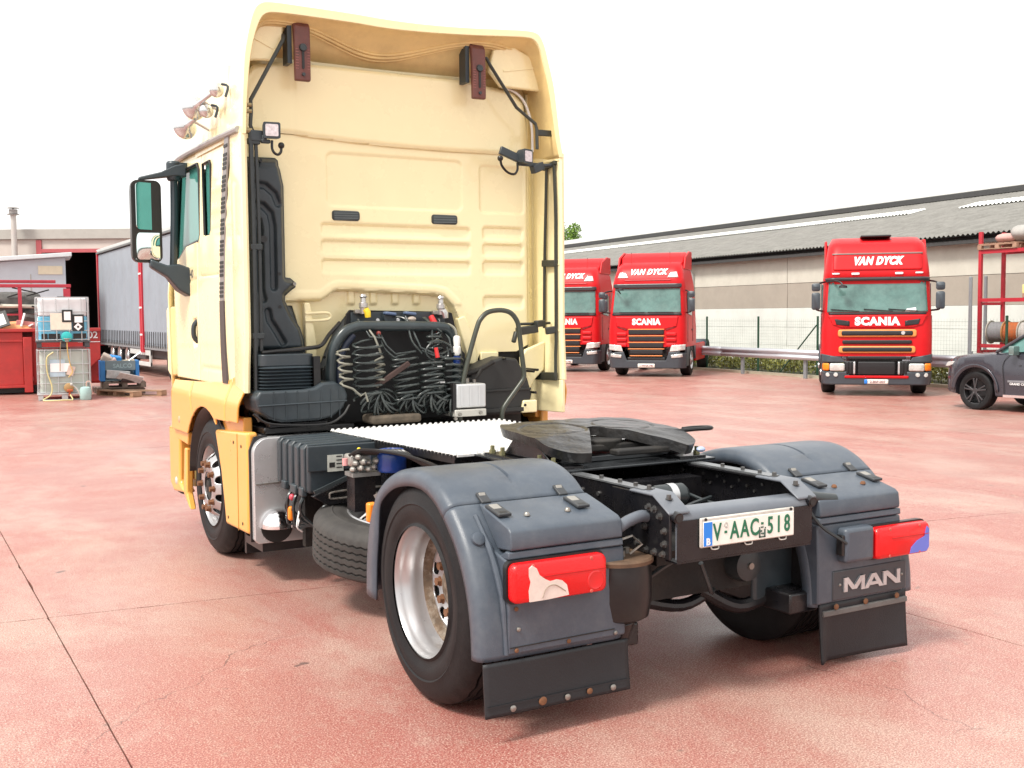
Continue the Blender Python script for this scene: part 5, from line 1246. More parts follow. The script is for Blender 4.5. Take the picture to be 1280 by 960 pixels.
# tail lamps
def lamp(F, x0, x1, z0, z1, broken):
    L = empty('tail_lamp'); L.parent = T
    mb = MB(); mb.loft([[(x, y, z) for x, z in rrect(x0+i, x1-i, z0+i, z1-i, .028, 4)] for y, i in ((-.60, .0), (-.655, .0), (-.667, .004), (-.673, .012))]); l = mb.obj('lamp_lens', REDL, L, ang=50)
    mb = MB(); P = rrect(x0-.008, x1+.008, z0-.008, z1+.008, .03, 4); mb.loft([[(x, y, z) for x, z in P] for y in (-.60, -.63)]); mb.obj('lamp_housing', BLACK, L)
    mb = MB(); mb.bar((x0+.1, -.6745, (z0+z1)/2+.02), (x1-.01, -.6745, (z0+z1)/2+.02), .003, .003); mb.obj('lens_seam', M('lens_dark', (.45, .005, .005), .3), L)
    for x in (x0+.09, x1-.08):
        for z in (z0+.012, z1-.012): mb = MB(); mb.lathe([(-.672, .009), (-.676, .006), (-.676, .0005)], (x, 0, z), 'y', 8); mb.obj('lens_screw', M('lens_screw', (.5, .08, .06), .4), L)
    mb = MB()
    cx, cz = (x1-.06, z0+.055)
    if broken == 'white':
        mb.lathe([(-.673, .04), (-.676, .036), (-.674, .026), (-.674, .0005)], (cx, 0, cz), 'y', 24); mb.obj('lens_ring', M('lens_deep', (.62, .006, .008), .2, coat=.5), L)
    mb = MB()
    if broken == 'white':
        P = [(x0+.07, z1-.018), (x0+.085, z1-.008), (x0+.105, z1-.022), (x0+.118, z1-.05), (x0+.145, z1-.07), (x0+.17, z1-.082), (x0+.20, z1-.078), (x0+.225, z1-.085), (x0+.247, z1-.105), (x0+.257, z0+.012), (x0+.16, z0+.006), (x0+.072, z0+.006), (x0+.069, z0+.05), (x0+.078, z0+.085), (x0+.07, z0+.11)]
        mb.prism(P, 'y', -.6775, -.66); b = mb.obj('broken_lens', WHL, L)
        mb = MB(); mb.tube([(x0+.13, -.678, z0+.015), (x0+.15, -.679, z0+.055), (x0+.19, -.679, z0+.062), (x0+.24, -.678, z0+.03)], .0022, 5, 4); mb.obj('bulb_rim', M('bulb_rim', (.35, .28, .22), .5), L)
    else:
        P = [(x1-.012, z1-.035), (x1-.03, z1-.02), (x1-.045, z1-.07), (x1-.10, z1-.088), (x1-.14, z0+.04), (x1-.15, z0+.010), (x1-.03, z0+.010), (x1-.012, z0+.03)]
        mb.prism(P, 'y', -.6755, -.66); mb.obj('broken_lens', BLUEL, L)
    return L
lamp(FL, -1.145, -.695, .577, .737, 'white')
lamp(FR, .895, 1.275, .515, .672, 'blue')
pb('lamp_mount', GREYP, .690, .886, -.668, -.60, .520, .690, par=FR, bevel=.02, seg=3)
pb('mount_clip', BLACK, .672, .690, -.66, -.62, .56, .66, par=FR, bevel=.004)
# badge panel on the right fender
bp_ = pb('badge_plate', M('badge_dark', (.045, .05, .058), .4, var=.15), .655, 1.165, -.619, -.606, .335, .480, par=T, bevel=.006)
LM = M('badge_silver', (.55, .55, .56), .35, metal=.6, var=.15, vscale=20)
def strokes(mb, x, z, h, w_, segs, t):
    for (a, b), (c, d) in segs:
        p = Vector((x+a*w_, -.626, z+b*h)); q = Vector((x+c*w_, -.626, z+d*h)); dx = (q-p).normalized(); nrm = Vector((dx.z, 0, -dx.x))*t/2
        horiz = abs(dx.z) < .1
        if horiz: pts = [p+nrm, q+nrm, q-nrm, p-nrm]
        else: hx = Vector((t/2/max(.3, abs(dx.z)), 0, 0)); pts = [p+hx, q+hx, q-hx, p-hx]
        mb.prism([(v.x, v.z) for v in pts], 'y', -.627, -.618)
for nm, x, w_, segs in (('M', .735, .115, (((0, 0), (0, 1)), ((0, 1), (.5, .12)), ((.5, .12), (1, 1)), ((1, 1), (1, 0)))), ('A', .875, .105, (((0, 0), (.5, 1)), ((.5, 1), (1, 0)), ((.2, .30), (.8, .30)))), ('N', 1.005, .095, (((0, 0), (0, 1)), ((0, 1), (1, 0)), ((1, 0), (1, 1))))):
    for sg in segs:
        mb = MB(); strokes(mb, x, .372, .070, w_, (sg,), .023 if nm != 'A' or sg[0][1] != .30 else .016)
        off_ = .0006*segs.index(sg); mb.v = [(a, b-off_, c) for a, b, c in mb.v]; mb.obj('badge_letter', LM, bp_)
for x in (.70, 1.13): dot(FR, x, -.619, .41, BOLT, .007)
# mud flaps
def flap(x0, x1, z0, z1, curl, F):
    mb = MB()
    def fn(u, v):
        x = x0+(x1-x0)*u; z = z1+(z0-z1)*v
        y = -.598-.012*v*v-.004*sin(5*u+2*v)
        if curl: y += -.05*max(0, .12-u)/.12*v+.04*v*(1-u)
        if curl == 0: y -= .006*sin(pi*u)*v
        return (x, y, z)
    mb.grid(fn, 28, 14); return mb.obj('mud_flap', FLAP, F, solid=.011, ang=60)
fl = flap(-1.245, -.540, .118, .334, 0, T)
for i, (x, m_) in enumerate(((-1.12, BOLT), (-.98, RUST), (-.86, BOLT), (-.75, RUST), (-.63, BOLT))): 
    d = dot(fl, x, -.618, .142+.006*(i % 2), m_, .013 if i != 1 else .018)
mb = MB(); mb.bar((-1.24, -.620, .163), (-.545, -.620, .165), .003, .006); mb.obj('flap_crease', FLAP, fl)
fl2 = flap(.585, 1.185, .035, .325, 1, T)
for x in (.68, .88, 1.10): dot(FR, x, -.618, .305, RUST, .014)
mb = MB(); mb.box(.60, 1.18, -.616, -.598, .262, .290); mb.obj('flap_strip', M('flap_strip', (.12, .115, .11), .6, var=.3), FR, bevel=.004)
# side marker lamp at fender front
pb('side_marker', ORNG, -1.215, -1.165, .645, .69, .70, .80, bevel=.012)

# ---------------------------------------------------------------- silver silencer, battery box, air filter unit
mb = MB()
def sil(y0, y1, z0, z1, r=.10, nm='silencer_box'):
    mb = MB(); P = [(-.45, z0), (-1.13, z0)]+[(-1.15, z0+.02)]+[(-1.15+r-r*cos(pi/2*k/8), z1-r+r*sin(pi/2*k/8)) for k in range(9)]+[(-.45, z1)]
    mb.prism(P, 'y', y0, y1); return mb.obj(nm, STEEL, T, bevel=.004, ang=40)
mb = MB(); P = [(-.45, .27), (-1.225, .27), (-1.247, .295)]+[(-1.247+.10-.10*cos(pi/2*k/8), .95-.10+.10*sin(pi/2*k/8)) for k in range(9)]+[(-.45, .95)]
mb.prism(P, 'y', 2.475, 2.535); mb.prism([(-.45, .275), (-1.17, .275), (-1.17, .86), (-1.12, .945), (-.45, .945)], 'y', 2.536, 2.84); mb.v = mb.v[:]; mb.obj('silencer_box', STEEL, T, bevel=.004, ang=40)
mb = MB(); mb.prism([(-1.10, .262), (-1.258, .275), (-1.258, .87), (-1.225, .955), (-1.15, .965), (-1.10, .92)], 'y', 2.537, 2.557); mb.obj('silencer_trim', BLACK, T, bevel=.003)
pb('silencer_base', BLACK, -1.20, -.45, 2.48, 2.86, .215, .268)
mb = MB(); mb.bar((-1.235, 2.472, .655), (-.85, 2.472, .665), .006, .008); mb.obj('silencer_seam', BOLT, T)
pb('silencer_end_cap', BLACK, -1.165, -.5, 2.845, 2.88, .24, .955, bevel=.01)
# chrome tailpipe scoop
ex = empty('tailpipe'); ex.parent = T
mb = MB(); mb.sph((-1.105, 2.455, .385), .108, 28, (1.0, .95, 1.0)); 
mb.f = [f for f in mb.f if sum(mb.v[i][2] for i in f)/len(f) > .375]; mb.obj('tailpipe_cover', CHROME, ex, ang=60)
mb = MB(); mb.lathe([(2.474, .105), (2.468, .105), (2.468, .001)], (-1.105, 0, .375), 'y', 24); mb.obj('tailpipe_bore', PRINTK, ex)
# battery box with ribs
bb = pb('battery_box', DKPL, -1.10, -.42, 1.87, 2.468, .665, .945, bevel=.02, seg=3)
for k in range(5):
    y = 1.90+.114*k
    mb = MB(); P = rrect(.655, .958, 0, 1, .02)
    mb.prism([(-1.113, .675), (-1.113, .935), (-1.09, .962), (-.45, .972), (-.45, .93), (-1.05, .93), (-1.05, .675)], 'y', y, y+.062); mb.obj('box_rib', DKPL, bb, bevel=.008, seg=2)
pb('box_lid_edge', DKPL, -1.108, -.43, 1.845, 1.868, .80, .955, par=bb, bevel=.006)
lb2 = pb('warning_sticker', M('sticker_pale', (.42, .44, .40), .5, var=.2, vscale=30), -.985, -.885, 1.840, 1.8445, .795, .895)
mb = MB()
for k in range(4): mb.box(-.93, -.895, 1.8385, 1.8397, .815+.022*k, .822+.022*k)
mb.box(-.975, -.94, 1.8385, 1.8397, .82, .85); mb.obj('sticker_print', PRINTK, lb2)
mb = MB(); mb.prism([(-1.10, .66), (-.55, .86), (-.45, .86), (-.45, .60), (-1.0, .60)], 'y', 1.80, 1.84); mb.obj('box_bracket', CHASS, T, bevel=.006)
mb = MB(); mb.bar((-1.09, 1.79, .685), (-.60, 1.79, .865), .02, .02); mb.obj('bracket_rib', TUBE, T)
mb = MB(); mb.tube([(-1.0, 1.78, .66), (-.97, 1.78, .68), (-.72, 1.78, .69), (-.60, 1.78, .68)], .006, 6, 4); mb.tube([(-1.0, 1.78, .66), (-.97, 1.78, .64), (-.72, 1.78, .65), (-.60, 1.78, .66)], .006, 6, 4); mb.obj('wire_clip', BOLT, T)
# latches and couplings under the box
for ya_, yb_ in ((2.04, 2.14), (1.91, 1.98), (2.24, 2.31)): pb('box_latch', DKPL, -1.125, -1.09, ya_, yb_, .645, .70, bevel=.008)
mb = MB(); mb.tube([(-1.04, 2.47, .79), (-1.045, 2.40, .79)], [.03, .024], 10); mb.sph((-1.045, 2.39, .79), .03, 10); mb.obj('isolator_knob', REDK, T)
mb = MB(); mb.sph((-1.115, 2.12, .615), .022, 10); mb.obj('isolator_knob', M('pink_red', (.50, .06, .09), .4), T)
pb('side_marker', ORNG, -1.125, -1.085, 2.16, 2.20, .46, .55, bevel=.014)
mb = MB()
for k in range(9):
    y = 1.95+.04*k; mb.tube([(-1.08, y, .66), (-1.13+.02*(k % 3), y-.02, .60), (-1.10, y+.03, .52-.03*(k % 4)), (-1.02, y, .44)], .009, 5, 4)
mb.obj('cable_bundle', TUBE, T)
mb = MB(); mb.tube([(-1.12, 1.98, .55), (-1.14, 1.97, .46), (-1.10, 1.99, .42)], .005, 6, 3); mb.tube([(-1.10, 2.03, .50), (-1.12, 2.02, .45)], .006, 6); mb.obj('pale_connector', PRINTW, T)
mb = MB(); mb.tube([(-1.0, 1.86, .58), (-1.06, 1.80, .52), (-1.07, 1.79, .44)], .016, 8, 3); mb.obj('pale_strap', M('strap_grey', (.40, .43, .44), .5), T)
pb('spare_carrier', ENGINE, -.98, -.4, 2.28, 2.34, .26, .66); pb('hanger_bracket', CHASS, -.66, -.56, 1.70, 1.80, .58, .85)
# valve block and blue filter
vb = pb('valve_block', M('cast_alloy', (.40, .39, .36), .5, metal=.6, var=.3, vscale=20), -.97, -.84, 1.50, 1.62, .86, .93, bevel=.014)
rv = random.Random(4)
for k in range(9):
    x = -.965+.042*(k % 4)+.012*(k//4); z = .85+.036*(k//4)+.008*(k % 2); mb = MB(); mb.sph((x, 1.485-.012*(k % 3), z), .019+.004*(k % 2), 8, (1, 1.2, .85)); mb.obj('valve_port', MATS['cast_alloy'], vb)
pb('valve_bracket', M('bracket_grey', (.22, .22, .21), .5, metal=.3), -.97, -.80, 1.47, 1.60, .805, .828); pb('valve_post', CHASS, -.95, -.82, 1.5, 1.62, .60, .80)
mb = MB(); mb.cyl((-1.005, 1.50, .875), (-1.005, 1.50, .915), .016, 10); mb.obj('pink_cap', M('pink_cap', (.65, .30, .30), .5), vb)
mb = MB(); mb.sph((-.90, 1.55, .955), .012, 8); mb.obj('yellow_cap', YELK, vb)
mb = MB(); mb.lathe([(.80, .075), (.815, .085), (.90, .085), (.915, .08), (.93, .07), (.93, .001)], (-.735, 1.46, .025), 'z', 24); mb.obj('filter_canister', BLUEK, T)
mb = MB()
for k in range(6):
    a = .035*k; mb.tube([(-.98+a*.6, 1.50, .93), (-.93+a, 1.44, .965-.006*k), (-.82+a*.6, 1.34, .955), (-.68+a*.4, 1.22, .92-.012*k), (-.58, .95, .86)], .009, 6, 5)
mb.obj('air_pipe', BLACK, T)
mb = MB(); mb.bar((-.88, 1.36, .69), (-.66, 1.22, .83), .004, .05); mb.bar((-.86, 1.20, .62), (-.62, 1.12, .76), .02, .03); mb.obj('strap_plate', BOLT, T); pb('rusty_bracket', RUST, -.72, -.62, 1.12, 1.2, .66, .74)
# right hand fuel tank and side cover (hidden side)
pb('fuel_tank', ALU, .50, 1.18, .95, 2.5, .30, .90, bevel=.08, seg=4)
# ================================================================ the cab
YB = 2.92
# ---- pressed steel back wall
BACK = [(-1.16, 2.96), (1.06, 2.96), (1.06, 1.50), (.945, 1.445), (.635, 1.445), (.61, 1.40), (.607, 1.35), (.53, 1.35), (.50, 1.42), (.40, 1.66), (.33, 1.74), (-.40, 1.74), (-.50, 1.62), (-.565, 1.49), (-.60, 1.40), (-.64, 1.36), (-.73, 1.38), (-.74, 1.60), (-.80, 1.80), (-1.16, 1.82)]
sdb = sdpoly(BACK)
NICHE = [(-.87, 1.30), (-.87, 1.838), (-.615, 1.842), (-.575, 1.865), (-.52, 1.905), (-.48, 1.915), (.25, 1.885), (.33, 1.870), (.41, 1.80), (.455, 1.70), (.50, 1.55), (.55, 1.43), (.56, 1.30)]
sdn = sdpoly(NICHE)
PANELS = []
def back_h(x, z):
    h = 0.
    # big blind window and small one
    for x0, x1, z0, z1, r, dep in ((-.555, .487, 2.495, 2.855, .04, .012), (.645, 1.022, 2.495, 2.835, .03, .010)):
        d = sdrr(x, z, x0, x1, z0, z1, r); h += dep*sst(.012, -.004, d)
    # stepped ribs: each recess deepest at its upper edge
    for x0, x1, rows_ in ((-.605, .555, ((2.285, 2.372), (2.155, 2.255), (2.02, 2.122))), (.665, 1.012, ((2.29, 2.385), (2.165, 2.258), (2.025, 2.13), (1.765, 1.865)))):
        for z0, z1 in rows_:
            d = sdrr(x, z, x0, x1, z0, z1, .025)
            t = sst(.008, -.012, d); slope = .25+.75*max(0, min(1, (z-z0)/(z1-z0)))
            h += .027*t*slope
    # lower niche behind the hoses
    h += .075*sst(-.002, .011, sdn(x, z))
    dn = sdn(x, z); 
    h -= .006*sst(.03, .016, abs(dn+.035))*(1 if z > 1.8 else 0)
    for px in (-.37, -.20, -.03, .14):
        if 1.74 < z < 1.90 and sdn(x, z) > .01: h -= .018*sst(.03, .02, abs(x-px))*sst(1.80, 1.82, z)
    # corner turning forward
    h += .10*sst(1.035, 1.08, x)**2
    return h
mb = MB(); mb.mask(-1.165, 1.065, 250, 1.345, 2.965, 190, sdb, lambda x, z: (x, YB+back_h(x, z), z))
bw = mb.obj('cab_rear_wall', CREAM, T, ang=50, recalc=False, solid=.006)
mb = MB(); mb.prism([(1.062, 2.926), (1.15, 3.01), (1.20, 3.01), (1.20, 3.03), (1.14, 3.03), (1.055, 2.946)], 'z', 1.46, 3.40); mb.obj('rear_corner_post', CREAM, T, bevel=.004)
mb = MB(); mb.prism([(-1.20, 3.02), (-1.15, 2.935), (-1.14, 2.95), (-1.19, 3.03)], 'z', 1.30, 3.40); mb.obj('rear_corner_post', CREAM, T)
# black holes and bolt bosses
for x, z in ((-.70, 1.72), (.545, 1.59), (-.60, 1.44)):
    mb = MB(); mb.cyl((x, YB-.004, z), (x, YB+.01, z), .010, 10); mb.obj('plug_hole', PRINTK, bw)
# tube loops pressed at the left leg
mb = MB(); mb.tube([(-.735, 2.91, 1.745), (-.60, 2.885, 1.75), (-.565, 2.885, 1.735), (-.565, 2.885, 1.715), (-.60, 2.885, 1.70), (-.735, 2.91, 1.695)], .011, 8, 4); mb.obj('grab_loop', CREAM, T)
mb = MB(); mb.prism([(-.74, 1.82), (-.70, 1.82), (-.655, 1.55), (-.655, 1.40), (-.735, 1.40), (-.735, 1.6)], 'y', YB-.012, YB+.05); mb.obj('rear_leg', CREAM, T, bevel=.008)
mb = MB(); mb.prism([(.44, 1.70), (.50, 1.72), (.56, 1.60), (.60, 1.45), (.60, 1.36), (.535, 1.36), (.50, 1.48)], 'y', YB-.012, YB+.05); mb.obj('rear_leg', CREAM, T, bevel=.008)
# air vents
VENT = M('vent_grey', (.12, .145, .15), .4, var=.1)
for x0, x1 in ((-.525, -.322), (.240, .448)):
    mb = MB(); mb.loft([[(x, y, z) for x, z in rrect(x0+i, x1-i, 2.392+i, 2.460-i, .02, 4)] for y, i in ((YB+.004, -.002), (YB-.010, .0), (YB-.014, .006))]); v = mb.obj('air_vent', M('vent_frame', (.03, .035, .036), .5), T)
    for k in range(5):
        mb = MB(); z = 2.402+.0118*k; mb.bar((x0+.012, YB-.0155, z-.003), (x1-.012, YB-.0155, z+.006), .005, .006); mb.obj('vent_slat', VENT, v)
# upper panel
UP = [(-1.15, 2.95), (-1.14, 3.30), (-1.06, 3.40), (-.79, 3.437), (-.125, 3.439), (.54, 3.442), (.915, 3.40), (1.02, 3.32), (1.07, 3.15), (1.085, 2.94), (.85, 2.93), (.37, 2.922), (-.13, 2.926), (-.40, 2.936), (-.67, 2.949), (-.80, 2.962), (-.92, 2.962)]
sdu = sdpoly(UP)
def up_y(x, z):
    e = sst(.03, .0, sdu(x, z)); return YB-.030+.02*e*e+.006*sst(.008, .0, abs(x+.80))+.05*sst(.98, 1.09, x)
mb = MB(); mb.mask(-1.155, 1.09, 150, 2.91, 3.455, 50, sdu, lambda x, z: (x, up_y(x, z), z)); mb.obj('upper_rear_panel', CREAM, T, solid=.012, recalc=False, ang=50)
mb = MB(); mb.tube([(.80, 2.885, 3.43), (.93, 2.86, 3.385), (1.02, 2.87, 3.30), (1.07, 2.875, 3.15), (1.08, 2.88, 2.96)], .010, 8, 5); mb.obj('panel_edge_seal', WHITE, T)
# ---- outer side walls
def side(s):
    P = [(4.88, 1.25), (4.88, 2.10), (4.60, 2.96), (2.94, 2.96), (2.94, 1.25)]
    win = [(4.60, 2.17), (4.44, 2.19), (4.22, 2.27), (3.83, 2.29), (3.80, 2.33), (3.80, 2.80), (3.85, 2.85), (4.40, 2.85), (4.62, 2.17)]
    win2 = [(3.68, 2.31), (3.52, 2.31), (3.49, 2.34), (3.47, 2.80), (3.50, 2.83), (3.69, 2.83)]
    f0, f1, f2 = sdpoly(P), sdpoly(win), sdpoly(win2)
    def sd(y, z): return min(f0(y, z), -f1(y, z), -f2(y, z))
    def fn(y, z):
        x = 1.222-.02*((z-1.9)/1.0)**2-.10*sst(4.55, 4.9, y)**2
        g = 0
        for d in (abs(y-3.86-.06*sst(1.6, 1.25, z)) if z < 2.3 else 9, abs(z-2.02) if 3.25 < y < 3.80 else 9, abs(z-1.36) if 3.2 < y < 3.80 else 9, abs(z-(2.0-.02*(y-4.2))) if y > 3.9 else 9, abs(y-3.76) if z > 2.25 else 9):
            g = max(g, sst(.016, .004, d))
        if 3.2 < y < 3.85 and 1.36 < z < 2.02: x += .006
        for zz in (2.62, 2.48, 2.36): 
            if y < 3.45: x += .006*sst(.05, .0, abs(z-zz))
        dh = sdrr(y, z, 3.93, 4.06, 1.50, 1.72, .04); x -= .03*sst(.004, -.02, dh)
        return (s*(x-.008*g), y, z)
    mb = MB(); mb.mask(2.935, 4.885, 130, 1.245, 2.965, 115, sd, fn); w_ = mb.obj('cab_side_wall', CREAM, T, recalc=False, ang=50, solid=.006)
    mb = MB(); mb.prism(win, 'x', s*1.185, s*1.193); mb.obj('door_window', GLASS, w_)
    mb = MB(); mb.prism(win2, 'x', s*1.185, s*1.193); mb.obj('rear_side_window', GLASS, w_)
    mb = MB(); mb.tube([(s*1.213, y, z) for y, z in win[:-1]], .012, 6, closed=True); mb.tube([(s*1.213, y, z) for y, z in win2], .010, 6, closed=True); mb.obj('window_seal', BLACK, w_)
    mb = MB(); mb.prism([(3.95, 1.52), (4.045, 1.53), (4.05, 1.69), (3.96, 1.71)], 'x', s*1.186, s*1.200); h = mb.obj('handle_recess', PRINTK, w_)
    mb = MB(); mb.tube([(s*1.205, 3.985, 1.54), (s*1.235, 3.985, 1.58), (s*1.235, 3.985, 1.66), (s*1.205, 3.985, 1.70)], .018, 8, 3); mb.obj('door_handle', DKPL, w_)
    return w_
wl_ = side(-1); side(1)
tx = text_mb('18.440', .085, .003, .003, 0, 1.1); tx.xf(frame_mx((-1.2235, 4.13, 2.05), (0, -1, 0), (0, 0, 1))); tx.obj('model_lettering', BOLT, wl_)
# inside of the cab: dark liner, seat backs
pb('cab_floor', BLACK, -1.15, 1.15, 3.0, 4.85, 1.20, 1.30); pb('cab_liner', M('liner_grey', (.25, .26, .25), .8), -1.12, 1.12, 3.02, 3.06, 1.3, 2.9)
for x in (-.65, .65): pb('seat_back', M('seat_dark', (.05, .05, .055), .8), x-.25, x+.25, 3.55, 3.68, 1.8, 2.5, bevel=.05)
# front wall, windscreen, roof
mb = MB()
def fring(z):
    y = lerp([(.9, 5.06), (1.9, 5.06), (2.05, 5.02), (2.95, 4.72)], z); return [(-1.222+.02*((z-1.9))**2, y-.20, z), (-1.14, y-.06, z), (-.9, y, z), (0, y+.04, z), (.9, y, z), (1.14, y-.06, z), (1.222-.02*((z-1.9))**2, y-.20, z)]
mb.loft([fring(z) for z in (1.0, 1.4, 1.9, 2.05)], caps=False, closed=False); mb.obj('cab_front', CREAM, T, solid=.01)
mb = MB(); mb.loft([fring(z) for z in (2.055, 2.4, 2.7, 2.93)], caps=False, closed=False); mb.obj('windscreen', GLASS, T, solid=.006)
# high roof with closed rear
def rring(z, i, yf, hw_):
    P = []
    for k in range(13):
        a = pi*(-.5+k/12); P.append((hw_*max(-1, min(1, 1.12*sin(a))), yf-.35*(1-abs(cos(a))**.7), z))
    return P+[(hw_, 3.0, z), (-hw_, 3.0, z)]
mb = MB(); mb.loft([rring(z, 0, yf, h) for z, yf, h in ((2.962, 4.80, 1.215), (3.1, 4.82, 1.20), (3.25, 4.72, 1.175), (3.40, 4.50, 1.14), (3.52, 4.20, 1.09), (3.60, 3.90, 1.03), (3.63, 3.6, .95))]); mb.obj('high_roof', CREAM, T, ang=45)
mb = MB(); mb.tube([(-1.228, 2.72, 2.935), (-1.225, 3.4, 2.95), (-1.222, 4.3, 2.955), (-1.20, 4.62, 2.935)], .022, 8, 4); mb.obj('drip_rail', M('drip_rail_grey', (.40, .40, .40), .35, metal=.4), T)
mb = MB(); mb.tube([(1.228, 2.72, 2.935), (1.222, 4.3, 2.955), (1.20, 4.62, 2.935)], .022, 8, 4); mb.obj('drip_rail', MATS['drip_rail_grey'], T)
# ---- rear roof deflector: a hollow shell open to the rear
RIML = [(-1.219, 2.90), (-1.213, 3.05), (-1.205, 3.19), (-1.19, 3.40), (-1.16, 3.56), (-1.125, 3.68), (-1.08, 3.735), (-1.0, 3.752), (-.80, 3.752), (-.45, 3.748), (-.2, 3.740), (.1, 3.742), (.45, 3.76), (.75, 3.785), (.93, 3.795), (1.01, 3.775), (1.055, 3.70), (1.085, 3.60), (1.135, 3.41), (1.165, 3.2), (1.19, 3.02), (1.215, 2.90)]
RIMI = [(-1.192, 2.90), (-1.186, 3.05), (-1.176, 3.19), (-1.155, 3.38), (-1.125, 3.52), (-1.085, 3.63), (-1.045, 3.675), (-.98, 3.690), (-.80, 3.693), (-.45, 3.690), (-.2, 3.682), (.1, 3.690), (.45, 3.712), (.75, 3.738), (.90, 3.748), (.97, 3.735), (1.015, 3.675), (1.045, 3.58), (1.095, 3.40), (1.13, 3.2), (1.158, 3.02), (1.185, 2.90)]
def shell_ring(tab, y, dz, sx):
    P = catmull([(x, 0, z) for x, z in tab], 4); return [(p.x*sx, y, 2.9+(p.z-2.9)*dz) for p in P]
mb = MB(); mb.loft([shell_ring(RIMI, 2.668, 1, 1), shell_ring(RIMI, 2.655, 1.002, 1.003), shell_ring(RIML, 2.655, .999, .999), shell_ring(RIML, 2.672, 1, 1.0), shell_ring(RIML, 3.0, .985, 1.0), shell_ring(RIML, 3.4, .93, .997), shell_ring(RIML, 3.9, .86, .995)], caps=False, closed=False); mb.obj('roof_deflector', CREAM, T, ang=40)
# inner ceiling of the shell, with its pressed wave bead
def ceil(u, v):
    P = catmull([(x, 0, z) for x, z in RIMI], 4); q_ = u*(len(P)-1); i = min(len(P)-2, int(q_)); p = P[i].lerp(P[i+1], q_-i)
    top = sst(3.3, 3.6, p.z)
    y = 2.668+(.36)*v; z = p.z-(p.z-3.40)*top*(.80*v**1.6)
    wv = .60+.20*cos(2*pi*(p.x+.22)/1.55) if top > .5 else 2.
    bead = .030*(sst(.075, .035, abs(v-wv))-.75*sst(.035, .012, abs(v-wv)))
    return (p.x*(1-.015*v), y, z)
mb = MB(); mb.grid(ceil, 84, 110); mb.obj('deflector_ceiling', M('shaded_cream_inner', (.80, .62, .29), .5, var=.08, vscale=5, dirt=(.36, .24, .11), damt=.4, dscale=3), T, recalc=False, ang=50, solid=.006)  # shade inside the shell is put into this darker, yellower cream
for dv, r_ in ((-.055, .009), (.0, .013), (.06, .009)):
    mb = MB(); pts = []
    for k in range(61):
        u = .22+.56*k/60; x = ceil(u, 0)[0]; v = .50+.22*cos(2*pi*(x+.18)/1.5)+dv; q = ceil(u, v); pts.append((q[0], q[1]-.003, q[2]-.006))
    mb.tube(pts, r_, 8); mb.obj('ceiling_bead', MATS['shaded_cream_inner'], T)
# closing cheeks in the shell corners
mb = MB(); mb.prism([(.66, 3.51), (.70, 3.67), (.86, 3.71), (1.075, 3.625), (1.125, 3.46), (1.13, 3.40), (.76, 3.405)], 'y', 2.79, 2.83); ck = mb.obj('deflector_cheek', CREAM, T, bevel=.012, seg=3)
mb = MB(); mb.bar((.78, 2.788, 3.52), (1.09, 2.788, 3.575), .008, .012); mb.obj('cheek_crease', CREAM, ck)
mb = MB(); mb.prism([(.70, 3.66), (.82, 3.42), (.86, 3.40), (1.06, 3.36), (1.06, 3.40), (.86, 3.44), (.73, 3.66)], 'y', 2.76, 2.80); 
mb = MB(); mb.prism([(-1.13, 3.60), (-.96, 3.70), (-.885, 3.67), (-.895, 3.56), (-.945, 3.415), (-1.09, 3.405), (-1.165, 3.38)], 'y', 2.79, 2.83); ck = mb.obj('deflector_cheek', CREAM, T, bevel=.012, seg=3)
mb = MB(); mb.bar((-1.12, 2.788, 3.56), (-.96, 2.788, 3.49), .008, .012); mb.obj('cheek_crease', CREAM, ck)
for x, x2 in ((-.783, -.78), (.541, .542)):
    b = empty('deflector_bracket'); b.parent = T
    mb = MB(); mb.loft([[(xx, y, z) for xx, y in rrect(x-w_, x+w_, yy-.02, yy+.02, .012, 3)] for z, yy, w_ in ((3.285, 2.735, .052), (3.30, 2.733, .054), (3.5, 2.735, .055), (3.64, 2.745, .057), (3.68, 2.78, .058))]); p_ = mb.obj('bracket_plate', BROWNRED, b, bevel=.006)
    mb = MB(); mb.prism(rrect(x-.008, x+.008, 3.36, 3.50, .008, 4), 'y', 2.708, 2.7145); mb.obj('bracket_slot', PRINTK, b)
    mb = MB(); mb.lathe([(2.70, .001), (2.70, .022), (2.706, .026), (2.713, .027)], (x, 0, 3.50), 'y', 12); mb.obj('bracket_bolt', TUBE, b)
    mb = MB(); mb.cyl((x, 2.70, 3.325), (x, 2.713, 3.325), .012, 8); mb.obj('bracket_bolt', TUBE, b)
    mb = MB()
    for k in range(8): mb.box(x-.05, x-.03, 2.712, 2.7145, 3.36+.018*k, 3.364+.018*k); mb.box(x+.03, x+.05, 2.712, 2.7145, 3.36+.018*k, 3.364+.018*k)
    mb.obj('bracket_scale', M('scale_mark', (.30, .12, .10), .6), b)
    mb = MB(); mb.box(x-.09, x-.06, 2.76, 2.86, 3.40, 3.66); mb.obj('bracket_arm', DKPL, b)
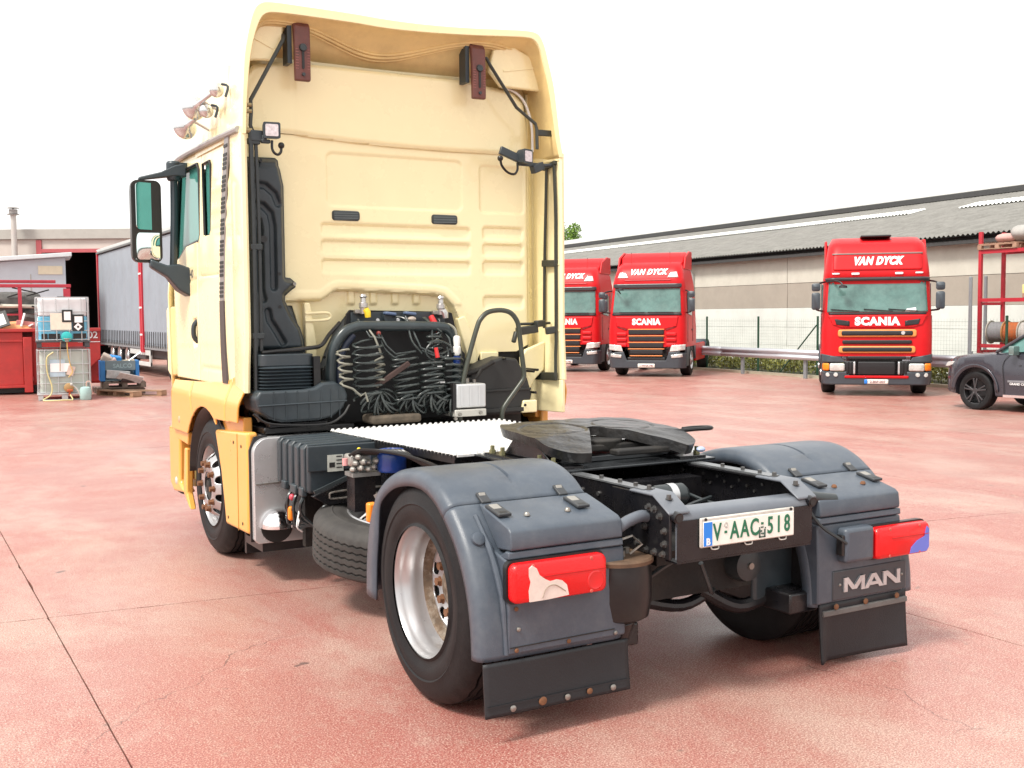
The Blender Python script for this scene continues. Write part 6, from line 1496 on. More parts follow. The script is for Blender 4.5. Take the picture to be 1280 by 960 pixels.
# ---- side extenders
def extender(s):
    e = empty('side_extender'); e.parent = T
    zs = [1.23, 1.38, 1.60, 1.88, 2.10, 2.36, 2.60, 2.86, 2.93]
    mb = MB()
    rings = []
    for z in zs:
        fl_ = .014*sst(1.6, 1.25, z); yb = 2.665
        rings.append([(s*(1.225+fl_), yb, z), (s*(1.205+fl_), yb-.006, z), (s*(1.188+fl_), yb+.006, z), (s*1.17, yb+.20, z), (s*1.155, yb+.37, z), (s*1.20, yb+.37, z), (s*1.226, yb+.26, z)])
    mb.loft(rings); mb.obj('extender_skin', CREAM, e, ang=35)
    if s > 0:
        for z in (1.60, 2.10, 2.88, 3.10):
            mb = MB(); mb.bar((1.186, 2.672, z), (1.168, 2.86, z+.004), .006, .006); mb.obj('extender_seam', CREAM, e)
        mb = MB(); mb.loft([[(x, y, z) for x, y in ((1.23, 2.67), (1.20, 2.665), (1.155, 2.86), (1.10, 3.0), (1.14, 3.02), (1.225, 2.9))] for z in (.98, 1.226)]); mb.obj('extender_foot', CREAM, e, bevel=.006)
    return e
extender(-1); extender(1)
# upper side strips between extender and shell: the grille with black slots on the left
GS = M('grille_strip', (.24, .225, .22), .45, var=.12); GSD = M('grille_strip_dark', (.055, .042, .038), .45, var=.12)
def strip_y(z): return lerp([(1.26, 3.17), (1.5, 3.20), (1.8, 3.205), (2.2, 3.16), (2.6, 3.08), (2.92, 2.99)], z)
st = empty('grille_strip'); st.parent = T
mb = MB(); mb.loft([[(-1.222, strip_y(z)-.055, z), (-1.232, strip_y(z)-.05, z), (-1.232, strip_y(z)+.05, z), (-1.222, strip_y(z)+.055, z)] for z in [1.84+.09*k for k in range(13)]]); mb.obj('strip_body', GS, st)
mb = MB(); mb.loft([[(-1.222, strip_y(z)-.062, z), (-1.233, strip_y(z)-.055, z), (-1.233, strip_y(z)+.055, z), (-1.222, strip_y(z)+.062, z)] for z in [1.27+.071*k for k in range(9)]]); mb.obj('strip_body', GSD, st)
for k in range(36):
    z = 1.87+.0285*k
    if k % 5 == 4: continue
    mb = MB(); y = strip_y(z); mb.box(-1.236, -1.2325, y-.045, y+.045, z-.0095, z+.0095); mb.obj('strip_slot', PRINTK, st)
# ---- yellow lower skirt, wheel arch, bumper corner
def low(P, x0, x1, nm, **k):
    mb = MB(); mb.prism(P, 'x', -x0, -x1); return mb.obj(nm, OCHRE, T, bevel=.014, seg=3, **k)
arch = [(FWY+.64*cos(a), .50+.60*sin(a)) for a in [pi*k/16 for k in range(16, -1, -1)]]
for s in (-1, 1):
    skp = [(4.86, 1.22), (4.0, 1.24), (3.2, 1.275), (2.66, 1.36), (2.72, 1.03), (3.30, 1.015)]
    # skirt with bulging section
    poly = [(4.90, .84), (4.90, 1.22), (3.9, 1.245), (3.2, 1.275), (2.665, 1.375), (2.74, 1.03), (3.28, 1.015), (3.32, 1.0)]+[(y, z) for y, z in [(FWY+.61*cos(a), .50+.58*sin(a)) for a in [pi*k/20 for k in range(14, 2, -1)]] if z > .84]+[(4.19, .84)]
    sdk = sdpoly(poly)
    def fnk(y, z): 
        b = .055*sst(1.30, 1.12, z)+.012*sst(1.0, .9, z)*0; fr_ = .10*sst(4.6, 4.92, y)
        g = .008*sst(.014, .004, abs(y-(4.02-.45*(1.2-z) if z > 1.0 else 9)))+.008*sst(.012, .004, abs(y-3.02))
        return (s*(1.215+b-fr_-g), y, z)
    mb = MB(); mb.mask(2.65, 4.905, 120, .835, 1.38, 46, sdk, fnk); mb.obj('cab_skirt', OCHRE, T, recalc=False, solid=.012, ang=50)
    mb = MB(); mb.grid(lambda u, v: (s*(.80+.44*v), FWY+.605*cos(pi*(.02+.96*u)), .50+.575*sin(pi*(.02+.96*u))), 24, 2); mb.obj('wheel_arch_liner', BLACK, T, solid=.008)
    # panel behind the wheel
    pan_ = [(3.36, .935), (2.56, .985), (2.585, .315), (3.12, .30), (3.16, .46), (3.22, .66)]
    if s > 0: pan_ = [(max(y, 2.96), z) for y, z in pan_[:2]]+[(2.97, .315)]+pan_[3:]
    mb = MB(); mb.prism(pan_, 'x', s*1.19, s*1.262); sp = mb.obj('side_panel', OCHRE, T, bevel=.022, seg=4)
    mb = MB(); mb.bar((s*1.2625, 2.80 if s < 0 else 3.1, .31), (s*1.2625, 2.79 if s < 0 else 3.1, .955), .004, .008); mb.obj('panel_seam', M('seam_ochre', (.35, .17, .03), .6), sp)
    for y, z in (((2.70, .88), (2.88, .89), (2.70, .37), (3.05, .36)) if s < 0 else ((3.02, .88), (3.05, .36))):
        mb = MB(); mb.cyl((s*1.262, y, z), (s*1.265, y, z), .011, 8); mb.obj('panel_bolt', PRINTK, sp)
    mb = MB(); mb.prism([(3.30, .90), (2.78 if s < 0 else 3.0, .92), (2.78 if s < 0 else 3.0, 1.06), (3.28, 1.04)], 'x', s*1.16, s*1.222); mb.obj('panel_neck', OCHRE, T, bevel=.008)
    # bumper corner
    mb = MB(); mb.prism([(4.92, .36), (4.92, .835), (4.56, .835), (4.56, .72), (4.60, .40), (4.42, .335), (4.80, .30)], 'x', s*1.14, s*1.235); mb.obj('bumper_corner', OCHRE, T, bevel=.02, seg=3)
    mb = MB(); mb.prism([(4.555, .835), (4.19, .835), (4.22, .74), (4.555, .76)], 'x', s*1.18, s*1.25); mb.obj('step_edge', OCHRE, T, bevel=.008)
    mb = MB(); mb.prism([(4.56, .42), (4.56, .83), (4.2, .83), (4.2, .46)], 'x', s*.90, s*1.12); mb.obj('step_well', M('step_well_olive', (.20, .15, .05), .7, var=.2), T)
    mb = MB(); mb.prism([(4.47, .335), (4.40, .70), (4.33, .70), (4.36, .34), (4.26, .22)], 'x', s*1.18, s*1.235); mb.obj('step_post', OCHRE, T, bevel=.012)
    mb = MB(); mb.prism([(4.25, .40), (4.6, .36), (4.6, .41), (4.25, .46)], 'x', s*.95, s*1.15); mb.obj('step_tread', DKPL, T)
    mb = MB(); mb.tube([(s*1.20, 4.95, .52), (s*1.205, 4.93, .40), (s*1.18, 4.85, .30), (s*1.1, 4.8, .27)], .02, 8, 3); mb.obj('bumper_trim', BLACK, T)
    mb = MB(); mb.sph((s*1.225, 4.70, .40), .04, 10, (.5, 1.2, 1)); mb.obj('fog_lamp', HLG, T)
    mb = MB(); mb.sph((s*1.272, 4.36, .93), .03, 10, (.4, 1, 1)); mb.obj('side_repeater', M('repeater_pink', (.75, .35, .22), .3), T)
    mb = MB(); mb.prism([(4.86, 1.10), (4.80, 1.10), (4.80, .86), (4.86, .86)], 'x', s*1.165, s*1.17); mb.obj('lamp_recess', M('olive_recess', (.35, .22, .05), .6), T)
    pb('wheel_stay', BLACK, *sorted((s*.9, s*1.15)), 3.02, 3.06, .1, .45)
mb = MB(); mb.box(-1.1, 1.1, 4.88, 5.0, .35, 1.1); mb.obj('front_bumper', OCHRE, T, bevel=.03)
# silver strip at the front corner with black slot
mb = MB(); mb.prism([(4.86, 1.82), (4.95, 1.80), (4.95, 1.28), (4.86, 1.24)], 'x', -1.14, -1.225); ap = mb.obj('corner_deflector', CREAM, T, bevel=.02)
# ---- mirror
mir_ = empty('wing_mirror'); mir_.parent = T
def slab(P, y0, y1, mat, nm, par, r=.0):
    mb = MB(); mb.loft([[(x, y, z) for x, z in P] for y in (y0, y1)]); return mb.obj(nm, mat, par, bevel=r, seg=3, ang=50)
MY = 4.20
hx0, hx1 = -1.622, -1.402
H = [(x+(.012 if z > 2.5 else 0)*0, z) for x, z in rrect(hx0, hx1, 2.14, 2.755, .05, 5)]
mb = MB(); mb.loft([[(x, MY, z) for x, z in H], [(x, MY+.05, z) for x, z in H], [((x+1.51)*.86-1.51, MY+.15, (z-2.44)*.9+2.44) for x, z in H], [((x+1.51)*.6-1.51, MY+.19, (z-2.44)*.75+2.44) for x, z in H]]); hs_ = mb.obj('mirror_housing', BLACK, mir_, ang=50)
RYM = Matrix.Rotation(radians(-16), 4, 'Z')
def mglass(x0, x1, z0, z1, nm, tiltz):
    mb = MB(); P = rrect(-(x1-x0)/2, (x1-x0)/2, -(z1-z0)/2, (z1-z0)/2, .03, 5); mb.prism(P, 'y', -.004, .004)
    mb.xf(Matrix.Translation(((x0+x1)/2, MY-.012, (z0+z1)/2))@Matrix.Rotation(tiltz, 4, 'Z')); return mb.obj(nm, MIRR, mir_)
mglass(-1.600, -1.424, 2.385, 2.735, 'mirror_glass', radians(19))
mb = MB(); mb.grid(lambda u, v: (-1.512+.086*(2*u-1), MY-.012-.024*(1-(2*u-1)**2)*(1-(2*v-1)**2)-.012*(2*u-1), 2.262+.10*(2*v-1)), 24, 24); mb.obj('mirror_glass', MIRR, mir_, ang=80)
mb = MB(); mb.prism(rrect(-1.606, -1.418, 2.156, 2.742, .04, 5), 'y', MY-.004, MY-.001); mb.obj('mirror_backing', PRINTK, mir_)
ARM = M('mirror_arm_dark', (.03, .045, .055), .4, var=.1)
mb = MB(); mb.loft([[(x, y, z) for y, z in ((MY+.02-w_, zc-h), (MY+.02+w_, zc-h), (MY+.02+w_, zc+h), (MY+.02-w_, zc+h))] for x, zc, w_, h in ((-1.56, 2.765, .03, .012), (-1.40, 2.80, .04, .022), (-1.30, 2.835, .06, .04), (-1.22, 2.84, .07, .05))]); mb.obj('mirror_arm', ARM, mir_, bevel=.008)
mb = MB(); mb.lathe([(2.76, .045), (2.79, .055), (2.90, .055), (2.91, .04)], (-1.30, MY+.02, 0), 'z', 16, True); mb.box(-1.34, -1.20, MY-.02, MY+.06, 2.84, 2.90); mb.obj('arm_joint', ARM, mir_, bevel=.01)
mb = MB(); mb.tube([(-1.30, MY+.02, 2.80), (-1.305, MY+.02, 2.5), (-1.32, MY+.02, 2.1), (-1.32, MY+.02, 2.02)], .028, 10, 3); mb.obj('mirror_pole', ARM, mir_)
mb = MB(); mb.loft([[(x, y, z) for y, z in ((MY-w_, zc-h), (MY+w_, zc-h), (MY+w_, zc+h), (MY-w_, zc+h))] for x, zc, w_, h in ((-1.50, 2.135, .04, .03), (-1.38, 2.075, .06, .045), (-1.30, 2.03, .08, .10), (-1.215, 1.99, .09, .11))]); mb.obj('mirror_arm', ARM, mir_, bevel=.012)
mb = MB(); mb.box(1.30, 1.60, MY, MY+.15, 2.14, 2.75); mb.obj('wing_mirror', BLACK, T, bevel=.04)
HORNM = M('horn_silver', (.60, .61, .62), .16, metal=.8, var=.08)
# ---- horns on the roof side
for (xx, yy, zz, lb_) in ((-1.345, 3.65, 3.075, 1), (-1.335, 3.42, 3.175, 2)):
    h = empty('air_horn'); h.parent = T
    fwd = Vector((-.10, .42, -.09)).normalized(); p0 = Vector((xx+.065, yy-.36, zz+.065)); p1 = Vector((xx, yy, zz))
    ax_ = (p1-p0).normalized(); pts = [p0, p0+ax_*.12, p0+ax_*.20, p1-ax_*.075, p1-ax_*.065, p1-ax_*.045, p1-ax_*.02, p1]
    mb = MB(); mb.tube(pts, [.012, .013, .014, .022, .042, .066, .082, .087], 24); mb.obj('horn_bell', HORNM, h, ang=60)
    mb = MB(); mb.sph(tuple(p0), .050, 16, (1, .8, 1)); mb.obj('horn_drum', HORNM, h, ang=60)
    mb = MB(); mb.tube([tuple(p0+Vector((.02, -.06, .03))), tuple(p0+Vector((.05, -.10, .01))), tuple(p0+Vector((.03, -.11, -.06)))], .009, 6, 3); mb.obj('horn_bracket', DKPL, h)
    mb = MB(); mb.cyl(tuple(p0+(p1-p0)*.6), tuple(p0+(p1-p0)*.6+Vector((.12, .0, -.06))), .010, 6); mb.obj('horn_foot', ALU, h)
# ---- intake duct on the left of the back wall
DUCT = [(-1.185, 2.73), (-1.17, 2.785), (-.935, 2.79), (-.915, 2.775), (-.905, 2.70), (-.885, 2.60), (-.885, 1.99), (-.85, 1.985), (-.815, 1.955), (-.815, 1.925), (-.85, 1.90), (-.89, 1.865), (-.89, 1.83), (-.85, 1.74), (-.79, 1.65), (-.765, 1.57), (-.757, 1.48), (-1.185, 1.48)]
sdd = sdpoly(DUCT)
def seg_d(x, z, pts):
    return min((lambda ax, az, bx_, bz: (lambda t: sqrt((x-ax-t*(bx_-ax))**2+(z-az-t*(bz-az))**2))(max(0, min(1, ((x-ax)*(bx_-ax)+(z-az)*(bz-az))/((bx_-ax)**2+(bz-az)**2)))))(*pts[i], *pts[i+1]) for i in range(len(pts)-1))
ch1 = [(-1.10, 2.60), (-1.03, 2.59), (-.97, 2.54), (-.945, 2.475)]
ch2 = [(-1.10, 2.47), (-1.05, 2.46), (-1.0, 2.41), (-.985, 2.33), (-.985, 1.92)]
ch3 = [(-1.085, 2.36), (-1.075, 2.30), (-1.075, 1.90), (-1.06, 1.84)]
ch4 = [(-1.03, 1.76), (-1.02, 1.70), (-.97, 1.62), (-.93, 1.55)]
def duct_y(x, z):
    e = max(0, sdd(x, z)); y = 2.80+.07*(1-sst(0, .05, e))
    for ch, dp in ((ch1, .030), (ch2, .032), (ch3, .022), (ch4, .028)):
        y += dp*sst(.032, .012, seg_d(x, z, ch))
    y += .02*sst(2.70, 2.74, z)
    return y
mb = MB(); mb.mask(-1.19, -.75, 90, 1.475, 2.795, 240, sdd, lambda x, z: (x, duct_y(x, z), z)); du = mb.obj('intake_duct', DKPL, T, recalc=False, ang=55, solid=.006)
for x, z in ((-1.06, 2.755), (-1.09, 2.655), (-.95, 2.01), (-.845, 1.945), (-.95, 1.79), (-1.05, 2.24)):
    mb = MB(); mb.cyl((x, 2.795, z), (x, 2.83, z), .012 if z != 2.24 else .024, 10); mb.obj('duct_bolt', BLACK if z != 1.945 else BOLT, du)
be = empty('bellows'); be.parent = T
mb = MB(); mb.loft([[(x, y, z) for x, y in rrect(-1.145, -.775, 2.62, 2.86, .05, 4)] for z in (1.40, 1.478)]); mb.obj('bellows_collar', DKPL, be, bevel=.006)
mb = MB(); rr2 = []
for k in range(15):
    z = 1.245+.011*k; i = .0 if k % 2 else .02
    rr2.append([(x, y, z) for x, y in rrect(-1.145+i, -.775-i, 2.60+i, 2.86-i, .05, 4)])
mb.loft(rr2); mb.obj('bellows_fold', DKPL, be, ang=20)
pb('bellows_clip', BLACK, -.79, -.745, 2.6, 2.66, 1.24, 1.46)
# air filter box
AF = [(-1.20, 1.20), (-1.17, 1.245), (-.88, 1.245), (-.80, 1.255), (-.745, 1.285), (-.66, 1.29), (-.59, 1.25), (-.565, 1.19), (-.60, 1.11), (-.68, 1.055), (-.78, 1.035), (-1.03, 1.035), (-1.11, 1.06), (-1.18, 1.11)]
mb = MB(); mb.prism(AF, 'y', 2.56, 2.88); af = mb.obj('air_filter_box', DKPL, T, bevel=.018, seg=3)
mb = MB(); mb.tube([(-1.19, 2.555, 1.15), (-.58, 2.555, 1.16)], .006, 5); 
for x in (-1.08, -1.0, -.92, -.84, -.76, -.69, -.63): mb.bar((x, 2.558, 1.05), (x, 2.558, 1.24), .006, .005)
mb.obj('box_seam', DKPL, af)
mb = MB(); mb.tube([(-1.22, 2.552, 1.10), (-1.1, 2.54, 1.03), (-.75, 2.54, 1.01), (-.62, 2.545, 1.06), (-.56, 2.56, 1.13)], .008, 6, 5); mb.obj('box_strap', BLACK, af)
pb('silencer_top', BLACK, -1.13, -.5, 2.62, 2.9, .957, 1.0, bevel=.01); pb('box_tray', CHASS, -1.10, -.7, 2.60, 2.7, 1.002, 1.03, bevel=.006)
# vertical rods on both sides
mb = MB(); mb.tube([(-1.155, 2.69, 2.92), (-1.15, 2.69, 2.2), (-1.155, 2.69, 1.3), (-1.15, 2.70, 1.10), (-1.13, 2.70, 1.04)], .017, 8, 3); mb.obj('grab_rod', TUBE, T); mb = MB(); mb.tube([(-1.12, 2.70, 2.90), (-1.11, 2.70, 2.3), (-1.112, 2.70, 1.5)], .013, 8, 3); mb.obj('grab_rod', TUBE, T)
for z in (2.86, 2.18, 1.60, 1.12): pb('rod_clamp', TUBE, -1.175, -1.095, 2.675, 2.715, z-.02, z+.02, bevel=.006)
mb = MB(); mb.tube([(-1.12, 2.66, 1.49), (-1.0, 2.65, 1.50), (-.80, 2.66, 1.515), (-.70, 2.70, 1.53), (-.62, 2.76, 1.60), (-.52, 2.82, 1.68)], .014, 8, 4); mb.obj('support_rod', BLACK, T)
RB = M('rod_dark', (.028, .03, .024), .4, var=.1)
mb = MB(); mb.tube([(1.155, 2.80, 2.84), (1.150, 2.83, 2.1), (1.150, 2.84, 1.62)], .012, 8, 0); mb.obj('grab_rod', RB, T)
mb = MB(); mb.tube([(1.165, 2.71, 2.86), (1.168, 2.70, 2.60), (1.172, 2.70, 2.45), (1.170, 2.70, 2.1), (1.170, 2.70, 1.52), (1.164, 2.70, 1.42), (1.164, 2.70, 1.25)], .013, 8, 0); mb.obj('grab_rod', RB, T)
for a_, b_, c_, d_ in (((1.170, 2.69, 2.11), (1.150, 2.85, 2.115), .035, .05), ((1.164, 2.69, 1.255), (1.135, 2.95, 1.25), .03, .06), ((1.168, 2.69, 2.865), (1.152, 2.84, 2.83), .03, .03)):
    mb = MB(); mb.bar(a_, b_, c_, d_); mb.obj('rod_bracket', RB, T, bevel=.004)
mb = MB(); mb.bar((.83, 2.70, 1.60), (1.02, 2.74, 1.62), .05, .06); mb.bar((.82, 2.70, 1.60), (.79, 2.69, 1.52), .03, .03); mb.bar((1.0, 2.72, 1.655), (1.10, 2.76, 1.66), .04, .05); mb.bar((1.10, 2.74, 1.60), (1.17, 2.71, 1.61), .05, .055); mb.bar((.86, 2.72, 1.655), (1.17, 2.78, 1.66), .015, .02); mb.obj('cab_latch', RB, T, bevel=.01)
# struts to the deflector
mb = MB(); mb.tube([(-.90, 2.76, 3.58), (-.91, 2.74, 3.54), (-1.14, 2.72, 3.13), (-1.145, 2.70, 3.05), (-1.155, 2.69, 2.96), (-1.135, 2.69, 2.91)], .013, 8, 0); mb.obj('deflector_strut', RB, T)
mb = MB(); mb.tube([(.56, 2.76, 3.59), (.615, 2.745, 3.585), (.64, 2.74, 3.54), (.855, 2.73, 3.25), (1.005, 2.71, 3.14), (1.010, 2.70, 3.10), (1.0, 2.68, 2.95)], .013, 8, 0); mb.obj('deflector_strut', RB, T)
mb = MB(); mb.bar((1.01, 2.70, 3.075), (1.165, 2.72, 3.08), .02, .045); mb.obj('strut_bracket', RB, T, bevel=.004)
for z_, r_ in ((3.09, .014), (3.05, .014), (2.925, .02)):
    mb = MB(); mb.cyl((-1.145, 2.69, z_), (-1.20, 2.70, z_), r_, 8); mb.obj('strut_bolt', M('brass_bolt', (.35, .28, .15), .45, metal=.6), T)
# work lamps with cable tails
LGL = M('work_lamp_glass', (.62, .55, .56), .1, var=.35, vscale=45, coat=.6, metal=.2)
def work_lamp(cx, cy, cz, rz, w_, h, tail, nm='work_lamp'):
    L = empty(nm); L.parent = T
    Mx = Matrix.Translation((cx, cy, cz))@Matrix.Rotation(rz, 4, 'Z')
    mb = MB(); mb.loft([[(x, y, z) for x, z in rrect(-w_+i, w_-i, -h+i, h-i, .012, 3)] for y, i in ((-.03, .0), (.03, .004), (.06, .02))]); mb.xf(Mx); mb.obj('lamp_body', DKPL, L, ang=50)
    mb = MB(); mb.prism(rrect(-w_*.74, w_*.74, -h*.74, h*.74, .008, 3), 'y', -.034, -.029); mb.xf(Mx); g = mb.obj('lamp_glass', LGL, L)
    mb = MB(); mb.prism(rrect(-w_, w_, -h, h, .012, 3), 'y', -.0345, -.0302); 
    mb = MB(); mb.tube(tail, .009, 8, 5); mb.sph(tail[-1], .022, 10); mb.obj('lamp_cable', BLACK, L)
    return L
work_lamp(-1.028, 2.66, 2.930, radians(-8), .056, .052, [(-1.02, 2.67, 2.87), (-1.022, 2.665, 2.82), (-1.01, 2.66, 2.79), (-.985, 2.66, 2.78), (-.965, 2.66, 2.80), (-.962, 2.66, 2.84)])
work_lamp(.885, 2.66, 2.885, radians(22), .055, .052, [(.83, 2.68, 2.84), (.83, 2.68, 2.79), (.80, 2.675, 2.755), (.74, 2.67, 2.765), (.69, 2.665, 2.81), (.675, 2.66, 2.86)])
mb = MB(); mb.box(-1.16, -1.08, 2.67, 2.71, 2.86, 2.93); mb.box(-1.09, -1.03, 2.665, 2.70, 2.85, 2.875); mb.cyl((-1.07, 2.68, 2.86), (-1.07, 2.68, 2.90), .02, 8); mb.obj('lamp_bracket', DKPL, T, bevel=.006)
mb = MB(); mb.bar((.69, 2.69, 2.925), (.87, 2.68, 2.86), .03, .06); mb.bar((.85, 2.69, 2.835), (1.15, 2.76, 2.845), .02, .03); mb.bar((.98, 2.72, 2.80), (1.08, 2.74, 2.84), .05, .06); mb.cyl((1.08, 2.74, 2.84), (1.17, 2.72, 2.85), .015, 8); mb.obj('lamp_bracket', DKPL, T, bevel=.008)
# ---- black plate, hose carrier and coupling hoses
HP = [(-.64, .98), (-.64, 1.355), (-.595, 1.40), (-.575, 1.47), (-.525, 1.59), (-.47, 1.66), (-.455, 1.74), (-.43, 1.768), (.33, 1.752), (.365, 1.74), (.385, 1.66), (.40, 1.62), (.41, 1.55), (.45, 1.46), (.47, 1.44), (.47, .98)]
mb = MB(); mb.prism(HP, 'y', 2.85, 2.875); mb.obj('rear_plate', M('plate_matt_black', (.008, .008, .009), .7, var=.3), T, bevel=.003)
pb('engine_tunnel', ENGINE, -.72, .50, 2.98, 4.2, .68, 1.36); pb('gearbox_top', ENGINE, -.42, .42, 2.2, 2.9, .62, .93, bevel=.04); pb('tunnel_side', ENGINE, .45, 1.0, 2.95, 3.3, .7, 1.45); pb('tunnel_side', ENGINE, -1.12, -.68, 2.99, 3.1, 1.0, 1.5)
pb('grimy_bracket', M('grimy_brown', (.09, .07, .05), .85, var=.5, vscale=10, bump=.4), -.42, -.05, 2.50, 2.70, .99, 1.05, bevel=.02)
mb = MB(); mb.tube([(-.63, 2.72, 1.22), (-.625, 2.72, 1.40), (-.60, 2.71, 1.52), (-.54, 2.70, 1.61), (-.46, 2.70, 1.648), (-.36, 2.70, 1.655), (.15, 2.70, 1.645), (.25, 2.70, 1.625), (.30, 2.70, 1.56), (.325, 2.70, 1.45), (.335, 2.72, 1.25)], .036, 16, 6); mb.obj('hose_carrier', M('carrier_tube', (.028, .04, .045), .32, var=.15, dirt=(.09, .10, .10), damt=.3), T)
mb = MB(); mb.tube([(-.56, 2.74, 1.20), (-.56, 2.74, 1.40), (-.52, 2.73, 1.52), (-.46, 2.72, 1.60)], .026, 12, 5); mb.obj('carrier_brace', M('carrier_blue', (.03, .04, .07), .35), T)
pb('coupling_panel', DKPL, -.43, .30, 2.835, 2.8495, 1.645, 1.75, bevel=.004)
rh2 = random.Random(9)
def coil(cx, cy, z0, z1, r, turns, sq=.55, drift=0., loose=0., tail0=None, tail1=None):
    P = list(tail0 or []); n = int(turns*14)
    for i in range(n+1):
        t = i/n; a = 2*pi*turns*t; k = 1+loose*sin(3*t*pi+cx*9); j = .006*sin(7.3*a+cx*20)
        P.append((cx+drift*t+r*k*cos(a)+j, cy+sq*r*sin(a)-.02*t, z0+(z1-z0)*t+.012*sin(a+1)*loose*2+.16*r*cos(a+.6+cx*3)))
    return P+list(tail1 or [])
def hose_obj(P, mat, r=.0085, nm='coiled_hose'):
    mb = MB(); mb.tube(P, r, 7, 0); return mb.obj(nm, mat, T, ang=80)
CY = 2.60
hose_obj(coil(-.40, CY, 1.56, 1.17, .108, 7.5, drift=-.01, tail0=[(-.40, 2.78, 1.70), (-.385, 2.70, 1.64), (-.37, 2.64, 1.58)]), HOSE)
hose_obj(coil(-.14, CY, 1.46, 1.14, .098, 7, drift=.02, loose=.06, tail0=[(-.27, 2.70, 1.60), (-.26, 2.62, 1.52), (-.20, 2.6, 1.46)]), HOSE)
hose_obj(coil(.06, CY-.02, 1.42, 1.15, .090, 6.5, drift=.01, loose=.05, tail0=[(-.04, 2.78, 1.72), (-.02, 2.68, 1.60), (.0, 2.62, 1.50)]), HOSE)
hose_obj(coil(.235, CY, 1.44, 1.12, .080, 7.5, drift=.01, tail0=[(.22, 2.72, 1.62), (.245, 2.66, 1.56), (.245, 2.62, 1.46)]), HOSE)
hose_obj(coil(.12, CY+.05, 1.60, 1.36, .05, 6, drift=.02, loose=.1, tail0=[(.12, 2.80, 1.71), (.13, 2.70, 1.66)]), HOSE)
# pale loose spirals
hose_obj([(-.36, 2.68, 1.63), (-.345, 2.62, 1.58), (-.32, 2.60, 1.50), (-.30, 2.6, 1.44)]+coil(-.335, CY-.03, 1.44, 1.25, .032, 3.6, drift=.0), HOSEG, .008)
hose_obj(coil(-.60, 2.56, 1.50, 1.27, .042, 4.6, drift=.02, sq=.8, tail1=[(-.55, 2.52, 1.24), (-.50, 2.50, 1.19), (-.47, 2.50, 1.21), (-.45, 2.5, 1.15)]), HOSEG, .008)
# splayed loops at the bottom of the bundles
for cx, n_, z0, R_ in ((-.33, 9, 1.20, .165), (-.09, 6, 1.17, .135), (.06, 7, 1.20, .145), (.21, 7, 1.15, .14)):
    for k in range(n_):
        a = -1.15+2.3*k/(n_-1)
        L_ = R_*(1+.15*sin(k*2.1)); wd = .030+.016*((k*7) % 3)/2
        P = []
        for i in range(17):
            b = 2*pi*i/16; u = L_*.5*(1-cos(b)); v = wd*sin(b)
            P.append((cx+u*sin(a)+v*cos(a), 2.555+.012*(k % 3)+.03*sin(b), z0-u*cos(a)*1.0+v*sin(a)))
        hose_obj(P, HOSE, .0085, 'hose_loop')
for pts in ([(-.12, 2.79, 1.72), (-.07, 2.72, 1.70), (-.06, 2.68, 1.62), (-.06, 2.62, 1.54), (.0, 2.60, 1.46)], [(.10, 2.79, 1.71), (.12, 2.70, 1.66), (.11, 2.66, 1.58), (.08, 2.60, 1.52)], [(-.30, 2.66, 1.60), (-.28, 2.6, 1.50), (-.20, 2.58, 1.43), (-.12, 2.58, 1.42)], [(.22, 2.78, 1.70), (.20, 2.70, 1.64), (.16, 2.64, 1.56)], [(.15, 2.60, 1.45), (.22, 2.58, 1.50), (.10, 2.58, 1.55), (.02, 2.58, 1.47), (.1, 2.58, 1.40), (.18, 2.58, 1.44)], [(0.0, 2.6, 1.48), (.1, 2.58, 1.44), (.19, 2.58, 1.43), (.2, 2.6, 1.5)]):
    mb = MB(); mb.tube(pts, .0075, 7, 6); mb.obj('air_line', HOSE, T)
# couplings
SIL = M('coupling_silver', (.52, .51, .50), .3, metal=.8, var=.2, vscale=30)
for x, z, cap in ((-.355, 1.80, YELK), (.245, 1.79, SIL)):
    c = empty('air_coupling'); c.parent = T
    mb = MB(); mb.lathe([(-.06, .022), (-.02, .026), (-.015, .032), (.015, .032), (.02, .022), (.05, .02), (.06, .028), (.075, .02), (.075, .001)], (x, 2.79, z), 'z', 14); mb.obj('coupling_body', SIL, c)
    mb = MB(); mb.tube([(x+.01, 2.775, z-.03), (x+.02, 2.765, z-.05), (x+.024, 2.765, z-.085)], [.024, .024, .02], 10); mb.obj('coupling_handle', cap, c)
    mb = MB(); mb.box(x-.06, x+.05, 2.79, 2.83, z-.06, z-.03); mb.obj('coupling_base', BOLT, c, bevel=.006)
BLC = M('cap_blue_grey', (.10, .15, .26), .4)
for x in (-.155, .0):
    c = empty('socket'); c.parent = T
    mb = MB(); mb.lathe([(-.045, .04), (.0, .045)], (x, 2.85, 1.715), 'y', 16, True); mb.obj('socket_body', DKPL, c)
    mb = MB(); mb.bar((x-.04, 2.80, 1.745), (x+.045, 2.80, 1.735), .06, .022); mb.obj('socket_cap', BLC, c, bevel=.008)
    if x > -.1: mb = MB(); mb.sph((x+.01, 2.785, 1.70), .03, 10, (1.2, .8, .7)); mb.obj('plug', M('plug_pale', (.45, .38, .32), .5), c)
    for dx in (-.075,): mb = MB(); mb.lathe([(2.828, .001), (2.828, .012), (2.835, .014)], (x+dx, 0, 1.695), 'y', 8); mb.obj('panel_screw', PRINTW, c)
mb = MB(); mb.tube([(.165, 2.79, 1.72), (.18, 2.76, 1.665), (.195, 2.74, 1.61)], [.020, .024, .018], 10); mb.obj('red_plug', REDK, T)
mb = MB(); mb.tube([(.095, 2.57, 1.50), (.105, 2.565, 1.43)], [.014, .016], 8); mb.obj('red_plug', REDK, T)
mb = MB(); mb.sph((-.29, 2.68, 1.605), .018, 8); mb.obj('red_plug', M('dark_red_plug', (.28, .05, .04), .5), T)
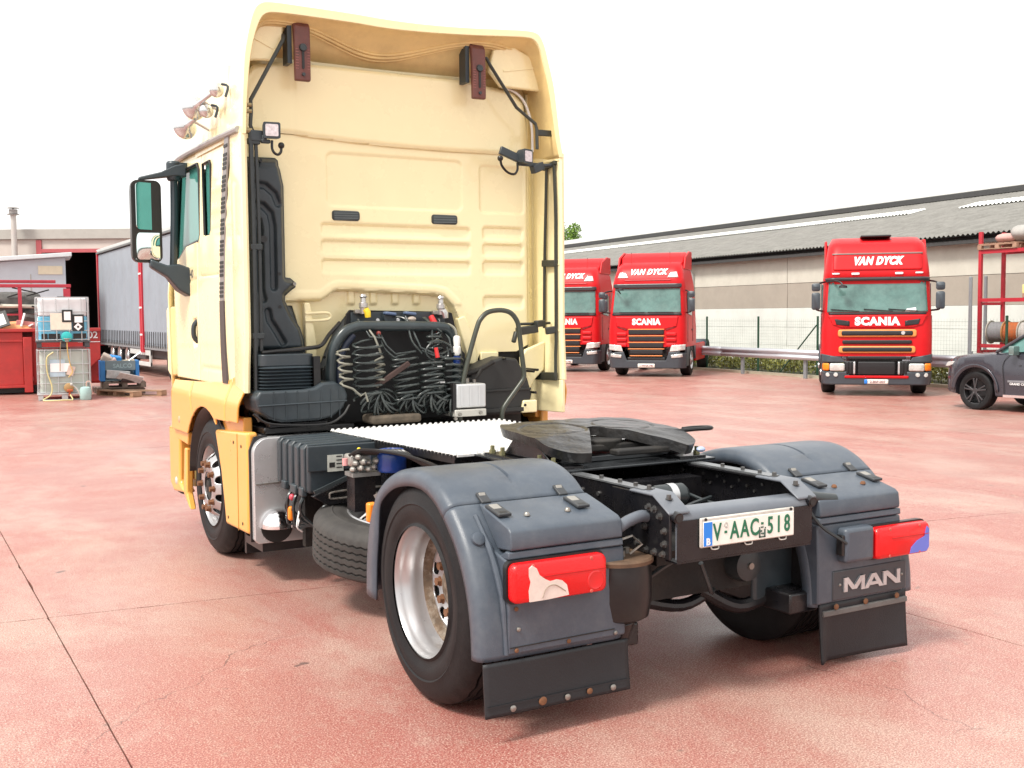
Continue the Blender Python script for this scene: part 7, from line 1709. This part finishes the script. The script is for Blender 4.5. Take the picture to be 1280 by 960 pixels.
mb = MB(); mb.lathe([(1.44, .022), (1.455, .028), (1.50, .028), (1.505, .022), (1.55, .026), (1.57, .024), (1.58, .014)], (.285, 2.62, 0), 'z', 14, True); mb.obj('white_plug', WHITE, T); mb = MB(); mb.lathe([(1.38, .022), (1.39, .027), (1.435, .027)], (.285, 2.62, 0), 'z', 14, True); mb.obj('plug_collar', BLUEK, T)
mb = MB(); mb.tube([(.285, 2.62, 1.58), (.28, 2.64, 1.63), (.26, 2.70, 1.66), (.23, 2.74, 1.655)], .009, 6, 4); mb.obj('plug_cable', HOSEG, T)
mb = MB(); mb.bar((-.37, 2.56, 1.245), (-.13, 2.53, 1.40), .03, .035); mb.obj('hose_strap', M('strap_brown', (.05, .026, .022), .8, var=.3, bump=.4), T, bevel=.006)
for x, z in ((.10, 1.36), (.12, 1.25)): pb('hose_tag', PRINTW, x, x+.035, 2.555, 2.56, z, z+.012)
# ---- right side: rail arch, valve box, wheel housing
mb = MB(); mb.tube([(.268, 2.55, .95), (.272, 2.55, 1.08), (.292, 2.55, 1.24), (.35, 2.55, 1.45), (.415, 2.55, 1.645), (.445, 2.55, 1.70), (.495, 2.55, 1.742), (.56, 2.55, 1.757), (.63, 2.55, 1.757), (.69, 2.55, 1.738), (.735, 2.55, 1.69), (.755, 2.55, 1.63), (.778, 2.55, 1.45), (.797, 2.55, 1.30), (.79, 2.55, 1.255), (.76, 2.55, 1.215), (.64, 2.55, 1.075), (.612, 2.55, 1.02), (.608, 2.55, .96)], .018, 12, 4); mb.obj('hand_rail', M('rail_green_black', (.045, .05, .038), .35, var=.15), T)
vbx = pb('valve_box', ALU, .215, .455, 2.50, 2.68, 1.07, 1.24, bevel=.012, seg=2)
for k in range(3): pb('box_ridge', ALU, .25+.07*k, .262+.07*k, 2.494, 2.4995, 1.085, 1.225, par=vbx)
pb('box_base', M('box_base_pale', (.50, .49, .45), .5, metal=.3, dirt=(.2, .15, .1), damt=.4), .20, .45, 2.49, 2.66, 1.01, 1.060, bevel=.006); pb('box_edge', BLACK, .19, .213, 2.5, 2.66, 1.05, 1.25)
for x, z in ((.235, 1.03), (.40, 1.035), (.20, 1.0)): mb = MB(); mb.lathe([(2.475, .001), (2.475, .012), (2.49, .014)], (x, 0, z), 'y', 8); mb.obj('base_bolt', BOLT, T)
mb = MB(); mb.cyl((.34, 2.58, 1.24), (.34, 2.58, 1.275), .018, 8); mb.cyl((.40, 2.58, 1.24), (.40, 2.58, 1.265), .012, 8); mb.obj('box_port', BOLT, T)
WH = [(.44, .98), (.44, 1.30), (.55, 1.36), (.66, 1.40), (.72, 1.415), (.84, 1.40), (.855, 1.37), (.93, 1.25), (.97, 1.13), (.955, 1.08), (.90, 1.04), (.88, .98)]
mb = MB(); mb.prism(WH, 'y', 2.72, 3.0); mb.obj('wheel_housing', M('housing_black', (.022, .022, .021), .55, var=.25, vscale=6), T, bevel=.02, seg=3)
mb = MB(); mb.bar((.45, 2.712, 1.165), (.95, 2.712, 1.17), .02, .016); mb.bar((.45, 2.71, 1.02), (.88, 2.71, 1.02), .03, .03); mb.obj('housing_rib', MATS['housing_black'], T, bevel=.004)
mb = MB(); mb.prism([(.88, 1.0), (.96, 1.0), (1.0, 1.10), (1.07, 1.22), (1.16, 1.30), (1.17, 1.52), (1.0, 1.46), (.955, 1.40), (.96, 1.28), (1.0, 1.16)], 'y', 2.86, 2.90); mb.obj('inner_fairing', CREAM, T, bevel=.01)
mb = MB(); mb.prism([(.86, .99), (1.0, .99), (1.0, 1.085), (.88, 1.085)], 'y', 2.70, 2.76); mb.obj('fairing_bracket', CREAM, T, bevel=.01)
for x, z in ((.965, 1.30), (1.0, 1.31), (.98, 1.14), (.89, 1.05), (.72, 1.40)): mb = MB(); mb.cyl((x, 2.69, z), (x, 2.90, z), .010, 8); mb.obj('fairing_bolt', BLACK, T)
mb = MB(); mb.prism([(.63, 1.36), (.78, 1.36), (.78, 1.445), (.63, 1.445)], 'y', 2.90, 2.93); mb.obj('hinge_plate', CREAM, T, bevel=.006)
mb = MB(); mb.tube([(.40, 2.7, 1.30), (.5, 2.68, 1.33), (.62, 2.7, 1.38)], .02, 8, 4); mb.tube([(.36, 2.7, 1.28), (.44, 2.66, 1.26), (.5, 2.66, 1.33)], .014, 8, 4); mb.obj('engine_hose', ENGINE, T)

# no deeper than thing > part > sub-part
for o in list(SC.objects):
    def depth(x):
        n = 0
        while x.parent: x = x.parent; n += 1
        return n
    while depth(o) > 2: o.parent = o.parent.parent
